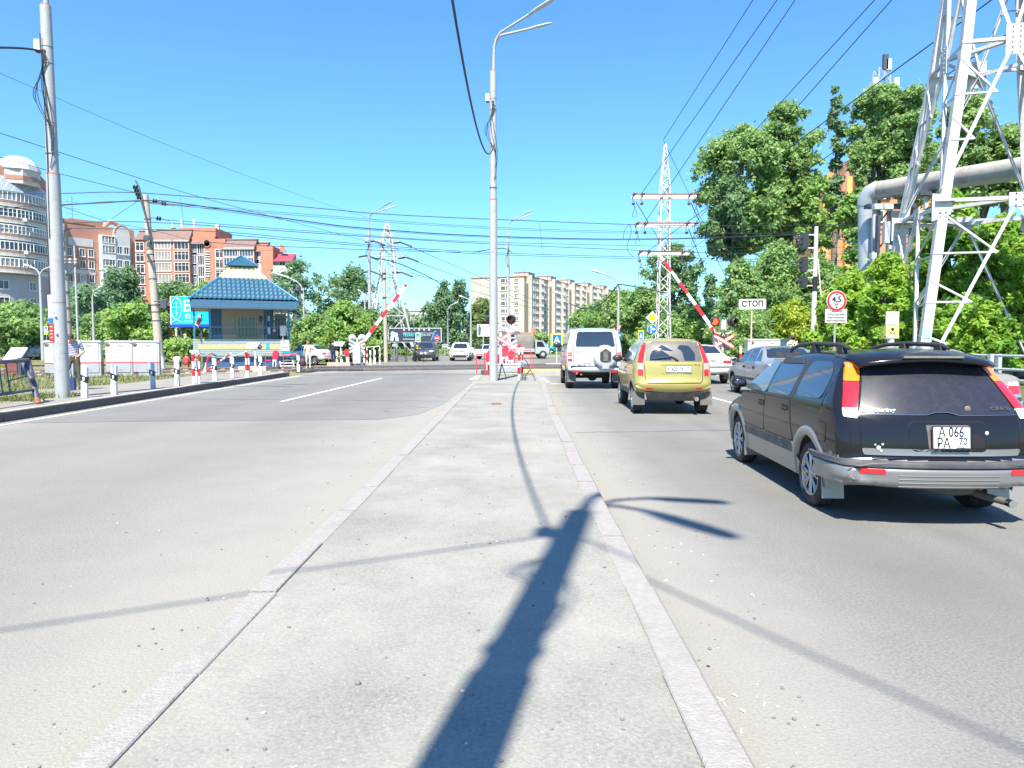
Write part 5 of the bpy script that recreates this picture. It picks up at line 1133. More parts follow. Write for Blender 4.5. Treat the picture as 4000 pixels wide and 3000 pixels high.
# grey backs of signs
def backs(label,px,py,d,shapes):
    t=thing('sign_back',label,'road sign',at(px,py,d),0,'plain grey backs of road signs');obj('post',post(P(px,py-20,d).z,.04),t)
    for kind,x,y,w_,h in shapes:
        mb=MB();c_=P(x,y,d)-t.location
        if kind=='r':mb.box((0,0,0),(w_,.02,h),M['signback']);mb.box((0,-.02,h*.25),(w_*.9,.02,.03),M['steel']);mb.box((0,-.02,-h*.25),(w_*.9,.02,.03),M['steel'])
        else:mb.lathe([(w_,-.01),(w_,.01)],M['signback'],n=30,axis='Y');mb.box((0,-.02,0),(w_*1.6,.02,.03),M['steel'])
        o=obj('panel_back',mb,t);o.location=c_+Vector((0,-.06,0))
backs('two grey sign backs, one round and one rectangular, on the far left pole',1436,1260,60.5,(('c',1452,1251,.45,0),('r',1430,1273,.80,.42),('r',1452,1285,.55,.3)))
backs('round grey sign back on a short post left of the pale pole',1488,1340,60,(('c',1488,1334,.19,0),));backs('grey rectangular sign back right of the dark grey SUV',1738,1360,66,(('r',1738,1352,.55,.34),));backs('small grey sign back under the dark billboard',1540,1355,66,(('r',1540,1350,.36,.32),))
# billboards
t=thing('billboard','bright blue billboard with a fish outline, partly behind the keeper hut','billboard',at(745,1216,64));bl=mat('billboard_cyan',(.0,.38,.80),.35,var=.03);pb_=mat('billboard_pale',(.45,.78,.9),.4,var=.03)
z1=P(745,1157,64).z;z0=P(745,1268,64).z;w_=150/2750*64;mb=MB();mb.box((0,0,(z0+z1)/2),(w_+.1,.25,z1-z0),M['white']);mb.box((.04,-.14,(z0+z1)/2),(w_,.03,z1-z0-.05),bl);mb.box((.04,-.12,z0-.12),(w_,.3,.22),mat('billboard_deep_blue',(.01,.05,.4),.4,var=.05));p=obj('board',mb,t)
zc=(z0+z1)/2;mb=MB();X0=-w_/2+.55
for sg in(-1,1):mb.tube([(X0+sg*.48*math.cos(a),-.17,zc+.12+.95*math.sin(a))if a<1.45 else(X0,-.17,zc+1.08)for a in np.linspace(-1.15,1.45,14)]if True else[],.05,pb_,5)
mb.tube([(X0-.2,-.17,zc-.75),(X0+.45,-.17,zc-1.1)],.05,pb_,5);mb.tube([(X0+.2,-.17,zc-.75),(X0-.45,-.17,zc-1.1)],.05,pb_,5)
mb.tube([(X0,-.17,zc+.85),(X0,-.17,zc-.5)],.03,pb_,5);mb.tube([(X0-.4,-.17,zc+.25),(X0+.4,-.17,zc+.25)],.03,pb_,5);mb.tube([(X0-.14,-.17,zc+.6),(X0+.14,-.17,zc+.6)],.03,pb_,5);mb.tube([(X0-.13,-.17,zc-.15),(X0+.13,-.17,zc-.3)],.03,pb_,5);obj('fish_emblem',mb,p)
lettering(p,'Б',1.4,(-w_/2+1.55,-.165,zc+.35),pb_,FR,bold=.03);lettering(p,'92 6 Б',.55,(-w_/2+2.0,-.165,zc-.55),M['white'],FR,bold=.01);lettering(p,'реклама',.25,(-w_/2+1.7,-.165,zc-.98),pb_,FR)
mb=MB();[mb.cyl((x,.05,0),(x,.05,z0),.09,.09,M['dsteel'],10)for x in(-.9,.9)];obj('leg',mb,t)
t=thing('billboard','long dark billboard with pale people drawing and festival lettering','billboard',at(1621,1309,74));z1=P(1621,1281,74).z;z0=P(1621,1337,74).z;w_=208/2750*74;zc=(z0+z1)/2;h=z1-z0
dk=mat('billboard_charcoal',(.035,.045,.07),.4,var=.15,scale=1);mb=MB();mb.box((0,0,zc),(w_,.3,h),M['white']);mb.box((0,-.155,zc),(w_-.14,.03,h-.12),dk);p=obj('board',mb,t)
tq=mat('turquoise_ink',(.05,.6,.65),.4,var=.05);lettering(p,'СЕМЕЙНЫЙ ФЕСТИВАЛЬ',.17,(-1.25,-.175,zc+.2),M['white'],FR,'LEFT');lettering(p,'ТЕХНОПРЕД',.33,(-1.25,-.175,zc-.02),tq,FR,'LEFT',bold=.02);lettering(p,'24-25 сентября',.17,(.75,-.175,zc+.2),M['white'],FR,'LEFT');lettering(p,'12:00-18:00',.19,(.75,-.175,zc+.0),M['white'],FR,'LEFT',bold=.01)
mb=MB();mb.box((-.4,-.175,zc-.42),(1.7,.01,.05),M['white']);[mb.box((-1.1+.52*k,-.175,zc+.55),(.16,.01,.14),M['white'])for k in range(6)]
pc=mat('pale_blue_ink',(.5,.72,.85),.4,var=.1)
for x,z,r in((-2.3,.15,.22),(-1.95,.05,.2)):mb.lathe([(r,-.01),(r,.0)],pc,(x,-.175,zc+z),16,'Y');mb.prism([(x-.3,zc-.6),(x+.28,zc-.6),(x+.2,zc+z-.22),(x-.2,zc+z-.22)],-.18,-.172,pc,'XZ')
obj('picture_print',mb,p);mb=MB()
for k,cc in enumerate((tq,mat('violet_ink',(.25,.1,.5),.4,var=.1),M['blue'])):mb.tube([(1.7+.5*s+.12*k,-.18,zc-.55+.35*math.sin(s*3+k)*s+.9*s)for s in np.linspace(0,1.1,14)],.035,cc,5)
obj('swirl_print',mb,p);mb=MB();[mb.cyl((x,.05,0),(x,.05,z0),.1,.1,M['steel'],10)for x in(-1.9,1.9)];obj('leg',mb,t)
t=thing('billboard','white billboard with a dark figure, left of the central lamp post','billboard',at(1888,1290,78));z1=P(1888,1267,78).z;z0=P(1888,1314,78).z;zc=(z0+z1)/2;w_=54/2750*78;mb=MB();mb.box((.1,0,zc),(w_,.2,z1-z0),M['white']);p=obj('board',mb,t)
mb=MB();gk=mat('dark_print',(.08,.10,.14),.5,var=.2);mb.prism([(-.55,zc-.55),(-.3,zc-.55),(-.28,zc-.05),(-.2,zc+.2),(-.32,zc+.42),(-.5,zc+.45),(-.58,zc+.1)],-.115,-.105,gk,'XZ');mb.ball((-.40,-.11,zc+.5),(.09,.01,.1),gk,10,6);mb.box((.3,-.108,zc-.05),(.8,.006,.02),M['steel']);mb.box((.25,-.108,zc-.3),(.9,.006,.02),M['steel']);obj('picture_print',mb,p);obj('leg',post(z0,.08),t)
# yellow warning box on a white post by the big tower
b=at(3480,1300,18.6,.3);t=thing('warning_post','white post with a yellow skull plate and a pale blue plate above it','sign post',b);z=lambda y:P(3480,y,18.6).z-.3
obj('post',post(z(1300),.09,M['white']),t);mb=MB();mb.box((0,-.05,(z(1218)+z(1268))/2),(.34,.02,z(1218)-z(1268)),mat('pale_plate',(.72,.78,.8),.5,var=.05));o=obj('blue_plate',mb,t);mb=MB();c_=(z(1218)+z(1268))/2;mb.lathe([(.13,-.002),(.13,.002)],mat('pale_cyan',(.4,.66,.74),.5,var=.15,scale=12),(.02,-.063,c_+.05),20,'Y');mb.box((0,-.063,c_-.12),(.28,.004,.08),mat('pale_cyan2',(.5,.72,.8),.5,var=.1));obj('plate_print',mb,o)
mb=MB();c_=(z(1270)+z(1315))/2;mb.box((0,-.02,c_),(.34,.12,z(1270)-z(1315)),mat('yellow_plate',(.62,.52,.17),.5,var=.1));mb.box((0,-.03,z(1318)),(.34,.14,.06),M['concrete']);o=obj('yellow_plate',mb,t);mb=MB();mb.ball((0,-.082,c_+.04),(.04,.005,.045),M['ink'],10,6);mb.box((0,-.083,c_-.06),(.14,.006,.012),M['ink'],Matrix.Rotation(.3,3,'Y'));mb.box((0,-.084,c_-.06),(.14,.006,.012),M['ink'],Matrix.Rotation(-.3,3,'Y'));obj('skull_symbol',mb,o)
# ================================================================ keeper's hut
ht_=thing('keeper_hut','blue and cream level crossing keeper hut on a raised porch with tiered blue roof','hut',(-16.65,43.6,0),R(24));ht_.scale=(.95,.95,1.05)
def siding(name,c1,groove=.1,axis=2):
    m=stripes(name,c1,tuple(x*.45 for x in c1),groove,.14,axis,.55);return m
sb=siding('blue_siding',(.035,.13,.25));sc_=siding('cream_siding',(.68,.52,.27));sm_=siding('mint_siding',(.33,.42,.40),.12);st_=siding('tan_siding',(.44,.36,.25));sd_=siding('dark_blue_siding',(.06,.13,.26),.12);sf=siding('fascia_siding',(.06,.16,.27),.13)
roofb=mat('blue_metal_tile',(.012,.072,.125),.5,0,var=.2,scale=3);roofy=mat('cream_metal_tile',(.78,.58,.27),.4,.1,var=.06);ridge=mat('blue_ridge_metal',(.05,.20,.34),.35,.3,var=.08)
mb=MB();mb.box((0.06,2.3,.35),(4.9,4.2,.7),sd_);obj('base',mb,ht_)
mb=MB();mb.box((0,0.03,1.18),(5.9,.08,.96),sm_);mb.box((-2.91,2.2,1.18),(.08,4.3,.96),sm_);mb.box((2.91,2.2,1.18),(.08,4.3,.96),sm_);pr=obj('porch_parapet',mb,ht_)
mb=MB();mb.box((.1,-.016,1.24),(5.5,.012,.26),sc_);mb.box((0,.03,1.675),(5.96,.12,.03),sc_);obj('cream_band',mb,pr)
mb=MB();mb.box((0,2.2,.68),(5.8,4.3,.06),M['concrete']);obj('porch_floor',mb,ht_)
mb=MB();mb.box((-1.52,1.36,2.12),(.62,.72,2.9),sb);mb.box((1.72,1.36,2.12),(.62,.72,2.9),sb);mb.box((.1,1.32,2.12),(2.62,.62,2.9),st_);mb.box((.1,3.0,2.12),(3.85,2.6,2.9),sb);obj('wall',mb,ht_)
tile_l=mat('glazed_tile_cream',(.66,.5,.27),.35,var=.08,scale=9);tile_b=mat('glazed_tile_blue',(.12,.3,.42),.35,var=.1,scale=9)
mb=MB()
for x in np.arange(-1.16,1.30,.16):
    for z in(.78,.93,1.08,1.23,1.38,1.53,1.68,1.83):mb.box((x+.08,1.003,z+.07),(.148,.02,.138),tile_l)
for x0 in(-1.8,1.44):
    for x in np.arange(x0,x0+.5,.16):
        for z in(1.38,1.53,1.68,1.83):mb.box((x+.08,.993,z+.07),(.148,.02,.138),tile_b)
obj('wall_tiles',mb,ht_)
mb=MB();X0,X1,Z0,Z1=-.27,1.01,1.83,3.05
for x in(X0,X1):mb.box((x,.97,(Z0+Z1)/2),(.1,.12,Z1-Z0+.1),st_)
for z in(Z0,Z1):mb.box(((X0+X1)/2,.972,z),(X1-X0-.09,.12,.1),st_)
o=obj('window',mb,ht_);mb=MB();mb.box(((X0+X1)/2,.985,(Z0+Z1)/2),(X1-X0-.1,.01,Z1-Z0-.1),mat('green_curtain_glass',(.035,.07,.04),.1,var=.5,scale=2.5,spec=.8));obj('pane',mb,o)
mb=MB();mb.box((2.5,1.25,2.1),(.72,.08,2.3),mat('dark_door',(.09,.10,.11),.5,var=.2));mb.box((2.25,1.20,2.0),(.03,.06,.12),M['steel']);obj('door',mb,ht_)
bar_=mat('grille_green_grey',(.2,.27,.27),.5,var=.1)
mb=MB()
for i,x in enumerate(np.linspace(-1.9,2.85,22)):mb.cyl((x,.03,1.68),(x,.03,3.5),.010,.010,bar_,6)
for z in(2.42,2.36):mb.box((.5,.045,z),(4.75,.02,.025),bar_)
for x in np.linspace(1.95,2.75,6):
    mb.cyl((x,.0,3.45),(x+.1,.0,2.95),.01,.01,bar_,5);mb.cyl((x+.16,.0,3.45),(x+.06,.0,2.95),.01,.01,bar_,5)
for z in(1.8,1.94,2.08):mb.box((-.2,.05,z),(3.3,.015,.015),bar_)
obj('grille',mb,ht_)
mb=MB()
for x,y in((-2.86,.05),(2.9,.05),(-1.95,.05),(-2.86,4.2),(2.9,4.2)):mb.box((x,y,2.5),(.1,.1,2.1),ridge)
obj('porch_post',mb,ht_)
# roof: square hipped pyramid in three tiers, ribs and rolled courses
cx,cy=.15,2.1;RW=[(3.55,3.2),(5.26,1.43),(5.94,.74)]
def tiled(z0,h0,z1,h1,mt,rows,nm,par,amp=.075):
    mb=MB();T=5
    for q in range(4):
        ca,sa=(1,0,-1,0)[q],(0,1,0,-1)[q]
        ncol=int(h0*2/.075);rowsz=rows*T;vs=[];
        slope=math.hypot(z1-z0,h0-h1)
        for r_ in range(rowsz+1):
            f=r_/rowsz;h=h0+(h1-h0)*f;z=z0+(z1-z0)*f
            for k in range(ncol+1):
                u=-1+2*k/ncol;x=u*h;xx=x
                b_=amp*.5*(1+math.cos(xx/.28*2*math.pi))*.8+amp*.7*(1-((r_%T)/T))
                nx=(z1-z0)/slope;out=b_*nx;up=b_*(h0-h1)/slope
                px,py=x,-(h+out)
                vs.append((cx+px*ca-py*sa,cy+px*sa+py*ca,z+up))
        n1=ncol+1;mb.add(vs,[(r_*n1+k,r_*n1+k+1,(r_+1)*n1+k+1,(r_+1)*n1+k)for r_ in range(rowsz)for k in range(ncol)],mt,True)
    return obj(nm,mb,par)
rf=tiled(3.93,3.2,5.26,1.43,roofb,6,'roof',ht_);tiled(5.27,1.42,5.94,.72,roofy,2,'roof_band',rf);
mb=MB()
for sx in(-1,1):
    for sy in(-1,1):
        mb.tube([(cx+sx*3.24,cy+sy*3.24,3.95),(cx+sx*1.45,cy+sy*1.45,5.30)],.09,ridge,6);mb.tube([(cx+sx*1.45,cy+sy*1.45,5.31),(cx+sx*.74,cy+sy*.74,6.0)],.08,roofy,6)
pieces('hip_ridge',mb,rf)
mb=MB();mb.box((cx,cy,5.98),(1.3,1.3,.16),mat('cap_soffit',(.3,.33,.32),.6));
for h,za,zb in((.98,6.02,6.12),):mb.add([(cx+a*h,cy+b*h,6.1)for a,b in((-1,-1),(1,-1),(1,1),(-1,1))]+[(cx,cy,6.76)]+[(cx+a*.7,cy+b*.7,6.02)for a,b in((-1,-1),(1,-1),(1,1),(-1,1))],[(0,1,4),(1,2,4),(2,3,4),(3,0,4),(5,6,1,0),(6,7,2,1),(7,8,3,2),(8,5,0,3)],roofb)
for a,b in((-1,-1),(1,-1),(1,1),(-1,1)):mb.tube([(cx+a*1.0,cy+b*1.0,6.1),(cx,cy,6.78)],.05,ridge,6)
obj('roof_cap',mb,rf)
mb=MB();h=3.15
for sg in(-1,1):mb.box((cx,cy+sg*h,3.69),(2*h+.1,.1,.46),sf);mb.box((cx+sg*h,cy,3.69),(.1,2*h-.1,.46),sf)
mb.box((cx,cy,3.5),(2*h-.1,2*h-.1,.06),mat('soffit_grey',(.33,.36,.37),.6));mb.box((cx-1.55,cy-h-.06,3.69),(.08,.03,.47),ridge);mb.box((cx+3.1,cy-h-.06,3.69),(.1,.03,.47),ridge);obj('fascia',mb,ht_)
mb=MB();mb.box((0,0,0),(.5,.02,.66),M['white']);mb.prism([(-.2,-.14),(.2,-.14),(0,.22)],-.016,-.012,M['ink'],'XZ');mb.prism([(-.155,-.11),(.155,-.11),(0,.17)],-.02,-.017,M['white'],'XZ');mb.box((0,-.024,.04),(.03,.004,.12),M['ink']);mb.box((0,-.024,-.07),(.03,.004,.03),M['ink']);o=obj('warning_board',mb,ht_);o.location=(2.62,-.03,1.34);mb=MB();mb.box((0,-.014,-.41),(.5,.02,.15),mat('info_blue',(.02,.3,.6),.4,var=.1));obj('blue_plate',mb,o)
mb=MB();mb.box((1.53,-.03,1.29),(.22,.02,.30),mat('notice_blue',(.05,.35,.55),.5,var=.3,scale=20));obj('notice',mb,ht_)
mb=MB();mb.box((2.5,-.1,2.2),(.36,.22,.56),M['white']);mb.cyl((2.5,-.1,1.65),(2.5,-.1,1.95),.03,.03,M['white'],8);mb.box((2.5,-.1,2.49),(.40,.26,.03),M['signback']);obj('meter_box',mb,ht_)
mb=MB();mb.box((1.66,.3,2.2),(.15,.05,.4),M['white']);mb.box((1.7,.8,2.95),(.13,.12,.3),M['signback']);obj('lamp_box',mb,ht_);mb=MB();mb.box((1.95,.35,1.9),(.4,.3,.5),M['dsteel']);mb.ball((2.0,.3,2.2),(.12,.1,.12),M['white'],8,6);obj('fittings',mb,ht_)
mb=MB();mb.ball((1.22,.88,2.95),(.14,.06,.14),M['dsteel'],10,6);mb.tube([(1.22,.88,2.85),(1.2,.85,2.7),(1.25,.86,2.6)],.03,M['dsteel'],5);obj('wall_lamp',mb,ht_)
mb=MB()
for k in range(4):mb.box((2.72+.0,.6-.28*k+.1,.58-.16*k),(.9,.3,.05),M['white'])
for x in(2.3,3.14):mb.bar((x,.8,.65),(x,-.5,.02),.05,M['white'])
obj('steps',mb,ht_)
mb=MB();mb.tube([(-2.5,-.1,1.6),(-2.55,-.1,2.4),(-2.4,-.1,3.1)],.035,M['dsteel'],5);p=obj('hanging_bracket',mb,ht_)
mb=MB();mb.box((0,0,0),(.28,.03,.50),M['white']);mb.box((0,-.02,.02),(.22,.02,.42),M['rust']);o=solo('hanging_plate',mb,'tilted white edged brown plate hanging at the left corner of the keeper hut','plate',(-18.7,42.2,2.8));o.rotation_euler=(0,R(32),0)
# ================================================================ relay cabinets
cg=mat('cabinet_pale_grey',(.52,.53,.51),.45,var=.05,stain=(.45,.43,.4),stain_amt=.3,stain_scale=2);cg2=mat('cabinet_lower_grey',(.34,.36,.38),.5,var=.06,stain=(.3,.28,.25),stain_amt=.4,stain_scale=3);red_b=mat('cabinet_red_band',(.62,.06,.10),.5,var=.1);hinge=mat('hinge_maroon',(.16,.05,.05),.5)
def cabinet(loc,rz,label,w_=1.1):
    t=thing('relay_cabinet',label,'cabinet',loc,rz,'grey relay cabinets beside the track');mb=MB()
    mb.box((0,.35,.31),(w_,.7,.62),cg2);mb.box((0,.35,.65),(w_+.004,.704,.06),red_b);mb.box((0,.35,1.14),(w_,.7,.92),cg);obj('body',mb,t)
    mb=MB();mb.box((0,.35,1.63),(w_+.06,.78,.06),cg);mb.box((0,.35,1.67),(w_-.02,.7,.03),cg);obj('lid',mb,t)
    mb=MB();a=w_*.40;mb.box((0.03,-.012,.41),(2*a,.02,.42),cg2);mb.box((.03,-.012,.65),(2*a,.022,.058),red_b);mb.box((.03,-.012,1.12),(2*a,.02,.88),cg);d_=obj('door',mb,t)
    mb=MB()
    for x in(-a+.028,a+.032):mb.box((x,-.004,.88),(.012,.012,1.38),M['black'])
    for z in(.19,1.57):mb.box((.03,-.004,z),(2*a,.012,.012),M['black'])
    obj('door_gap',mb,d_)
    for z in(.2,1.49):
        mb=MB();mb.box((-a-.01,-.03,z),(.18,.03,.055),hinge);obj('hinge',mb,d_)
    mb=MB();mb.lathe([(.018,0),(.018,-.03)],M['steel'],(-a+.2,-.02,.92),10,'Y');mb.lathe([(.018,0),(.018,-.03)],M['steel'],(-a+.31,-.02,.93),10,'Y');obj('lock',mb,d_)
    mb=MB();mb.box((.07,-.024,1.26),(.33,.006,.2),mat('faded_label',(.62,.5,.5),.6,var=.2,scale=25));mb.box((.07,-.028,1.26),(.30,.004,.17),mat('faded_label2',(.68,.62,.60),.6,var=.25,scale=40));obj('label_plate',mb,d_)
    mb=MB();[mb.box((.08,-.024,z),(.2,.01,.014),cg2)for z in(1.42,1.45,1.48,.30,.34)];obj('vent_slats',mb,d_);return t
cabs=[]
for k,(px,lab)in enumerate(((218,'relay cabinet partly hidden behind the left lamp post'),(343,'relay cabinet right of the left lamp post, standing apart from its neighbours'),(467,'relay cabinet directly left of another touching cabinet'),(573,'rightmost grey cabinet, beside the leaning railway pole'))):
    p=P(px+(14 if k==0 else 0),1474,(31.9 if k==0 else 32.6)+(k>1)*.5)
    if k==0:c0=cabinet((p.x,p.y,-.02),R(20),lab)
    else:dup(c0,(p.x,p.y,-.02),R(20),lab)
p=P(3003,1320,35);c2=cabinet((p.x+.1,35,.15),R(-6),'long grey cabinet behind the silver blue saloon on the right',2.2);c2.scale=(1,1,.95)
# ================================================================ delineator posts, barrier rails
dw=mat('post_white',(.66,.66,.64),.45,var=.04,stain=(.5,.48,.44),stain_amt=.3,stain_scale=6);refl=mat('reflector_white',(.75,.77,.8),.2,var=.05);dshade=mat('post_white_shaded',(.38,.42,.48),.5,var=.08)
def delin(loc,rz,label,mt=dw,tilt=0,h=.84):
    t=thing('delineator_post',label,'marker post',loc,rz,'white marker posts with black bands');mb=MB();w_=.068
    mb.prism([(-w_,0),(w_,0),(w_,h-.06),(-w_,h)],-.05,.05,mt,'XZ');obj('post',mb,t)
    mb=MB();mb.prism([(-w_-.003,h*.52),(w_+.003,h*.44),(w_+.003,h*.63),(-w_-.003,h*.71)],-.053,.053,M['black'],'XZ');b_=obj('black_band',mb,t)
    mb=MB();mb.box((0,-.057,h*.575),(.045,.006,.09),refl);obj('reflector',mb,b_);t.rotation_euler=(0,tilt,rz);return t
D0=None
for k,(px,py,lab,tl)in enumerate(((331,1553,'white marker post right beside the left lamp post, nearest of the row',.03),(447,1542,'white marker post in front of the pair of touching cabinets',.02),(693,1508,'white marker post just left of the red and white railing',0),(772,1495,'white marker post behind the red and white end of the railing',-.02),(840,1486,'white marker post in the middle of the railing with crossed poles',-.01),(908,1476,'white marker post left of the railing right end',0),(1018,1465,'white marker post in front of the keeper hut steps, left of the red barrier box',0),(1166,1452,'white marker post by the rail at the end of the footpath',0))):
    p=G(px,py,.17 if k<7 else.1)
    if D0 is None:D0=delin(p,R(4),lab,tilt=tl)
    else:q=dup(D0,p,None,lab);q.rotation_euler=(0,tl,R(4))
delin(G(598,1518,.17),R(10),'marker post turned away, shade put into its grey, in front of the rightmost cabinet',dshade,-.03)  # white post like its neighbours; its shaded side is put into the grey colour
for px,py,d,lab,mt in((1317,1428,45,'yellowish marker post beside the man in dark clothes',mat('post_yellow',(.7,.62,.35),.5,var=.1)),(1335,1420,46,'leaning white marker post left of the far red barrier box',dw),(1423,1412,48.5,'white marker post at the foot of the far left barrier',dw),(1447,1412,50,'white marker post before the two armed far lamp post',dw),(1464,1411,52,'white marker post right of the two armed far lamp post',dw),(1484,1410,54,'white marker post at the end of the far row, by the black railing',dw)):
    p=P(px,py,d);p.z=.0;delin(p,R(3),lab,mt,0,1.05)
# red and white railing on the footpath
t=thing('railing','red and white footpath railing with crossed striped poles and a hanging chain','railing',G(757,1497,.17));b0=G(757,1497,.17);b1=G(964,1471,.17)-b0
mb=MB();mb.cyl((0,0,0),(0,0,1.08),.05,.05,M['redwhite'],12);mb.box((.06,0,1.1),(.30,.1,.09),M['white']);mb.cyl((.2,.0,.0),(.2,.0,1.06),.035,.035,M['redwhite'],10);obj('end_post',mb,t)
mb=MB();mb.cyl(b1,b1+Vector((0,0,1.05)),.055,.055,M['redwhite'],12);mb.cyl(b1+Vector((.1,0,0)),b1+Vector((.1,0,.95)),.035,.035,M['redwhite'],10);obj('far_post',mb,t)
bands=stripes('pole_bands',(.72,.03,.04),(.82,.82,.8),.36,.5,0)
for a,b_ in(((690,1210),(620,1440)),((960,1200),(612,1448))):
    A=P(600+a[0]*.3165,1000+a[1]*.3165,26.5)-b0;B=P(600+b_[0]*.3165,1000+b_[1]*.3165,26.5)-b0;mb=MB();mb.cyl(A,B,.035,.035,bands,8);obj('striped_pole',mb,t)
mb=MB();A=P(600+710*.3165,1000+1200*.3165,26.5)-b0;B=P(600+850*.3165,1000+1270*.3165,26.5)-b0;mb.cyl(A,B,.03,.03,M['black'],8);obj('dark_pole',mb,t)
ch=stripes('chain_bands',(.03,.03,.03),(.75,.75,.73),.22,.5,0);mb=MB();mb.tube([Vector((.1,0,1.07)).lerp(b1+Vector((0,0,1.03)),f)+Vector((0,0,-.22*math.sin(f*math.pi)))for f in np.linspace(0,1,14)],.02,ch,6);obj('chain',mb,t)
# camera on a post with concrete foot, beside the hut
def cam_post(label,px,py,d,h):
    p=P(px,py,d);p.z=0;t=thing('camera_post',label,'camera',p,0,'white track cameras');mb=MB();mb.cyl((0,0,.3),(0,0,h-.12),.05,.05,M['white'],10);mb.box((.05,-.05,h*.6),(.12,.1,.3),M['signback']);obj('post',mb,t)
    mb=MB();mb.box((-.1,0,.14),(1.5,.5,.28),M['concrete']);obj('foot',mb,t);mb=MB();mb.prism([(-.42,-.14),(.12,-.18),(.28,.05),(.32,.13),(-.40,.13)],-.13,.13,M['white'],'XZ');mb.cyl((.18,0,-.06),(.32,0,-.16),.11,.12,M['black'],12);o=obj('camera_head',mb,t);o.location.z=h
cam_post('white camera on a post with concrete foot in front of the keeper hut',998,1446,38.2,1.43);cam_post('white camera on a post behind the man in dark clothes',1332,1420,46,1.5)
# red crossing shield mechanisms
rp=mat('bright_red_paint',(.72,.03,.06),.4,var=.1)
def shield(label,p,rz=0,s=1.0):
    t=thing('barrier_mechanism',label,'barrier machine',p,rz,'red crossing barrier machines');mb=MB();mb.prism([(-.13,.0),(.11,.0),(.17,.36),(.08,.5),(-.07,.5),(-.16,.28)],-.12,.12,rp,'XZ');o=obj('cover',mb,t);o.location.z=.62
    mb=MB();mb.box((-.05,0,.3),(.2,.2,.62),M['white']);mb.box((-.05,-.105,.35),(.1,.01,.28),M['black']);mb.box((-.1,0,.1),(.6,.5,.2),M['dsteel']);obj('stand',mb,t)
    mb=MB();
    for x in(-.62,.42):mb.cyl((x,.1,0),(x,.1,.95),.022,.022,rp,8)
    mb.cyl((-.62,.1,.95),(.42,.1,.95),.022,.022,rp,8);mb.cyl((.42,.1,.9),(1.2,.1,.9),.02,.02,rp,8);mb.cyl((1.2,.1,.9),(1.2,.1,0),.02,.02,rp,8);mb.cyl((-.62,.1,.55),(-.3,.1,.55),.02,.02,rp,8);obj('guard_frame',mb,t);t.scale=(s,)*3
    return t
p=P(1078,1440,40.2);shield('red barrier machine beside the keeper hut steps',(p.x,p.y,0));p=P(1356,1412,47.5);shield('red barrier machine at the far left of the crossing',(p.x,p.y,0),R(180));p=P(1996,1430,37);shield('red barrier machine on the island, right of the central lamp post',(p.x,p.y,.05));p=P(1974,1415,41);shield('red barrier machine deeper on the island with tall cover',(p.x,p.y,.0),0,1.25);p=P(1912,1440,33.5);shield('red barrier machine on the island, left of the central lamp post',(p.x,p.y,.05),0,1.0)
mb=MB();mb.box((0,0,.22),(1.5,.9,.42),M['signback']);mb.box((0,-.46,.22),(1.3,.03,.22),M['steel']);mb.box((0,0,.45),(1.55,.95,.04),M['white']);p=P(1975,1455,33);solo('machine_box',mb,'long low grey machine box on the island behind the signal mast','box',(p.x,p.y,.1))
# barrier arms
def barrier(label,base,tip,rz_flip):
    b=Vector((base.x,base.y,0));t=thing('crossing_barrier',label,'barrier',b,0,'raised crossing barriers');hp=Vector((0,0,base.z));tp=tip-b;d_=tp-hp;L=d_.length
    am=MB();q=Vector((1,0,0)).rotation_difference(d_.normalized());am.prism([(0,-.09),(L,-.06),(L,.06),(0,.09)]if rz_flip else[(0,-.12),(L,-.10),(L,.10),(0,.12)],-.02,.02,stripes('barrier_bands_'+('a' if rz_flip else 'b'),(.75,.02,.04),(.82,.82,.8),1.3,.5,0,.4,0,-.6),'XZ');o=obj('boom',am,t);o.location=hp;o.rotation_mode='QUATERNION';o.rotation_quaternion=q
    mb=MB();mb.cyl((0,0,0),(0,.1,base.z-.25),.12,.12,M['white'],12);mb.box((0,.12,base.z-.3),(.4,.35,.6),M['white']);obj('housing',mb,t);mb=MB();w0=hp-d_.normalized()*.55;mb.cyl(hp+Vector((0,-.06,0)),w0+Vector((0,-.06,0)),.07,.09,M['dsteel'],8);mb.box(w0+Vector((0,-.06,0)),(.25,.12,.3),M['dsteel']);obj('counterweight',mb,t);return t
barrier('raised red and white barrier arm over the right lanes, before the narrow lattice tower',P(2808,1318,33.4),P(2571,988,33.9),1)
barrier('raised red and white barrier arm on the far left of the crossing',P(1402,1358,47.5),P(1587,1112,48.2),0)
# flashing light signals
lens=mat('unlit_red_lens',(.16,.05,.045),.15,var=.1,coat=.6);lit=emis('lit_red_lamp',(1.0,.07,.02),1.8);hood=mat('signal_hood',(.035,.037,.042),.45,var=.15)
def lamp_unit(par,c,on=False,back=False,turn=0):
    mb=MB();mb.lathe([(.02,.12),(.20,.10),(.225,.0),(.225,-.03),(.205,-.05),(.165,-.05),(.155,.0)],hood if not back else M['signback'],(0,0,0),28,'Y');
    mb2=[]
    o=obj('lamp_unit',mb,par);o.location=c;o.rotation_euler.z=turn
    m2=MB();n=15;vs=[]
    for k in range(n):
        a=R(-15)+R(210)*k/(n-1)
        vs+=[(.165*math.cos(a),-.05,.165*math.sin(a)),(.165*math.cos(a),-.28,.165*math.sin(a)),(.15*math.cos(a),-.28,.15*math.sin(a)),(.15*math.cos(a),-.05,.15*math.sin(a))]
    m2.add(vs,[(k*4+j,k*4+(j+1)%4,(k+1)*4+(j+1)%4,(k+1)*4+j)for k in range(n-1)for j in range(4)],hood,True);obj('visor',m2,o)
    m3=MB();m3.lathe([(.152,-.03),(.1,-.055),(.0,-.065)],lit if on else lens,(0,0,0),20,'Y');obj('lens',m3,o)
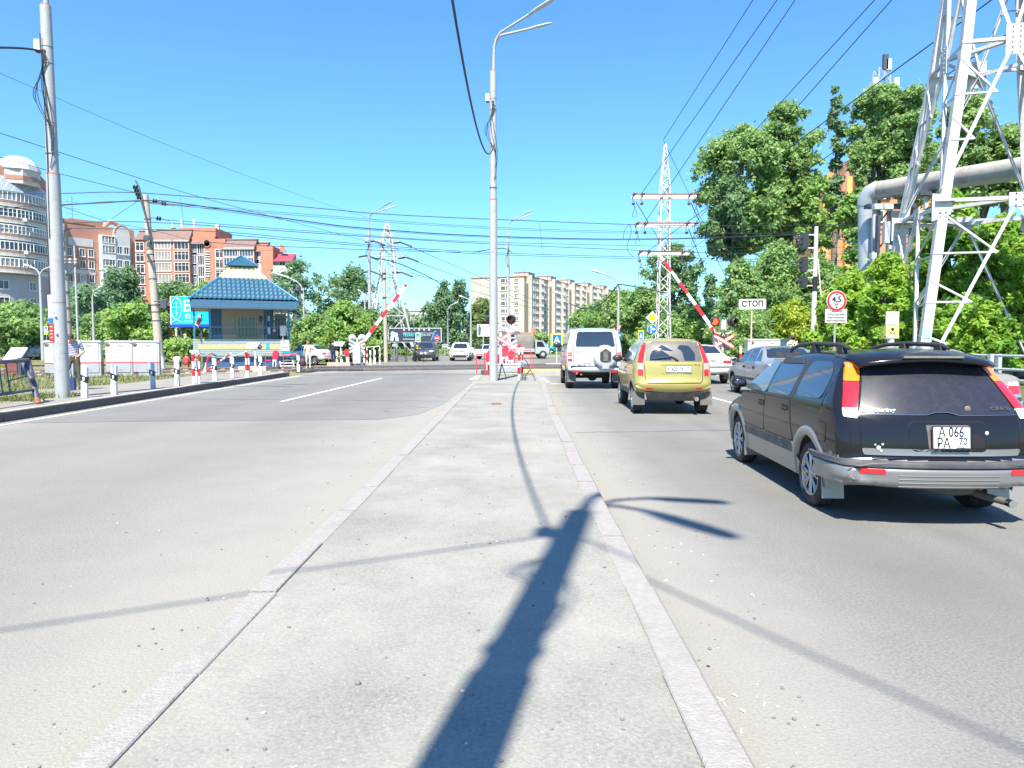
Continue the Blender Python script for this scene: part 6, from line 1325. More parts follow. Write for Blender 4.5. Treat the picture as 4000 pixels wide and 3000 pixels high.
def crossbuck(par,c,s=.55,double=False,back=False):
    for sg in(1,-1):
        for k in((0,.24)if double else(0,)):
            mb=MB();a=R(30)*sg;q=Matrix.Rotation(-a,3,'Y');y0=-.05 if sg>0 else-.08
            def bar(w_,L,y,mt):mb.add([q@Vector((x,yy,z))for yy in(y,y+.008)for x,z in((-L,-w_*.6),(-L+w_*.5,-w_),(L-w_*.5,-w_),(L,-w_*.6),(L,w_*.6),(L-w_*.5,w_),(-L+w_*.5,w_),(-L,w_*.6))],[tuple(range(7,-1,-1)),tuple(range(8,16))]+[(i,(i+1)%8,8+(i+1)%8,8+i)for i in range(8)],mt)
            if back:bar(.07,s,y0,M['signback'])
            else:bar(.085,s,y0,M['signred']);bar(.052,s-.035,y0-.01,M['white'])
            o=obj('cross_arm',mb,par);o.location=Vector(c)+Vector((0,0,-k))
def flasher(label,px,py,d,zl,dx,zx,on=None,xs=.55,h=None,z0=.1,extra=None):
    p=P(px,py,d);t=thing('crossing_signal',label,'crossing signal',(p.x,d,z0),0,'level crossing light signals');h=h or zl+.1
    mb=MB();mb.cyl((0,0,0),(0,0,h),.055,.055,M['white'],12);mb.box((0,0,.04),(.4,.3,.06),M['dsteel']);obj('mast',mb,t);mb=MB()
    for sg in(-1,1):mb.tube([(0,-.02,zl-.55),(sg*dx*.6,-.02,zl-.55),(sg*dx*.93,-.02,zl-.5),(sg*dx,-.02,zl-.4),(sg*dx,0,zl-.1)],.035,M['white'],8)
    obj('lamp_bracket',mb,t)
    for i,sg in enumerate((-1,1)):lamp_unit(t,(sg*dx,-.06,zl),on==i,False,R(-14*sg if on is None else 25*i))
    crossbuck(t,(0,-.1,zx),xs);return t
zz=lambda py,d:P(0,py,d).z
t=flasher('crossing signal with red rimmed cross and two dark lamps, right behind the central lamp post',1956,1440,33,zz(1248,33)-.1,.50,zz(1326,33)-.1)
mb=MB();mb.box((.06,-.08,zz(1284,33)-.1),(.36,.02,.2),M['white']);p_=obj('letter_plate',mb,t);lettering(p_,'АД',.2,(.06,-.093,zz(1284,33)-.1),M['ink'],FR,bold=.01)
mb=MB();mb.cyl((-.35,-.45,0),(-.04,0,.55),.015,.015,M['dsteel'],6);mb.cyl((.35,-.45,0),(.04,0,.55),.015,.015,M['dsteel'],6);obj('brace',mb,t)
t=flasher('crossing signal with a lit red lamp and red rimmed cross',2822,1380,33,zz(1257,33)-.1,.40,zz(1333,33)-.1,0,.55)
mb=MB();mb.box((0,-.06,zz(1270,33)-.1),(.24,.14,.44),M['signback']);mb.box((0,-.135,zz(1270,33)-.1),(.16,.01,.36),M['white']);mb.cyl((0,0,zz(1300,33)-.1),(0,0,zz(1270,33)-.1),.05,.05,M['white'],8);obj('relay_box',mb,t);mb=MB();mb.box((.0,-.08,zz(1309,33)-.1),(.2,.02,.22),M['ink']);p_=obj('letter_plate',mb,t);lettering(p_,'А',.2,(0,-.093,zz(1309,33)-.1),M['white'],FR,bold=.02)
def back_signal(label,px,d,zl,dx,zx,s):
    p=P(px,1400,d);t=thing('crossing_signal',label,'crossing signal',(p.x,d,0),0,'level crossing light signals');mb=MB();mb.cyl((0,0,0),(0,0,zl),.055,.055,M['white'],12);mb.box((0,-.06,.8),(.5,.4,1.2),M['signback']);obj('mast',mb,t);mb=MB()
    for sg in(-1,1):mb.tube([(0,0,zl-.45),(sg*dx*.8,0,zl-.45),(sg*dx,0,zl-.3),(sg*dx,0,zl)],.035,M['signback'],8)
    obj('lamp_bracket',mb,t)
    for sg in(-1,1):
        mb=MB();mb.lathe([(.03,-.10),(.05,-.05),(.23,-.02),(.24,.02),(.23,.05)],M['white'],(0,0,0),28,'Y');o=obj('lamp_back',mb,t);o.location=(sg*dx,-.05,zl);mb=MB();mb.bar((sg*dx-.1,-.12,zl-.15),(sg*dx+.06,-.12,zl+.08),.02,M['dsteel']);q=obj('lamp_fitting',mb,o);q.location=(-sg*dx,.05,-zl)
    crossbuck(t,(0,-.05,zx),s,True,True);return t
back_signal('back of a crossing signal with double grey cross, foot of the far left barrier',1396,46.5,zz(1320,46.5),.32,zz(1345,46.5),.6)
back_signal('back of a crossing signal with white discs, behind the nearer red rimmed cross',1992,42,zz(1291,42),.37,zz(1345,42),.5)
mb=MB();mb.cyl((0,0,0),(0,0,1.0),.03,.03,M['redwhite'],8);p=P(1976,1330,42)
# small red-white posts on the island
t=thing('marker_post','red and white banded post with a black prop on the island','marker post',G(2028,1486,.118));mb=MB();mb.cyl((0,0,0),(0,0,1.38),.052,.052,M['redwhite'],14);mb.cyl((.13,.5,0),(.13,.5,1.3),.035,.035,M['redwhite'],10);obj('post',mb,t);mb=MB();mb.box((.12,-.05,1.22),(.16,.03,.09),M['white']);obj('tag_plate',mb,t)
mb=MB();mb.tube([(.02,-.04,1.05),(.3,-.1,.7),(.62,-.3,.0)],.018,M['dsteel'],6);mb.tube([(.15,.4,.02),(.42,.5,.38)],.03,M['dsteel'],6);mb.tube([(.08,-.1,.0),(.22,-.1,.34),(.24,-.1,.0)],.022,M['dsteel'],6);mb.tube([(.1,-.12,.02),(.3,-.1,.12)],.02,M['dsteel'],6);obj('prop',mb,t)
t=thing('marker_post','pair of thin dark red posts at the left edge of the island nose','marker post',G(1893,1463,.118));mb=MB();[mb.cyl((x,0,0),(x,0,.98),.02,.02,mat('dull_red',(.35,.05,.05),.5,var=.2)if x==0 else rp,8)for x in(0,.07,.14)];mb.cyl((0,0,.98),(.14,0,.98),.02,.02,rp,8);obj('post',mb,t)
mb=MB();mb.tube([(0,0,.0),(.12,-.05,.62),(.15,-.06,.6)],.025,M['dsteel'],6);mb.tube([(.12,-.05,.62),(.32,-.1,.0)],.022,M['dsteel'],6);solo('bent_bracket',mb,'thin black bent steel stand beside the foot of the central lamp post','bracket',G(1948,1482,.118))
# black railing on the far left
t=thing('railing','black hooped railing on the far side of the crossing','railing',(P(1498,1400,60).x,58,0),R(-16));
for k in range(5):
    mb=MB();x=k*.82;mb.tube([(x,0,0),(x,0,1.1),(x+.06,0,1.2),(x+.64,0,1.2),(x+.7,0,1.1),(x+.7,0,0)],.035,M['black'],6);[mb.cyl((x+.12*j,0,.15),(x+.12*j,0,1.15),.014,.014,M['black'],5)for j in range(1,6)];mb.cyl((x,0,.15),(x+.7,0,.15),.016,.016,M['black'],5);obj('hoop_panel',mb,t)
# red banded rail posts beyond
t=thing('railing','red and white tube railing beside the far two armed lamp post','railing',(P(1434,1405,52).x,52,0));mb=MB();[mb.cyl((x,0,0),(x,0,1.25),.045,.045,M['redwhite'],8)for x in(0,.5,.95)];mb.cyl((0,0,1.22),(.95,0,1.3),.03,.03,M['white'],8);obj('post',mb,t)
# grey footpath fence frame at the left edge
t=thing('pipe_railing','dark grey leaning pipe railing at the left edge of the footpath','railing',G(148,1577,.17));
gp=mat('dark_grey_rail_paint',(.075,.085,.115),.5,.2,var=.15,stain=(.25,.1,.05),stain_amt=.4,stain_scale=4);f0=G(148,1577,.17)
tp_=P(110,1410,16.4)-f0
mb=MB();mb.cyl((0,0,0),tp_,.065,.06,gp,12);mb.cyl((0,0,0),tp_*.12,.067,.066,M['rust'],12,False);mb.cyl(Vector((0,0,.5))+tp_*0+Vector((-.12,0,.05)),tp_+Vector((-.15,0,0)),.05,.05,gp,8);obj('post',mb,t)
mb=MB();a=tp_;b_=P(-260,1428,13.2)-f0;mb.tube([a+Vector((.0,0,.02)),a.lerp(b_,.5),b_],.05,gp,10);
a2=tp_*.33;b2=P(-260,1580,13.2)-f0;mb.tube([a2,b2],.035,gp,8);a3=tp_*.62;obj('handrail',mb,t)
mb=MB();[mb.cyl(a.lerp(b_,f),a2.lerp(b2,f),.016,.016,gp,6)for f in(.28,.36,.6)];e=a.lerp(b_,.3);e2=a2.lerp(b2,.3);mb.cyl(e.lerp(e2,.62),a2+(a-a2)*.5,.015,.015,gp,6);pieces('baluster',mb,t)
mb=MB();mb.box(a.lerp(b_,.32)+Vector((0,-.05,-.09)),(.14,.02,.06),M['yellow']);obj('reflector',mb,t)
# information board
p=P(62,1452,33);t=thing('information_board','tilted pale board on a brown slatted brick base at the left edge','notice board',(p.x,33,-.05),R(6));t.scale=(.82,1,1);hb=P(0,1358,33).z+.05;hm=P(0,1413,33).z+.05
mb=MB();mb.add([(-.58,-.3,hm),(.34,-.3,hm),(.52,.25,hb),(-.36,.25,hb),(-.58,-.25,hm-.05),(.34,-.25,hm-.05),(.52,.30,hb-.05),(-.36,.30,hb-.05)],[(0,1,2,3),(7,6,5,4),(0,4,5,1),(1,5,6,2),(2,6,7,3),(3,7,4,0)],mat('pale_board',(.66,.66,.60),.5,var=.06));obj('board',mb,t)
mb=MB();[mb.box((-.1,-.1,z),(.74-.02*i,.35,.12),mat('brown_block',(.17,.06,.05),.8,var=.25,scale=8))for i,z in enumerate(np.arange(.06,hm,.145))];mb.box((.36,.0,hm*.5+.1),(.18,.5,hm+.2),M['dsteel']);obj('base',mb,t)
# ================================================================ right side: signal mast
cm=mat('weathered_white_mast',(.55,.54,.50),.8,var=.18,scale=5,stain=(.12,.11,.1),stain_amt=.5,stain_scale=1.6)
d=32;b=P(3175,1350,d);b.z=.2;hm_=P(3178,885,d).z-.2;t=thing('railway_signal','tall grey railway signal mast with three black signal heads seen from behind','railway signal',b)
mb=MB();mb.cyl((0,0,0),(.03,0,hm_),.13,.085,cm,16);mb.cyl((.016,0,hm_*.56),(.024,0,hm_*.66),.115,.108,M['black'],14,False);obj('mast',mb,t)
def head(py0,py1,visors):
    z0,z1=P(0,py1,d).z-.2,P(0,py0,d).z-.2;mb=MB();zc=(z0+z1)/2
    mb.prism([(-.62,z0),(-.40,z0),(-.36,z0+.1),(-.36,z1-.1),(-.40,z1),(-.62,z1)],-.16,.16,hood,'XZ');o=obj('signal_head',mb,t)
    for py in visors:
        zv=P(0,py,d).z-.2;mv=MB();mv.prism([(-.60,zv+.12),(-.60,zv-.02),(-.98,zv-.06),(-.70,zv+.10)],-.12,.12,hood,'XZ');obj('visor',mv,o)
    mb=MB();mb.box((-.2,0,z0+.05),(.40,.05,.05),M['white']);mb.box((-.2,0,z1-.05),(.40,.05,.05),M['white']);obj('bracket',mb,o)
head(913,973,(930,952));head(1005,1060,(1022,1042));head(1080,1120,(1098,))
mb=MB();X0,X1=.12,.42;tpz=hm_*.78;lm=M['white']
mb.bar((.10,-.1,tpz),(.45,-.5,.05),.035,lm);mb.bar((.20,.15,tpz),(.70,-.1,.05),.035,tanp);[mb.bar(Vector((.10,-.1,tpz)).lerp(Vector((.45,-.5,.05)),f),Vector((.20,.15,tpz)).lerp(Vector((.70,-.1,.05)),f),.022,tanp)for f in np.linspace(.03,.97,16)];mb.bar((0,0,P(0,1213,d).z-.2),(.42,-.35,P(0,1208,d).z-.2),.03,lm);obj('ladder',mb,t)
# striped marker posts near the right signals
for px,py,d,lab in((2893,1380,34,'white topped red post left of the silver blue saloon'),(2938,1378,34,'red and white post behind the silver blue saloon window')):
    b=P(px,py,d);b.z=.05;t=thing('marker_post',lab,'marker post',b,0,'red and white posts by the right barrier');mb=MB();mb.cyl((0,0,0),(0,0,1.22),.06,.06,M['redwhite'],12);mb.cyl((0,0,1.22),(0,0,1.36),.07,.07,M['white'],12);obj('post',mb,t)
# guard fence on the right
t=thing('guard_fence','grey three rail road guard fence under the green maple at the right','fence',(0,0,.25));fg=mat('fence_grey_paint',(.40,.43,.46),.5,.2,var=.1,stain=(.3,.2,.13),stain_amt=.3,stain_scale=5)
A=P(3620,1395,24.5);B=P(4400,1390,13.6);A.z=B.z=0;zt=P(3890,1384,16.5).z-.25
u=(P(3890,1384,16.5).x,16.5);A=Vector((10.95,28,0));Bv=Vector((11.35,16.55,0));Cv=Vector((11.75,5,0));LG=(Bv-A)
for f in np.linspace(0,2,9):
    p=A+LG*f;mb=MB();mb.box((p.x-.1,p.y,zt/2-.1),(.09,.11,zt+.22),fg);mb.box((p.x+.12,p.y+.05,zt/2-.1),(.09,.11,zt+.22),fg);obj('post',mb,t)
for k,zr in enumerate((zt-.03,zt-.34,zt-.58)):
    mb=MB();mb.cyl(A+Vector((0,0,zr)),A+LG*2+Vector((0,0,zr)),.032,.032,fg,8);obj('rail',mb,t)
# heating pipe on trestles
t=thing('heating_pipe','fat grey overhead heating pipe with peeling wrap, bending down at its left end','pipe',(0,0,0));pm=mat('pipe_wrap',(.33,.315,.28),.8,var=.12,scale=1.5,stain=(.16,.11,.10),stain_amt=.8,stain_scale=1.3,bump=.3,bscale=6);pm2=mat('pipe_metal',(.38,.42,.46),.45,.3,var=.12,scale=3)
pl=[P(4700,520,21.5),P(4000,655,27),P(3560,722,33),P(3440,742,35)]
mb=MB();mb.tube([pl[0],pl[1],pl[2],pl[3]],.42,pm,28);mb.tube([p+Vector((0,-.1,-.12))for p in(pl[0],pl[1],pl[2],pl[3])],.335,pm2,20);obj('main_run',mb,t)
e=P(3400,790,35.6);mb=MB();mb.tube([pl[3]+Vector((.1,0,0)),P(3420,745,35.2),P(3402,755,35.4),P(3390,775,35.5),P(3386,800,35.6)],.45,pm2,24);mb.tube([P(3386,795,35.6),P(3387,860,35.6),P(3388,1120,35.6)],.42,pm2,20);obj('elbow',mb,t)
mb=MB()
for px,d in((3436,34.6),(3500,34),(3640,31.5)):
    a=P(px,790 if px<3600 else 740,d)
    for dx in(-.25,.45):mb.bar((a.x+dx,d,.3),(a.x+dx,d,a.z-.2),.13,M['signback'])
    for k in range(6):z=.8+k*1.25;mb.bar((a.x-.25,d,z),(a.x+.45,d,z+.9),.06,M['dsteel']);mb.bar((a.x-.3,d,z),(a.x+.5,d,z),.08,M['signback'])
    mb.box((a.x+.1,d,a.z-.2),(1.5,.5,.18),M['dsteel'])
obj('trestle',mb,t)
mb=MB();a=P(3470,900,33.5);[mb.box((a.x+dx,33.5,a.z+dz),(w_,.25,h),M['dsteel']if i%2 else M['signback'])for i,(dx,dz,w_,h)in enumerate(((-.3,1.1,.9,.25),(.3,.6,.5,.6),(-.1,-.1,.25,1.0),(.35,-.5,.4,.35),(-.4,-1.2,.8,.3),(.2,-1.6,.6,.5),(.5,.1,.15,1.6),(-.5,-.5,.12,2.4)))];obj('valve_gear',mb,t)
# ================================================================ overhead wires
NW=[0]
def wire(label,pts,r=.016,group=None,sag=0,n=18,mt=None):
    pts=[Vector(p)for p in pts];out=[]
    if len(pts)==2:out=[pts[0].lerp(pts[1],f)+Vector((0,0,-sag*4*f*(1-f)))for f in np.linspace(0,1,n)]
    else:
        for i in range(len(pts)-1):
            p0,p1,p2,p3=pts[max(0,i-1)],pts[i],pts[i+1],pts[min(len(pts)-1,i+2)]
            for f in np.linspace(0,1,7)[:-1]:out.append(.5*((2*p1)+(p2-p0)*f+(2*p0-5*p1+4*p2-p3)*f*f+(3*p1-p0-3*p2+p3)*f**3))
        out.append(pts[-1])
    mb=MB();mb.tube(out,r,mt or M['cable'],5);return solo('overhead_wire',mb,label,'wire',group=group)
def cat(px,off=4.0):return(43+off)/(1-.36*(px-2000)/2750)
CG='wires strung along the railway'
def cw(label,pts,r=.02,off=0):return wire(label,[P(x,y,min(70,max(26,cat(x,off))))for x,y in pts],r,CG)
cw('uppermost long railway wire leaving the leaning pole head to the right',[(-200,757),(240,755),(575,755),(1250,814),(1480,835),(1860,854),(2500,878),(2860,882),(3300,878)],.022)
cw('thin paired railway wire, upper strand just under the topmost wire',[(580,790),(1250,841),(1860,884),(2500,905),(3300,908)],.012)
cw('thin paired railway wire, lower strand just under the topmost wire',[(580,795),(1250,848),(1860,890),(2500,911),(3300,912)],.012)
cw('thickest black railway cable crossing the narrow lattice tower',[(240,800),(400,792),(590,783),(750,800),(1250,872),(1470,895),(1850,920),(2380,934),(2860,926),(3180,912)],.032)
cw('thin wire running just below the thickest railway cable',[(240,803),(590,790),(1250,878),(1480,901),(1850,925),(2380,938),(2860,929),(3180,915)],.013)
cw('railway wire from the lower insulator of the leaning pole',[(635,858),(1250,905),(1860,944),(2860,966),(3300,966)],.015)
cw('railway wire just below the lower insulator wire',[(240,872),(590,868),(1250,912),(1860,950),(2480,977),(2860,990),(3300,992)],.02)
cw('upper strand of the low contact wire pair',[(240,890),(850,905),(1250,940),(1860,984),(2490,1004),(2860,1012),(3300,1018)],.018)
cw('lower strand of the low contact wire pair',[(850,912),(1250,947),(1860,991),(2490,1011),(2860,1021),(3300,1024)],.018)
cw('lowest dark railway wire passing over the keeper hut roof',[(800,945),(1030,960),(1250,968),(1500,978),(1800,985)],.018)
cw('thin dropper wire hanging between two railway wires at centre',[(2108,868),(2113,930),(2120,995)],.01)
cw('thin dropper wire beside the second brick block',[(705,770),(712,830),(718,880)],.008)
cw('looped jumper cable left of the narrow lattice tower',[(2435,935),(2440,900),(2460,879),(2465,910),(2450,960),(2455,985),(2475,1004)],.018)
cw('thick wire arriving at the leaning pole from the far left',[(-200,818),(0,812),(240,800)],.022);cw('second wire arriving at the leaning pole from the far left',[(-200,822),(0,818),(240,806)],.014)
DG='thin wires slanting down across the left sky'
def dw_(label,pts,r):return wire(label,[P(*p)for p in pts],r,DG)
dw_('dark wire slanting from the left edge down over the leaning pole',[(-300,435,30),(0,520,34),(470,672,42),(800,775,50),(1250,895,66),(1560,975,86)],.018)
dw_('very thin high wire slanting from the left edge towards the centre',[(-300,160,34),(0,286,38),(700,585,52),(1250,790,74),(1600,900,100)],.012)
dw_('wire from behind the left lamp post to the black insulators',[(-100,585,30),(240,680,36),(530,752,41)],.015)
dw_('wire slanting behind the left lamp post towards the second brick block',[(240,805,40),(420,865,48),(640,910,60),(900,985,80)],.015)
dw_('fine stay wire climbing to the leaning pole from its left',[(436,855,44),(480,825,43),(532,790,41)],.012)
PG='power lines between the lattice towers'
def pw_(label,a,b,r=.022):return wire(label,[P(*a),P(*b)],r,PG)
pw_('power line rising from the peak of the narrow tower to the top edge',(2592,545,55),(3450,-795,26));pw_('power line rising from the upper left crossarm end to the top edge',(2495,772,54.5),(3560,-750,26));pw_('power line rising from the middle left crossarm end to the top edge',(2508,885,54.5),(3700,-880,26));pw_('power line rising from the upper right crossarm end over the poplars',(2722,760,54.5),(3740,-355,26));pw_('power line rising from the middle right crossarm end over the poplars',(2712,875,54.5),(3800,-360,26))
pw_('power line rising from the lowest left crossarm end through the tree tops',(2530,980,54.5),(3900,-20,22));pw_('power line rising from the lowest right crossarm end through the tree tops',(2690,980,54.5),(4100,20,22))
pw_('power line dropping from the upper right crossarm behind the tower',(2700,795,55.5),(2870,1160,110),.035);pw_('power line dropping from the peak of the narrow tower behind it',(2592,550,55.5),(2860,1110,110),.02);pw_('power line dropping from the middle right crossarm behind the tower',(2690,895,55.5),(2800,1170,110),.035);pw_('power line dropping from the upper left crossarm behind the tower',(2485,790,55.5),(2570,930,75),.03)
for i,(x,y,lab)in enumerate(((1400,965,'first'),(1610,1010,'second'),(1590,1085,'third'))):pw_('fine %s power line from the far white tower crossarms down to the right'%lab,(1560+20*i,945+60*i,85),(2150,1200+12*i,190),.035)
TG='twisted lamp cables'
wire('thick twisted black cable descending to the central lamp post from the top edge',[P(1931,562,26.6),(-.97,-1.35,9.7)],.022,TG,3.1,40)
wire('twisted black cable leaving the left lamp post head to the left edge',[P(172,205,18.0),P(120,192,17.5),P(0,186,16.5),P(-400,190,13.5)],.028,TG)
wire('overhead cable behind the photographer casting a shadow line to the left',[(-.97,-1.35,10.6),(-5.5,-3.45,10.3),(-12,-7.0,10.6)],.015,TG);wire('overhead cable behind the photographer casting a shadow line to the right',[(-.97,-1.35,10.6),(.75,-4.4,10.5),(2.6,-7.7,10.6)],.015,TG)
wire('black cable drooping from the far two armed lamp post to the far trees',[P(1447,1005,62),P(1560,1030,70),P(1700,1095,90),P(1730,1125,100)],.05,TG)
wire('black cable from the slim right lamp post drooping to the left',[P(2412,1115,58),P(2350,1185,62),P(2280,1205,68),P(2225,1185,80)],.05,TG);wire('black cable from the slim right lamp post into the trees',[P(2414,1110,58),P(2480,1120,55),P(2600,1145,52)],.05,TG)
wire('fine cable from the central island lamp post far to the slim right lamp post',[P(1850,985,60),P(1960,970,66),P(2000,985,66)],.04,TG)
# ================================================================ buildings
wfr=mat('white_window_frame',(.72,.72,.70),.5,var=.06);wgl=mat('dark_pane',(.045,.055,.065),.08,var=.5,scale=.4,spec=.9);wcur=mat('curtained_pane',(.28,.28,.27),.25,var=.4,scale=.6,spec=.8)
def win_mesh(name,w_,h,cols=2,trans=.0,sill=True,gl=None,dp=.12,fw=.09):
    """a window built in XZ at y=0 facing -y: frame, mullions, pane, sill"""
    mb=MB();f=fw;y=-.03
    mb.box((0,.03,0),(w_-f,.02,h-f),gl or wgl)
    for x in(-w_/2+f/2,w_/2-f/2):mb.box((x,y,0),(f,dp,h),wfr)
    for z in(-h/2+f/2,h/2-f/2):mb.box((0,y+.002,z),(w_-2*f,dp-.01,f),wfr)
    for k in range(1,cols):mb.box((-w_/2+w_*k/cols,y+.01,0),(f*.7,dp-.04,h-2*f),wfr)
    if trans:mb.box((0,y+.014,h*trans),(w_-2*f,dp-.05,f*.6),wfr)
    if sill:mb.box((0,y-.08,-h/2-.05),(w_+.15,.22,.07),wfr)
    me=mb.mesh(name);fixn(me);return me
def put(me,parent,loc,rz=0,name=None):
    o=bpy.data.objects.new(name or me.name,me);COL.objects.link(o);o.parent=parent;o.location=loc;o.rotation_euler=(0,0,rz);return o
def merge_windows(name,me,spots,parent):
    """many tiny windows too far to count: one part"""
    V=np.empty(len(me.vertices)*3);me.vertices.foreach_get('co',V);V=V.reshape(-1,3);F_=[tuple(p.vertices)for p in me.polygons];mi=[p.material_index for p in me.polygons];vs=[];fs=[];ms=[]
    for(x,y,z),rz in spots:
        c,s=math.cos(rz),math.sin(rz);o=len(vs);vs+=[(x+v[0]*c-v[1]*s,y+v[0]*s+v[1]*c,z+v[2])for v in V];fs+=[tuple(i+o for i in f)for f in F_];ms+=mi
    m2=bpy.data.meshes.new(name);m2.from_pydata(vs,[],fs);[m2.materials.append(x)for x in me.materials];m2.polygons.foreach_set('material_index',ms)
    o=bpy.data.objects.new(name,m2);COL.objects.link(o);o.parent=parent;o['kind']='stuff';return o
# ---- long panel block
pan=brick('cream_panel_wall',(.44,.40,.345),(.405,.365,.315),(.30,.265,.23),3.4,.56);pan2=brick('cream_panel_blank',(.475,.43,.375),(.44,.40,.345),(.32,.285,.25),6.0,.62);dslot=mat('dark_slot',(.13,.12,.11),.8,var=.2)
bt=thing('apartment_block','long nine storey cream panel block stepping back to the right','apartment block',(4.6,267,0),R(90-21))
H=26.3;wp=win_mesh('window',1.75,1.6,2);wn_=win_mesh('window',.8,1.5,1)
spots=[]
mb=MB();mb.box((0.0+8,11,H/2),(16,22,H),pan2);mb.box((8,11,H+.15),(16.4,22.4,.3),M['rust']);obj('wall',mb,bt)
rows=[2.0+2.88*k for k in range(8,-1,-1)]
for z in rows:
    for y in(3.2,6.6,8.6):spots.append((wp,(-.02,y,z),R(-90)))
    spots.append((wn_,(-.02,12.2,z),R(-90)))
step=3.0
for k in range(5):
    x0=3.5+18.2*k if k else 2.2;x1=3.5+18.2*(k+1);yo=-2.4-step*k;h=H-.0
    mb=MB();mb.box(((x0+x1)/2,yo+8,h/2),(x1-x0,16,h),pan);mb.box((x0-.25,yo+.6,h/2+.35),(.5,1.4,h+.7),pan2);mb.box(((x0+x1)/2,yo+8,h+.15),(x1-x0-.1,16.3,.3),M['rust']);o=obj('wing',mb,bt)
    mb=MB();mb.box((x0-.02 if k else 2.18,yo+1.9,h/2-1),(.06,1.1,h-2.6),dslot);obj('stair_slot',mb,o)
    mb=MB();mb.box(((x0+x1)/2+1,yo+7,h+1.4),(7.5,6,2.4),pan2);mb.box(((x0+x1)/2+1,yo+7,h+2.65),(7.8,6.3,.16),M['rust']);obj('roof_house',mb,o)
    mb=MB();mb.cyl((x0+5,yo+5,h),(x0+5,yo+5,h+4.5),.06,.04,M['dsteel'],5);[mb.bar((x0+4.4,yo+5,h+3+.4*q),(x0+5.6,yo+5,h+3+.4*q),.05,M['dsteel'])for q in range(3)];obj('roof_aerial',mb,o)
    mb=MB();mb.box((x0+9.3,yo-.55,h/2),(3.0,1.1,h-.4),pan);obj('bay',mb,o)
    for z in rows:
        if k==0:cx_=((wn_,2.0),(wp,5.0),(wp,7.2),(wn_,12.3),(wp,15.6))
        else:cx_=((wn_,2.4),(wn_,3.8),(wn_,5.2),(wn_,6.6),(wp,13.0),(wp,16.0))
        for me,dx in cx_:spots.append((me,(x0+dx,yo-.02,z),0))
        for dx in(8.6,10.0):spots.append((wn_,(x0+dx,yo-1.12,z),0))
        spots.append((wn_,(x0-.02,yo+3.3 if k else yo+3.3,z),R(-90)))if k else None
wq=win_mesh('window',1.75,1.6,2,gl=wcur);wr_=win_mesh('window',.8,1.5,1,gl=wcur)
for i,(me,l_,rz)in enumerate(spots[:100]):put(me if(i*7)%5>1 else(wq if me is wp else wr_),bt,l_,rz)
for me,nm in((wp,'far_windows'),(wn_,'far_narrow_windows')):merge_windows(nm,me,[(l_,rz)for m_,l_,rz in spots[100:]if m_ is me],bt)
# ---- round tower at the left
lbk=brick('beige_brick',(.52,.475,.44),(.47,.43,.40),(.5,.46,.42),.5,.16);rbk=brick('red_brick',(.40,.17,.11),(.34,.14,.095),(.4,.3,.25),.5,.16)
tw=thing('apartment_tower','rounded beige brick apartment tower with glazed balconies and domed roof at the left edge','apartment tower',(-103.5,141,0))
def arc(r,a0,a1,n):return[(r*math.cos(R(a)),r*math.sin(R(a)))for a in np.linspace(a0,a1,n)]
foot=lambda r:[(-26,-r*.95)]+[(x,y)for x,y in arc(r,-112,30,16)]+[(r*.5,12),(-26,12)]
mb=MB();mb.prism(foot(8.9),0,34.6,lbk,'XY');mb.prism(foot(9.15),33.0,35.0,rbk,'XY');obj('wall',mb,tw)
mb=MB();mb.prism(foot(9.0),0,14.6,mat('grey_plaster',(.36,.35,.37),.85,var=.1),'XY');obj('lower_wall',mb,tw)
for k in range(5):
    z=29.2-3.12*k;rr=10.4;A0,A1=-78,8;mb=MB()
    prof=[(rr,z-2.05),(rr,z-.75)]
    def shell(r,za,zb,mt,n=15,th=.25):
        a=arc(r,A0,A1,n);b=arc(r-th,A0,A1,n);vs=[(x,y,h)for h in(za,zb)for x,y in a]+[(x,y,h)for h in(za,zb)for x,y in b]
        mb.add(vs,[(i,i+1,n+i+1,n+i)for i in range(n-1)]+[(2*n+i,3*n+i,3*n+i+1,2*n+i+1)for i in range(n-1)]+[(n+i,n+i+1,3*n+i+1,3*n+i)for i in range(n-1)]+[(i,2*n+i,2*n+i+1,i+1)for i in range(n-1)]+[(0,n,3*n,2*n),(n-1,3*n-1,4*n-1,2*n-1)],mt)
    shell(rr,z-1.72,z-.78,lbk);shell(rr+.03,z-1.12,z-.72,rbk);shell(rr+.04,z-1.9,z-1.72,M['white']);o=obj('balcony',mb,tw)
    mb=MB();shell(rr-.1,z-.72,z+.85,wgl if k%2 else wcur);obj('glazing',mb,o)
    mb=MB()
    for i,(x,y)in enumerate(arc(rr,A0,A1,22)):mb.bar((x,y,z-.72),(x,y,z+.85),.09 if i%4 else.16,wfr)
    shell(rr+.02,z+.78,z+.98,wfr);shell(rr+.02,z-.74,z-.62,wfr)
    if k in(1,2):shell(rr+.02,z+.1,z+.17,wfr)
    obj('glazing_bars',mb,o)
    if k in(1,3):mb=MB();x,y=arc(rr+.25,-22,-20,2)[0];mb.box((x,y,z-.95),(.8,.4,.6),M['white']);obj('air_conditioner',mb,o)
mb=MB();a=arc(10.5,-78,8,15);b=arc(9.1,-78,8,15);n=15;mb.add([(x,y,30.2)for x,y in a]+[(x,y,33.2)for x,y in b],[(i,i+1,n+i+1,n+i)for i in range(n-1)],stripes('glass_roof',(.5,.53,.55),(.33,.38,.44),.8,.85,0,.2));obj('sloped_glass_roof',mb,tw)
dm=mat('pale_dome_metal',(.58,.58,.55),.4,.2,var=.08)
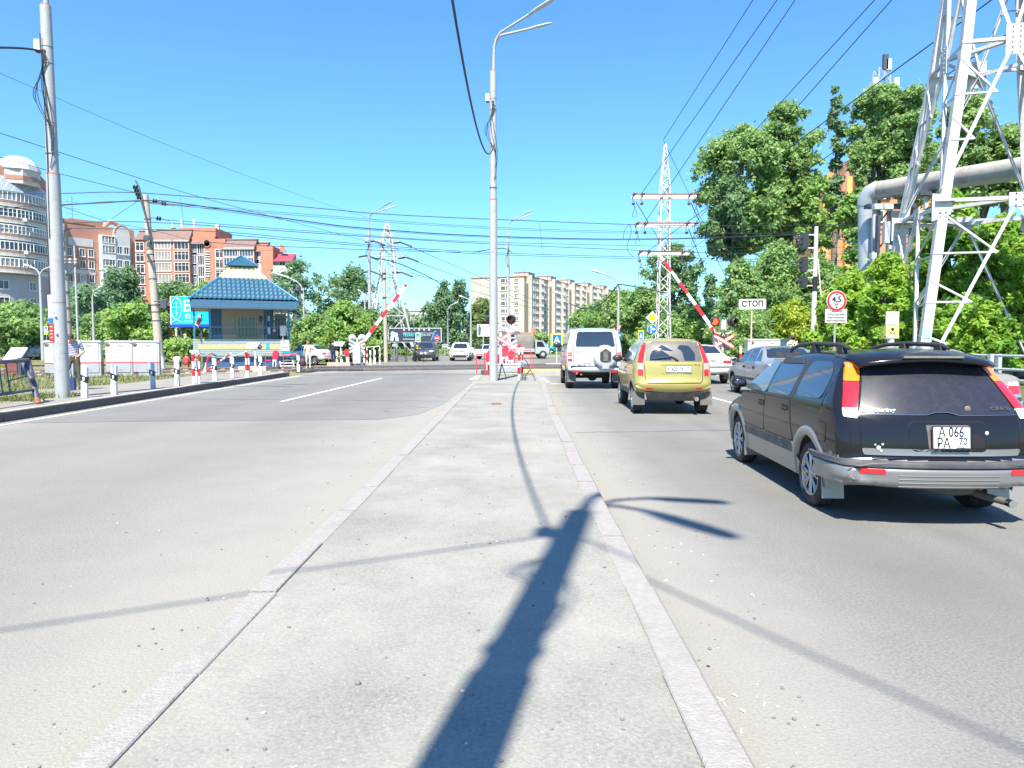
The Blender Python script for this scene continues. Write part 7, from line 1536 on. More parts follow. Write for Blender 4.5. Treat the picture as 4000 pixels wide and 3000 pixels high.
for cx_,cy_,r_ in((7.6,-2.0,3.7),(-2.6,-4.6,3.8)):
    mb=MB();mb.lathe([(r_*.97,34.5),(r_*.97,37.4)],lbk,(cx_,cy_,0),8,smooth=False);mb.lathe([(r_*.99,35.2),(r_*.99,36.0)],rbk,(cx_,cy_,0),8,smooth=False);o=obj('turret',mb,tw);mb=MB();mb.lathe([(r_*1.02,37.3),(r_*.98,38.0),(r_*.82,39.1),(r_*.5,39.9),(r_*.12,40.2),(.05,40.3)],dm,(cx_,cy_,0),12,smooth=False);obj('dome',mb,o);o.location.z=-2.6
w3=win_mesh('window',1.7,1.7,2)
for a in(-42,-8):
    x,y=arc(9.02,a,a+1,2)[0]
    for z in(12.6,9.4,6.2):put(w3,tw,(x,y,z),R(a+90))
# ---- second brick block (long side in shade)
dbk=brick('brown_brick',(.46,.19,.125),(.40,.165,.11),(.42,.33,.28),.5,.16);gbk=brick('pale_silicate_brick',(.55,.53,.52),(.5,.48,.47),(.45,.44,.43),.5,.16)
A=Vector((-95.7,150));B=Vector((-86.5,163));L=(B-A).length;ang=math.atan2(B.y-A.y,B.x-A.x)
b2=thing('apartment_block','red brown brick block with white bands and an arched gable, right of the round tower','apartment block',(A.x,A.y,0),ang)
mb=MB();mb.box((L/2,8,13.6),(L,16,27.2),dbk);mb.box((3.6,8,27.5),(7.4,16.2,.7),dbk);obj('wall',mb,b2)
mb=MB();[mb.box((3.7,-.04,z),(7.3,.1,.9),gbk)for z in(4.9,7.9,10.9,13.9,16.9)];mb.box((4.4,-.04,23.2),(5.0,.1,1.7),gbk);mb.box((L/2,8,28.2),(7,6,1.4),rbk);obj('pale_band',mb,b2)
w4=win_mesh('window',1.2,1.75,2);w4b=win_mesh('window',1.2,1.75,2,gl=wcur)
for z in(6.5,9.5,12.5,15.5,18.5,21.0):
    for x in(2.0,4.6,6.4):put(w4 if(x+z)%2>.8 else w4b,b2,(x,-.06,z),0)
mb=MB();mb.box((9.6,-.6,12.6),(3.0,1.2,25.2),M['white']);o=obj('balcony_stack',mb,b2)
w5=win_mesh('balcony_glazing',2.8,1.6,4,sill=False)
for z in(7.2,10.2,13.2,16.2,19.2,22.2,24.3):put(w5,o,(9.6,-1.22,z),0)
mb=MB();mb.box((12.75,-.5,12.9),(3.3,1.0,25.8),gbk);mb.prism([(11.1,25.6)]+[(12.75-1.65*math.cos(a),25.8+1.9*math.sin(a))for a in np.linspace(0,math.pi,12)]+[(14.4,25.6)],-.98,.3,gbk,'XZ');mb.tube([(12.75-1.7*math.cos(a),-.9,25.8+2.0*math.sin(a))for a in np.linspace(0,math.pi,14)],.16,rbk,6);mb.tube([(12.5-2.0*math.cos(a),3,26.2+2.6*math.sin(a))for a in np.linspace(0,math.pi,14)],.5,dbk,6);o=obj('gable_bay',mb,b2)
for z in(4.2,7.2,10.2,13.2,16.2,19.2,22.2):
    for x in(12.0,13.5):put(w4,b2,(x,-1.04,z),0)
mb=MB();[mb.bar((5.5,6,27),(5.5,6,34),.06,M['dsteel']),*[mb.bar((4.2,6,30+q),(6.8,6,30+q),.05,M['dsteel'])for q in(0,1.2,2.6)]];obj('roof_aerial',mb,b2)
# ---- mansard brick building
obk=brick('orange_brick',(.42,.155,.095),(.36,.135,.085),(.45,.3,.22),.5,.16);mans=mat('brown_mansard_tile',(.15,.095,.085),.7,var=.2,scale=1.2,stain=(.22,.16,.15),stain_amt=.5,stain_scale=1.5);shade_gl=mat('loggia_glass',(.10,.13,.17),.1,var=.4,scale=.5,spec=.8)
D_=181;k_=D_/2750;XX=lambda zx:((450+zx*.3617)-2000)*k_;ZZ=lambda zy:1.57+(1338-(600+zy*.3617))*k_
b3=thing('apartment_block','orange brick building with brown mansard roofs and phone masts on top','apartment block',(0,D_,0))
def bx(mb,x0,x1,zt,y0,y1,mt,zb=0):mb.box(((XX(x0)+XX(x1))/2,(y0+y1)/2,(ZZ(zt)+zb)/2),(XX(x1)-XX(x0),y1-y0,ZZ(zt)-zb),mt)
mb=MB();bx(mb,185,1080,900,1.5,14,obk);bx(mb,700,1080,800,2.2,13,obk);bx(mb,970,1200,925,1.2,12,obk);bx(mb,1080,1640,985,1.5,13,obk);bx(mb,450,835,970,0,3,obk);bx(mb,250,440,940,.4,3,obk);bx(mb,1185,1528,1055,0,3,obk);obj('wall',mb,b3)
def mansard(x0,x1,zt,zb,y,nm='mansard_roof'):
    mb=MB();a,b=XX(x0),XX(x1);mb.prism([(y-.4,ZZ(zb)),(y+2.2,ZZ(zt)),(y+3.2,ZZ(zt)),(y+3.2,ZZ(zb))],a,b,mans,'YZ');mb.box(((a+b)/2,y+2.6,ZZ(zt)+.1),(b-a+.2,1.5,.22),rbk);return obj(nm,mb,b3)
mansard(445,832,825,968,0);mansard(245,440,838,942,.4);mansard(1185,1528,930,1050,0);mansard(832,980,865,985,1.0);mansard(1528,1640,958,1065,1.0)
w6=win_mesh('glazed_balcony',(XX(640)-XX(465)),2.35,5,0,False,wcur,fw=.13);w7=win_mesh('glazed_balcony',(XX(830)-XX(670)),2.35,4,.18,False,wgl,fw=.13);w8=win_mesh('glazed_balcony',(XX(1355)-XX(1200)),2.2,5,0,False,wgl,fw=.13);w9=win_mesh('window',2.2,2.3,2,.2,True,wgl,fw=.14);wa=win_mesh('glazed_balcony',(XX(965)-XX(890)),3.2,3,.0,False,wgl,fw=.14);wb_=win_mesh('glazed_balcony',(XX(885)-XX(838)),3.6,2,.0,False,shade_gl,fw=.1)
for zy in(997,1112,1232,1352,1470):
    put(w6,b3,(XX(552),-.08,ZZ(zy)),0);put(w7,b3,(XX(750),-.08,ZZ(zy)),0);put(w9,b3,(XX(298),.32,ZZ(zy+18)),0);put(wa,b3,(XX(932),1.35,ZZ(zy+40)),0);put(wb_,b3,(XX(862),1.35,ZZ(zy+30)),0)
for zy in(1076,1178,1290):
    put(w8,b3,(XX(1278),-.08,ZZ(zy)),0);put(w8,b3,(XX(1445),-.08,ZZ(zy)),0);put(wb_,b3,(XX(1550),1.35,ZZ(zy+40)),0);put(w9,b3,(XX(1605),1.35,ZZ(zy+40)),0)
for zy in(1085,1195,1305):put(w9,b3,(XX(1135),1.12,ZZ(zy)),0)
mb=MB();mb.lathe([(1.05,-.1),(1.05,.1),(.8,.1),(.8,-.1)],rbk,(XX(1003),1.1,ZZ(975)),24,'Y');mb.lathe([(.8,-.02),(.8,.02)],wgl,(XX(1003),1.08,ZZ(975)),24,'Y');obj('round_window',mb,b3)
mb=MB();mb.box((XX(1005),1.15,ZZ(1200)),(1.1,.1,ZZ(1060)-ZZ(1330)),wgl);[mb.box((XX(1005),1.08,ZZ(z)),(1.2,.06,.22),wfr)for z in range(1065,1330,26)];obj('stair_window',mb,b3)
for zx,zt in((562,735),(663,697),(797,690)):
    mb=MB();x=XX(zx);mb.box((x,5,(ZZ(zt)+ZZ(785))/2),(.45,.3,ZZ(zt)-ZZ(785)),M['white']);mb.cyl((x,5.3,ZZ(830)),(x,5.3,ZZ(zt)),.07,.07,M['dsteel'],6);mb.box((x,5.4,ZZ(800)),(1.2,.5,.8),M['dsteel']);obj('phone_mast',mb,b3)
mb=MB();mb.box((XX(1072),4,ZZ(783)),(.9,.9,ZZ(755)-ZZ(810)),mat('tank',(.6,.58,.45),.6,var=.1));obj('roof_tank',mb,b3)
b4=thing('apartment_block','orange brick house end with dark red metal roof and white balcony, behind the hut roof','apartment block',(0,D_-3,0));mb=MB();bx(mb,1640,1770,1070,0,8,obk);mb.prism([(XX(1640),ZZ(1072)),(XX(1750),ZZ(1015)),(XX(1770),ZZ(1030)),(XX(1770),ZZ(1072))],0,8,obk,'XZ');bx(mb,1770,1960,1190,.6,8,gbk);mb.prism([(XX(1815),ZZ(1075)),(XX(1818),ZZ(985)),(XX(1850),ZZ(1010)),(XX(1890),ZZ(1085))],2,2.6,rbk,'XZ');obj('wall',mb,b4)
mb=MB();mb.prism([(-.6,ZZ(1190)),(3.5,ZZ(1090)),(3.5,ZZ(1190))],XX(1768),XX(1970),mat('crimson_roof',(.30,.05,.075),.5,.1,var=.1),'YZ');obj('roof',mb,b4);wc=win_mesh('window',3.4,1.5,4,0,False,wgl,fw=.13);put(wc,b4,(XX(1820),.5,ZZ(1220)),0);put(wc,b4,(XX(1900),.5,ZZ(1222)),0)
mb=MB();mb.box((XX(1860),.3,ZZ(1268)),(12,.5,2.0),M['white']);obj('balcony',mb,b4)
# ---- low far block, small shops
b5=thing('far_block','far low pale building showing over the trees beside the white lattice tower','building',(P(1640,1225,300).x,300,0));w_=100/2750*300;zt=P(0,1216,300).z;mb=MB();mb.box((0,5,zt/2),(w_*1.6,10,zt),pan);mb.box((3.0,5,zt+1),(4.4,6,2.4),pan);mb.box((0,5,zt+.15),(w_*1.62,10.3,.3),M['rust']);obj('wall',mb,b5);wl_=win_mesh('window',1.6,1.6,2)
for x in(-5,-3,-1,1,3,5):put(wl_,b5,(x,-.04,zt-2.0),0);put(wl_,b5,(x,-.04,zt-4.8),0)
b6=thing('kiosk','small low cream shop with red tiled hip roof behind the canvas lorry','shop',(P(2030,1340,128).x,128,0));mb=MB();mb.box((0,2,1.2),(9,5,2.4),M['white']);obj('wall',mb,b6);mb=MB();mb.prism([(-5,2.3),(5,2.3),(3.6,3.4),(-3.6,3.4)],-.6,5.2,rbk,'XZ');mb.box((2.5,1,3.7),(.7,.7,1.2),obk);obj('roof',mb,b6);[put(wl_,b6,(x,-.55,1.3),0)for x in(-3,0,3)]
b7=thing('kiosk','small yellow shop with brown tiled roof behind the white SUV','shop',(P(1825,1345,120).x,120,0));mb=MB();mb.box((0,2,1.1),(6,4,2.2),mat('yellow_plaster',(.62,.5,.25),.8,var=.1));obj('wall',mb,b7);mb=MB();mb.prism([(-3.5,2.1),(3.5,2.1),(2.2,3.2),(-2.2,3.2)],-.6,4.6,mat('brown_tile',(.2,.1,.06),.7,var=.2),'XZ');mb.box((1.0,1,3.4),(.6,.6,1),obk);obj('roof',mb,b7);[put(wl_,b7,(x,-.05,1.2),0)for x in(-1.6,1.6)]
# ---- orange towers glimpsed behind the right trees
oy=mat('ochre_plaster',(.66,.36,.10),.8,var=.12,scale=.6);orr=brick('orange_red_brick',(.58,.22,.11),(.5,.19,.1),(.45,.3,.2),.5,.2)
D2=118;b8=thing('apartment_block','orange and ochre gabled building glimpsed behind the tall poplars and pipe','apartment block',(0,D2,0));kx=D2/2750;X2=lambda px:(px-2000)*kx;Z2=lambda py:1.57+(1338-py)*kx
mb=MB();
def b8x(x0,x1,zt,y0,mt):mb.box(((X2(x0)+X2(x1))/2,y0+5,Z2(zt)/2),(X2(x1)-X2(x0),10,Z2(zt)),mt)
b8x(3195,3500,760,1,orr);b8x(3200,3225,720,0,oy);b8x(3290,3310,700,0,oy);b8x(3380,3470,590,0.5,orr);b8x(3340,3362,740,-.3,oy);b8x(3500,3700,720,2,orr)
mb.prism([(X2(3222),Z2(740)),(X2(3243),Z2(672)),(X2(3265),Z2(740))],-.5,3,oy,'XZ');obj('wall',mb,b8);mb=MB();mb.prism([(X2(3268),Z2(765)),(X2(3292),Z2(645)),(X2(3318),Z2(765))],.2,6,rbk,'XZ');mb.prism([(X2(3195),Z2(770)),(X2(3210),Z2(700)),(X2(3222),Z2(770))],.2,6,rbk,'XZ');mb.prism([(X2(3376),Z2(592)),(X2(3425),Z2(540)),(X2(3474),Z2(592))],.2,8,oy,'XZ');obj('roof',mb,b8)
wd=win_mesh('window',1.7,2.0,2,0,True,wgl,fw=.16);we=win_mesh('window',1.0,6.0,2,0,True,wcur,fw=.14)
for px,py,y in((3390,685,.4),(3440,680,.4),(3390,760,.4),(3440,760,.4),(3240,800,.9),(3275,800,.9),(3240,860,.9),(3275,860,.9),(3320,800,.9),(3420,850,.4)):put(wd,b8,(X2(px),y,Z2(py)),0)
# phone mast far right
t=thing('phone_tower','distant lattice phone mast with white antennas above the right tree tops','mast',(P(3445,300,150).x,150,0));zt=P(0,232,150).z;mb=MB()
for a,b in((-1,-1),(1,-1),(1,1),(-1,1)):mb.bar((a*3.2,b*3.2,0),(a*1.1,b*1.1,zt-2),.28,M['steel'])
for i in range(12):
    z0,z1=zt-2-i*3,zt-5-i*3;h0,h1=1.1+.13*i,1.1+.13*(i+1)
    for a in(-1,1):mb.bar((a*h0,-h0,z0),(-a*h1,-h1,z1),.14,M['steel']);mb.bar((-h0,a*h0,z0),(-h1,-a*h1,z1),.14,M['steel'])
obj('frame',mb,t)
for x,z,h in((0,zt-1,3.0),(-2.0,zt-5.2,2.0),(2.4,zt-5.4,2.4),(.7,zt-1.5,2.2)):mb=MB();mb.box((x,-1.2,z),(1.0,.6,h),M['white']if x else M['dsteel']);obj('antenna',mb,t)
# ================================================================ people
skin=mat('skin',(.50,.29,.20),.55,var=.05)
def cloth(name,c,var=.12,scale=8):return mat(name,c,.85,var=var,scale=scale,bump=.25,bscale=14)
def fabric_check(name,a,b,s):
    m=mat(name,a,.85,var=0);n=m.node_tree.nodes;l=m.node_tree.links;tc=n.new('ShaderNodeTexCoord');ck=n.new('ShaderNodeTexChecker');ck.inputs['Scale'].default_value=s;ck.inputs['Color1'].default_value=a+(1,);ck.inputs['Color2'].default_value=b+(1,);l.new(tc.outputs['Object'],ck.inputs['Vector']);l.new(ck.outputs['Color'],n['Principled BSDF'].inputs['Base Color']);return m
def person(label,loc,rz,J,top_m,leg_m,hair_m,shoe_m,h=1.72,sleeve=.5,cap=None,face=True,group=None,cut=.93):
    """J: dict of joints in metres for a 1.72 m figure; body is one skinned surface"""
    k=h/1.72;t=thing('person',label,'person',loc,rz,group)
    base=dict(pelvis=(0,0,.96),waist=(0,0,1.10),chest=(0,0,1.28),neck=(0,0,1.46),head=(0,-.02,1.58),top=(0,-.015,1.67),shL=(-.17,0,1.40),elL=(-.24,.02,1.12),wrL=(-.25,-.05,.88),shR=(.17,0,1.40),elR=(.24,.02,1.12),wrR=(.25,-.05,.88),hpL=(-.09,0,.92),knL=(-.10,-.02,.50),anL=(-.10,.02,.09),toL=(-.11,-.16,.04),hpR=(.09,0,.92),knR=(.10,-.02,.50),anR=(.10,.02,.09),toR=(.11,-.16,.04));base.update(J)
    R_=dict(pelvis=.145,waist=.125,chest=.15,neck=.055,head=.093,top=.075,shL=.072,elL=.043,wrL=.028,shR=.072,elR=.043,wrR=.028,hpL=.095,knL=.062,anL=.045,toL=.035,hpR=.095,knR=.062,anR=.045,toR=.035)
    names=list(base);idx={n:i for i,n in enumerate(names)};co=[tuple(c*k for c in base[n])for n in names];rad=[R_[n]*k for n in names]
    E=[('pelvis','waist'),('waist','chest'),('chest','neck'),('neck','head'),('head','top'),('chest','shL'),('shL','elL'),('elL','wrL'),('chest','shR'),('shR','elR'),('elR','wrR'),('pelvis','hpL'),('hpL','knL'),('knL','anL'),('anL','toL'),('pelvis','hpR'),('hpR','knR'),('knR','anR'),('anR','toR')]
    E=[(idx[a],idx[b])for a,b in E];tags=list(names)
    for sd in 'LR':
        w_=Vector(base['wr'+sd]);e=Vector(base['el'+sd]);d=(w_-e).normalized();s=d.cross(Vector((1,0,0))).normalized();q=d.cross(s).normalized();palm=w_+d*.055
        co.append(tuple(palm*k));rad.append(.024*k);tags.append('hand');pi=len(co)-1;E.append((idx['wr'+sd],pi))
        for f,(o_,L)in enumerate(((-.03,.07),(-.01,.085),(.01,.08),(.03,.062))):
            a=palm+s*o_+d*.04;b=a+d*L*.55-q*.012;c_=b+d*L*.45-q*.03;n0=len(co)
            co+=[tuple(a*k),tuple(b*k),tuple(c_*k)];rad+=[.010*k,.009*k,.007*k];tags+=['hand']*3;E+=[(pi,n0),(n0,n0+1),(n0+1,n0+2)]
        a=palm-s*.035-d*.01;b=a-s*.025+d*.035;n0=len(co);co+=[tuple(a*k),tuple(b*k)];rad+=[.012*k,.009*k];tags+=['hand']*2;E+=[(pi,n0),(n0,n0+1)]
    me=bpy.data.meshes.new('s');me.from_pydata(co,E,[]);o=bpy.data.objects.new('s',me);COL.objects.link(o);sk=o.modifiers.new('k','SKIN');sk.use_smooth_shade=True;sd_=me.skin_vertices[0].data
    for i,v in enumerate(sd_):v.radius=(rad[i]*(1.22 if tags[i]in('chest','waist','pelvis')else 1),rad[i]*(.82 if tags[i]in('chest','waist','pelvis')else 1));v.use_root=(i==idx['pelvis'])
    ss=o.modifiers.new('b','SUBSURF');ss.levels=2;bpy.context.view_layer.update();bme=bpy.data.meshes.new_from_object(o.evaluated_get(bpy.context.evaluated_depsgraph_get()));bpy.data.objects.remove(o)
    bme.name='body';[bme.materials.append(m_)for m_ in(skin,top_m,leg_m,shoe_m)]
    # clothing by nearest bone
    segs=[(Vector(co[a]),Vector(co[b]),tags[a],tags[b])for a,b in E]
    for p in bme.polygons:
        c=p.center;best=None
        for a,b,ta,tb in segs:
            ab=b-a;f=max(0,min(1,(c-a).dot(ab)/max(1e-9,ab.dot(ab))));dd=(c-(a+ab*f)).length
            if best is None or dd<best[0]:best=(dd,ta,tb,f)
        _,ta,tb,f=best;m_=0
        if 'hand' in(ta,tb)or ta=='head' or tb=='top':m_=0
        elif tb=='head':m_=0
        elif tb=='neck':m_=1 if f<.8 else 0
        elif tb[:2]in('sh',):m_=1
        elif tb[:2]=='el':m_=1 if f<sleeve*2 else 0
        elif tb[:2]=='wr':m_=1 if f<sleeve*2-1 else 0
        elif tb in('waist','chest'):m_=1
        elif tb[:2]=='to':m_=3
        elif tb[:2]=='an':m_=2 if f<cut else 3
        else:m_=2
        if ta=='pelvis' and tb=='waist' and f<.25:m_=2
        p.material_index=m_;p.use_smooth=True
    bo=bpy.data.objects.new('body',bme);COL.objects.link(bo);bo.parent=t
    hd=Vector(base['head'])*k;fw=Vector((0,-1,0));mb=MB();mb.ball(hd+Vector((0,.022,.035)),(.098*k,.105*k,.10*k),hair_m,14,8);obj('hair',mb,t)
    if face:
        mb=MB();mb.ball(hd+Vector((0,-.098*k,-.005)),(.012,.018,.02),skin,8,6)
        for s in(-1,1):mb.ball(hd+Vector((s*.03,-.088*k,.018)),(.010,.006,.007),M['ink'],8,5);mb.ball(hd+Vector((s*.095*k,.0,.0)),(.012,.02,.028),skin,8,5)
        mb.box(hd+Vector((0,-.090*k,-.045)),(.04,.008,.008),M['red']);obj('face',mb,t)
    if cap:mb=MB();mb.ball(hd+Vector((0,.01,.06)),(.108*k,.112*k,.065*k),cap,14,8);mb.ball(hd+Vector((0,-.09,.05)),(.075,.07,.012),cap,10,5);obj('cap',mb,t)
    return t
hair_d=mat('dark_hair',(.035,.025,.02),.6,var=.2);hair_r=mat('auburn_hair',(.30,.10,.04),.6,var=.2);shoe_b=mat('dark_shoe',(.03,.035,.05),.6,var=.2);shoe_l=mat('light_shoe',(.5,.47,.42),.6,var=.1)
stripe_m=stripes('navy_white_stripes',(.66,.66,.70),(.10,.11,.26),.05,.5,2,.85,.15);camo=mat('camouflage_cloth',(.06,.065,.04),.9,var=.75,scale=9,stain=(.15,.13,.08),stain_amt=.9,stain_scale=6)
p=G(292,1526,.17)
t=person('man in striped polo shirt and camouflage trousers, half hidden by the left lamp post',(p.x-.22,p.y+.35,.17),R(20),dict(wrR=(.16,-.2,1.0),elR=(.26,.04,1.12),knL=(-.16,-.12,.52),anL=(-.36,.02,.10),toL=(-.44,-.10,.05),knR=(.13,-.02,.5),anR=(.16,.0,.09),toR=(.15,-.16,.04),neck=(0,-.1,1.44),head=(-.02,-.2,1.53),top=(-.02,-.22,1.62)),stripe_m,camo,hair_d,shoe_b,1.72)
mb=MB();mb.box((0,0,.2),(.3,.22,.34),mat('navy_bag_cloth',(.03,.05,.16),.8,var=.2,bump=.4));mb.tube([(-.08,0,.36),(-.05,0,.56),(.05,0,.56),(.08,0,.36)],.012,M['black'],6);q=solo('bag',mb,'dark blue bag beside the man at the left lamp post','bag',(-11.98,19.0,.25),R(20))
p=P(1205,1436,46.5)
person('woman with auburn hair in beige top and trousers by the keeper hut steps',(P(1205,1436,41.5).x,41.5,.06),R(15),dict(elR=(.26,-.05,1.16),wrR=(.14,-.2,1.10),anL=(-.12,.1,.09),knL=(-.11,.02,.5)),cloth('beige_blouse',(.60,.50,.38)),cloth('cream_trousers',(.64,.58,.50)),hair_r,shoe_l,1.62,.35)
mb=MB();mb.ball((0,0,.28),(.2,.12,.25),mat('dark_brown_bag',(.05,.03,.03),.7,var=.2),12,8);mb.tube([(-.06,0,.48),(0,0,.78),(.06,0,.48)],.012,M['black'],6);solo('bag',mb,'dark shopping bag held by the woman in beige','bag',(P(1205,1436,41.5).x-.32,41.4,.12))
p=P(1303,1430,47);navy=cloth('navy_uniform',(.015,.022,.05));person('man in dark navy clothes and brown cap behind the far barrier machine',(p.x,47,0),R(165),dict(),navy,navy,hair_d,shoe_b,1.76,.95,mat('brown_cap',(.18,.09,.05),.8,var=.1))
p=P(1623,1412,58.5);hv=cloth('blue_hi_vis',(.06,.10,.18));t=person('traffic officer with lime green vest patches beside the dark grey SUV',(p.x,58.5,0),R(75),dict(wrR=(.1,-.3,1.1),elR=(.22,-.08,1.15),anL=(-.1,.25,.1),knL=(-.1,.08,.5),toL=(-.1,.1,.05)),hv,navy,hair_d,shoe_b,1.74,.9,mat('grey_cap',(.3,.32,.34),.7))
mb=MB();mb.tube([(-.17,-.14,1.38),(-.14,-.165,1.2),(-.12,-.16,1.05)],.03,M['lime'],6);mb.tube([(.17,-.14,1.38),(.14,-.165,1.2),(.12,-.16,1.05)],.03,M['lime'],6);obj('vest_stripe',mb,t)
sit=dict(pelvis=(0,0,.30),waist=(0,.02,.44),chest=(0,0,.62),neck=(0,-.05,.78),head=(0,-.08,.90),top=(0,-.08,.99),shL=(-.17,0,.73),shR=(.17,0,.73),elL=(-.24,-.08,.50),wrL=(-.16,-.28,.44),elR=(.24,-.08,.50),wrR=(.16,-.28,.44),hpL=(-.09,-.03,.28),hpR=(.09,-.03,.28),knL=(-.13,-.42,.46),knR=(.13,-.42,.46),anL=(-.12,-.42,.09),anR=(.12,-.42,.09),toL=(-.12,-.58,.04),toR=(.12,-.58,.04))
p=P(692,1445,46);person('person in a white shirt crouching, left of the person in red',(p.x,46,-.12),R(190),sit,cloth('white_shirt',(.70,.72,.76)),cloth('dark_trousers',(.05,.05,.07)),hair_d,shoe_b,1.66,.6)
p=P(722,1445,46);person('person in a red top crouching with back to the camera, before the hut bush',(p.x+.06,46.1,-.12),R(170),sit,cloth('red_top',(.68,.05,.07)),cloth('red_skirt',(.60,.05,.07)),hair_r,shoe_l,1.62,.4)
p=P(3096,1345,30.5);person('person with dark hair in a black and white checked shirt, behind the silver blue saloon',(p.x,30.5,.06),R(185),dict(head=(0,.0,1.58)),fabric_check('checked_shirt',(.70,.68,.68),(.03,.03,.04),13),cloth('dark_jeans',(.04,.05,.08)),hair_d,shoe_b,1.86,.9)
# ================================================================ trees and bushes
def leafmat(name,c1,c2,tr=.42):
    m=bpy.data.materials.new(name);m.use_nodes=True;n=m.node_tree.nodes;l=m.node_tree.links;b=n['Principled BSDF'];out=n['Material Output']
    g=n.new('ShaderNodeNewGeometry');mx=n.new('ShaderNodeMix');mx.data_type='RGBA';mx.inputs[6].default_value=c1+(1,);mx.inputs[7].default_value=c2+(1,);l.new(g.outputs['Random Per Island'],mx.inputs[0])

    tc=n.new('ShaderNodeTexCoord');nz=n.new('ShaderNodeTexNoise');nz.inputs['Scale'].default_value=.55;nz.inputs['Detail'].default_value=3;l.new(tc.outputs['Object'],nz.inputs['Vector'])
    mr=n.new('ShaderNodeMapRange');mr.inputs[1].default_value=.3;mr.inputs[2].default_value=.7;mr.inputs[3].default_value=.485;mr.inputs[4].default_value=.52;l.new(nz.outputs['Fac'],mr.inputs[0])
    mv=n.new('ShaderNodeMapRange');mv.inputs[1].default_value=.3;mv.inputs[2].default_value=.7;mv.inputs[3].default_value=1.4;mv.inputs[4].default_value=.85;l.new(nz.outputs['Fac'],mv.inputs[0])
    h2=n.new('ShaderNodeHueSaturation');l.new(mr.outputs[0],h2.inputs['Hue']);l.new(mv.outputs[0],h2.inputs['Value']);l.new(mx.outputs[2],h2.inputs['Color']);mx=h2
    l.new(mx.outputs[0],b.inputs['Base Color']);b.inputs['Roughness'].default_value=.55;b.inputs['Specular IOR Level'].default_value=.3
    t=n.new('ShaderNodeBsdfTranslucent');hs=n.new('ShaderNodeHueSaturation');hs.inputs['Hue'].default_value=.485;hs.inputs['Value'].default_value=1.6;l.new(mx.outputs[0],hs.inputs['Color']);l.new(hs.outputs[0],t.inputs['Color'])
    ms=n.new('ShaderNodeMixShader');ms.inputs[0].default_value=tr;l.new(b.outputs[0],ms.inputs[1]);l.new(t.outputs[0],ms.inputs[2]);l.new(ms.outputs[0],out.inputs['Surface']);return m
LF={'mid':leafmat('leaf_mid',(0.131,0.232,0.075),(0.247,0.360,0.131)),'dark':leafmat('leaf_dark',(0.086,0.170,0.077),(0.170,0.270,0.116)),'blue':leafmat('leaf_bluish',(0.108,0.201,0.108),(0.201,0.301,0.163)),'lime':leafmat('leaf_lime',(0.170,0.279,0.028),(0.309,0.360,0.054)),'bright':leafmat('leaf_bright',(0.139,0.279,0.062),(0.262,0.360,0.108)),'pale':leafmat('leaf_pale',(0.116,0.178,0.069),(0.217,0.279,0.116)),'maple':leafmat('leaf_maple',(0.118,0.270,0.030),(0.250,0.360,0.062),.45)}
bark=mat('grey_bark',(.16,.14,.115),.9,var=.3,scale=6,bump=.5,bscale=20);birch=mat('birch_bark',(.55,.52,.47),.8,var=.2,scale=4,stain=(.05,.045,.04),stain_amt=.9,stain_scale=5)
def envelope(kind,z):
    z=np.clip(z,0,1)
    if kind=='round':return np.sqrt(np.clip(1-(2*z-1)**2,0,1))**.75
    if kind=='poplar':return(np.clip(z*4.0,0,1)**.5)*np.clip(1.25*(1-z)**.55,0,1)
    if kind=='spire':return np.clip(1.05*(1-z)**.8,0,1)
    if kind=='thin':return.55+.45*np.sin(z*9)*(1-z)+.2*(z<.3)
    return np.sqrt(np.clip(1-z**2.2,0,1))
def crown_mesh(name,rx,h,kind,n,leaf,mt,rg,clump=.3,gap=.25,droop=0.0,long_=1.5):
    n=int(n*1.5);leaf*=.8;K=max(24,int(n/110));cz=rg.random(K)**(.9 if kind!='bush' else 1.15);th=rg.random(K)*2*np.pi
    rho=np.sqrt(rg.random(K))**.7;lob=1+.22*np.sin(3*th+rg.random()*6)+.14*np.sin(5*th+7*cz);e=envelope(kind,cz)*lob
    cs=rg.uniform(.4,1.2,K)*clump*min(rx,h*.6)
    lim=np.clip(rx*e-cs*.45,.05,None)
    C=np.stack([lim*rho*np.cos(th),lim*rho*np.sin(th),cz*(h-cs)+cs*.35],1)
    wgt=cs**2;own=rg.choice(K,n,p=wgt/wgt.sum());d=rg.normal(size=(n,3));d/=np.linalg.norm(d,axis=1)[:,None]
    d[:,2]=np.where(d[:,2]<-.3,d[:,2]*.5,d[:,2]);r=cs[own]*rg.random(n)**.42
    pos=C[own]+d*r[:,None]*np.array([1.0,1.0,.78])+rg.normal(size=(n,3))*(leaf*.3+.16*cs[own][:,None])
    pos[:,2]-=droop*rg.random(n)**2*h*.12;pos[:,2]=np.maximum(pos[:,2],.02)
    nr=d*.7+np.array([0,0,.45])+rg.normal(size=(n,3))*.5;nr/=np.linalg.norm(nr,axis=1)[:,None]
    t=np.cross(nr,rg.normal(size=(n,3)));t[:,2]-=.25;t-=nr*np.sum(t*nr,1)[:,None];t/=np.linalg.norm(t,axis=1)[:,None];b=np.cross(nr,t)
    s=leaf*rg.uniform(.55,1.3,n)[:,None];V=np.empty((n,4,3));V[:,0]=pos-t*s*.5*long_;V[:,1]=pos+b*s*.42-nr*s*.12;V[:,2]=pos+t*s*.5*long_-nr*s*.1;V[:,3]=pos-b*s*.42-nr*s*.12
    me=bpy.data.meshes.new(name);me.vertices.add(4*n);me.vertices.foreach_set('co',V.reshape(-1));me.loops.add(4*n);me.loops.foreach_set('vertex_index',np.arange(4*n,dtype=np.int32));me.polygons.add(n);me.polygons.foreach_set('loop_start',np.arange(0,4*n,4,dtype=np.int32));me.polygons.foreach_set('loop_total',np.full(n,4,dtype=np.int32));me.materials.append(mt);me.update();me.validate();return me,C
TN=[0]
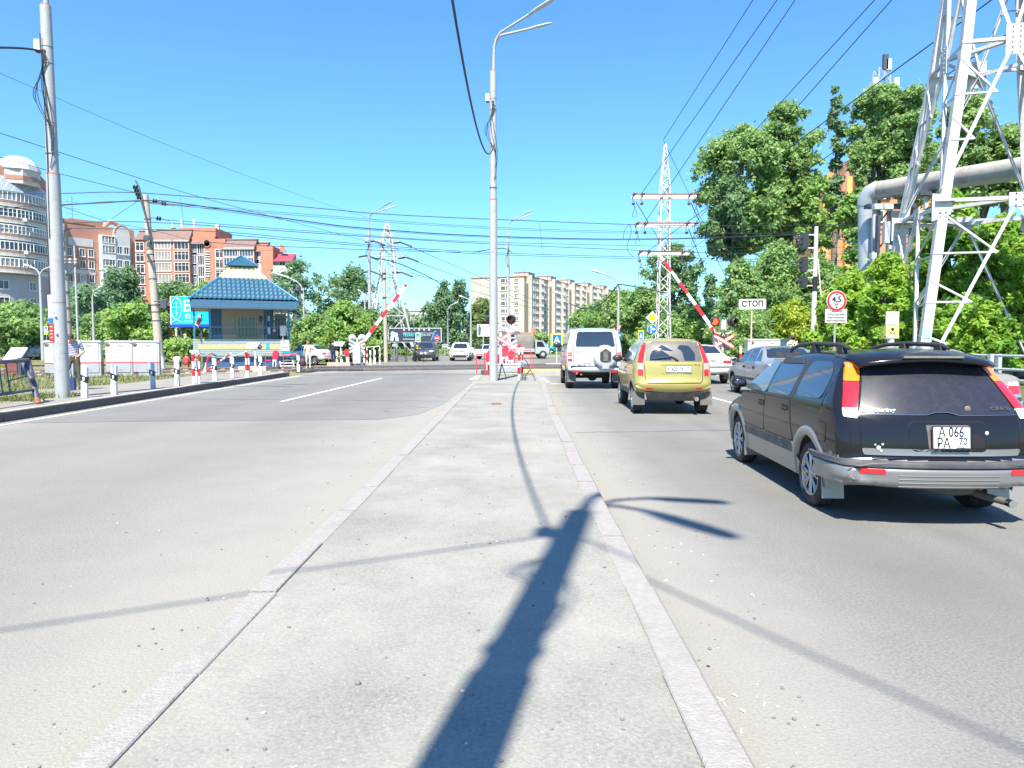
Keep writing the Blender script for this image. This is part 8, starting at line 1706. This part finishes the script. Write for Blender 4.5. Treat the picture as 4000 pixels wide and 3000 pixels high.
def tree(label,px,top,bot,d,wpx,kind='round',col='mid',n=5000,leaf=.34,name='tree',cat=None,group=None,bk=None,clump=.3,droop=0,z0=0.0,long_=1.5,trunks=1):
    TN[0]+=1;rg=np.random.default_rng(100+TN[0]);x=(px-2000)/F*d;zt,zb=P(px,top,d).z,max(P(px,bot,d).z,z0+.05);rx=wpx/F*d/2
    t=thing(name,label,cat or('bush' if name=='bush' else 'tree'),(x,d+rx*.3,z0),0,group);me,C=crown_mesh('crown',rx,zt-zb,kind,n,leaf,LF[col],rg,clump,droop=droop,long_=long_);o=bpy.data.objects.new('crown',me);COL.objects.link(o);o.parent=t;o.location.z=zb-z0
    mb=MB();H_=zt-z0;r0=max(.05,min(.38,H_*.016))*(1 if name=='tree' else.6);bm_=bk or bark;zc=zb-z0
    for q in range(trunks):
        ox=0 if trunks==1 else rg.uniform(-.45,.45)*rx;tipx=ox+rg.normal()*rx*.12;hh=zc+(zt-zb)*(.82 if kind!='bush' else.55)
        P_=[(ox,0,-.05),(ox+(tipx-ox)*.3,rg.normal()*rx*.04,hh*.35),(ox+(tipx-ox)*.65,rg.normal()*rx*.06,hh*.68),(tipx,rg.normal()*rx*.08,hh)]
        mb.tube(P_,[r0,r0*.8,r0*.55,r0*.15],bm_,8)
        idx=rg.choice(len(C),min(7,len(C)),replace=False)
        for i in idx:
            c=C[i];f=min(.9,max(.15,(c[2]+zc)/hh*.75));s=Vector((ox+(tipx-ox)*f,0,hh*f));e=Vector((c[0],c[1],c[2]+zc));m_=s.lerp(e,.5)+Vector((0,0,.06*H_));mb.tube([s,m_,e],[r0*.42,r0*.28,r0*.08],bm_,6)
    obj('trunk',mb,t);return t
GL_,GR_,GM_,GF_='trees behind the left side of the railway','tall poplars on the right','bushes and trees beyond the right lanes','green maples behind the guard fence'
T=tree
T('bushy green tree at the left edge, behind the information board',55,1178,1420,62,250,'round','mid',6000,.36,group=GL_);T('low dark bush under the second brick block, left of the left lamp post',190,1270,1410,68,200,'bush','dark',3500,.36,name='bush',group=GL_)
T('tall green tree right of the left lamp post, before the second brick block',330,1105,1390,76,220,'round','blue',5000,.38,group=GL_);T('pointed tree before the arched gable, left of the leaning pole',440,1045,1390,82,200,'spire','blue',5000,.36,group=GL_);T('pointed tree just left of the leaning pole',500,1032,1390,84,190,'spire','dark',5000,.36,group=GL_);T('yellowish green rounded tree above the pair of touching cabinets',515,1185,1400,66,210,'round','bright',5000,.33,group=GL_);T('low leafy tree above the second cabinet',400,1220,1400,68,220,'round','mid',4500,.33,group=GL_)
T('dense tree right of the leaning pole, behind the blue billboard',680,1092,1390,90,240,'round','dark',5500,.38,group=GL_);T('broad tree behind the keeper hut roof',810,1095,1390,92,260,'round','mid',5500,.38,group=GL_);T('tree behind the hut, under the mansard building',960,1120,1390,95,240,'round','dark',4500,.38,group=GL_)
T('green bush between the leaning pole and the keeper hut',690,1318,1440,54,220,'bush','bright',4500,.24,name='bush',group=GL_);T('shady bush behind the left porch of the keeper hut',800,1330,1440,56,160,'bush','dark',3000,.26,name='bush',group=GL_)
T('airy tree right of the keeper hut with sky showing through',1165,1012,1390,95,270,'round','blue',4600,.42,group=GL_,clump=.24);T('broad dark tree behind the far two armed lamp post',1365,1030,1370,100,260,'round','dark',5500,.42,group=GL_,clump=.26)
T('bright green bush left of the raised far left barrier',1345,1172,1436,56,230,'bush','bright',9000,.26,name='bush',group=GL_,clump=.26);T('green bush behind the woman in beige',1215,1225,1440,57,210,'bush','mid',7000,.26,name='bush',group=GL_,clump=.26);T('leafy bush at the foot of the far two armed lamp post',1440,1205,1420,60,150,'bush','mid',4500,.28,name='bush',group=GL_)
T('grey green tree behind the white lattice tower',1555,1195,1390,125,200,'round','dark',3500,.5,group=GL_);T('low tree behind the dark billboard',1670,1235,1395,130,190,'round','blue',3500,.5,group=GL_);T('small tree left of the white lattice tower',1480,1225,1390,120,130,'round','dark',2500,.5,group=GL_)
T('tall birch left of the white billboard',1735,1090,1392,106,120,'poplar','blue',4500,.4,group='birches at centre',bk=birch,droop=1);T('tallest birch of the centre group, right one',1795,1080,1392,108,120,'poplar','blue',4500,.4,group='birches at centre',bk=birch,droop=1);T('smaller birch before the centre birches',1700,1165,1392,110,110,'round','blue',3000,.42,group='birches at centre',bk=birch,droop=1);T('pale drooping willow left of the panel block',1885,1162,1392,112,130,'round','pale',3800,.42,droop=2,long_=2.6)
T('clipped hedge below the white billboard',1790,1362,1406,84,220,'bush','bright',3200,.24,name='hedge',cat='hedge',group='low hedges beyond the crossing');T('clipped hedge behind the dark grey SUV',1600,1366,1404,84,230,'bush','bright',3000,.24,name='hedge',cat='hedge',group='low hedges beyond the crossing');T('hedge at the foot of the panel block',1900,1366,1404,90,160,'bush','mid',2400,.26,name='hedge',cat='hedge',group='low hedges beyond the crossing')
T('round bush before the panel block, left of the crosswalk sign',2105,1298,1388,120,110,'bush','mid',2600,.42,name='bush',group=GM_);T('small bush before the panel block, behind the crosswalk sign',2172,1322,1388,122,80,'bush','mid',1800,.42,name='bush',group=GM_);T('bush before the panel block behind the red rimmed cross',2025,1300,1390,124,90,'bush','dark',2000,.42,name='bush',group=GM_);T('low shrub above the parked dark blue car',2235,1352,1392,100,90,'bush','bright',1500,.36,name='bush',group=GM_)
T('bushy tree rising behind the white off-road car',2310,1185,1392,80,190,'round','mid',5000,.34,group=GM_);T('leafy tree behind the slim right lamp post',2425,1128,1392,76,220,'round','mid',6500,.33,group=GM_);T('dense tree left of the narrow lattice tower',2520,1118,1392,72,200,'round','mid',6500,.33,group=GM_);T('tall dark airy tree right behind the narrow lattice tower',2640,945,1300,88,230,'round','dark',6500,.4,group=GM_,clump=.24);T('low thicket behind the priority road sign',2610,1225,1400,66,260,'bush','mid',6500,.3,name='bush',group=GM_);T('pointed tree under the power lines, right of the barrier tip',2775,1075,1400,74,120,'spire','blue',4000,.34,group=GM_);T('green thicket behind the lit crossing signal',2730,1195,1400,64,200,'bush','bright',6000,.3,name='bush',group=GM_);T('small conifer like tree left of the pointed tree',2715,1160,1400,86,110,'spire','blue',2500,.36,group=GM_)
FB='large shrubs along the right side of the track'
T('large shrub behind the СТОП sign, left part of the mass',2895,1010,1400,46,250,'bush','mid',10000,.23,name='bush',group=FB,clump=.26);T('highest large shrub under the tall poplars',3045,940,1400,47,300,'bush','mid',12000,.23,name='bush',group=FB,clump=.26);T('shrub behind the tall railway signal mast',3200,985,1400,46,280,'bush','mid',10000,.23,name='bush',group=FB,clump=.26);T('yellow green shrub behind the person in the checked shirt',3110,1165,1400,41,210,'bush','lime',7000,.2,name='bush',group=FB);T('shrub behind the long grey cabinet',2930,1190,1400,42,260,'bush','mid',8000,.2,name='bush',group=FB)
T('tall poplar, left half of the big crown with white wires before it',2905,480,985,56,330,'round','mid',17000,.31,group=GR_,clump=.24);T('tall poplar, top of the big crown',3060,388,960,58,250,'round','mid',15000,.31,group=GR_,clump=.23);T('lower left skirt of the big poplar crown',2850,690,1010,55,200,'round','dark',7000,.3,group=GR_,clump=.26);T('leaning poplar between the big crown and the thin one',3105,600,1000,57,120,'round','mid',4000,.31,group=GR_,clump=.24);T('thin sparse poplar standing apart, with sky on both sides',3258,340,930,60,118,'thin','blue',3600,.32,group=GR_,clump=.3);T('poplar below the distant phone mast',3430,318,700,58,220,'round','mid',9500,.31,group=GR_,clump=.24);T('poplar behind the leg of the huge tower',3550,330,800,56,230,'round','mid',10000,.31,group=GR_,clump=.25);T('poplar seen through the upper steelwork of the huge tower',3770,350,780,60,220,'round','mid',8000,.33,group=GR_,clump=.24);T('poplar at the right edge behind the huge tower',3920,480,800,60,190,'round','mid',6500,.33,group=GR_,clump=.24);T('low poplar between the huge tower legs, above the pipe',3850,560,800,62,260,'round','mid',6500,.33,group=GR_);T('bright tree filling the gap below the thin poplar',3190,690,1020,54,150,'round','bright',4500,.28,group=GR_,clump=.24);T('slim tree before the orange gabled building, right of the thin poplar',3345,540,900,57,110,'thin','mid',3500,.3,group=GR_);T('tree in front of the orange gabled building',3330,760,1150,52,150,'thin','bright',4500,.28,group=GR_)
T('leafy maple left of the yellow warning post',3350,1060,1400,26,280,'bush','maple',13000,.17,name='tree',group=GF_,long_=1.9,clump=.22,z0=.3,trunks=3);T('leafy maple left of the huge tower leg',3480,985,1400,21.2,215,'bush','maple',11000,.13,name='tree',group=GF_,long_=1.9,clump=.22,z0=.3,trunks=3);T('maple growing up through the huge tower below the pipe',3720,735,1400,26,330,'bush','maple',22000,.17,group=GF_,long_=1.9,clump=.2,z0=.3,trunks=3);T('yellow green maple at the right edge behind the guard fence',3940,830,1420,23.5,380,'bush','maple',24000,.155,group=GF_,long_=1.9,clump=.19,z0=.3,trunks=3);T('maple beyond the right edge under the pipe',4180,690,1430,24,360,'bush','maple',14000,.17,group=GF_,long_=1.9,clump=.2,z0=.3);T('low maple shoots just behind the guard fence',3800,1150,1440,20,330,'bush','maple',13000,.14,name='bush',group=GF_,long_=1.9,clump=.2,z0=.25,trunks=4)
# far tree line closing the view between the nearer trees
rg=np.random.default_rng(5)
mb=MB();me,C=crown_mesh('far_woodland',1,1,'bush',10,.1,LF['blue'],rg);bpy.data.meshes.remove(me)
Vs=[]
for(x0,x1,y,h,nn,nm,lab)in((-230,-20,235,11,9000,'far_woodland','far belt of trees closing the view on the left'),(60,330,200,15,11000,'far_woodland','far belt of trees closing the view on the right')):
    n=nn;x=rg.uniform(x0,x1,n);hh=h*(.6+.25*np.sin(x*.13)+.2*np.sin(x*.31+1));pos=np.stack([x,y+rg.normal(size=n)*5,rg.random(n)**.8*hh],1);d=rg.normal(size=(n,3));d/=np.linalg.norm(d,axis=1)[:,None];t=np.cross(d,rg.normal(size=(n,3)));t/=np.linalg.norm(t,axis=1)[:,None];b=np.cross(d,t);s=rg.uniform(.7,1.6,n)[:,None]*.8
    V=np.stack([pos-t*s,pos+b*s*.7,pos+t*s,pos-b*s*.7],1);me=bpy.data.meshes.new(nm);me.from_pydata(V.reshape(-1,3).tolist(),[],[tuple(range(4*i,4*i+4))for i in range(n)]);me.materials.append(LF['blue']);o=bpy.data.objects.new(nm,me);COL.objects.link(o);o['kind']='stuff';o['label']=lab;o['category']='woodland'
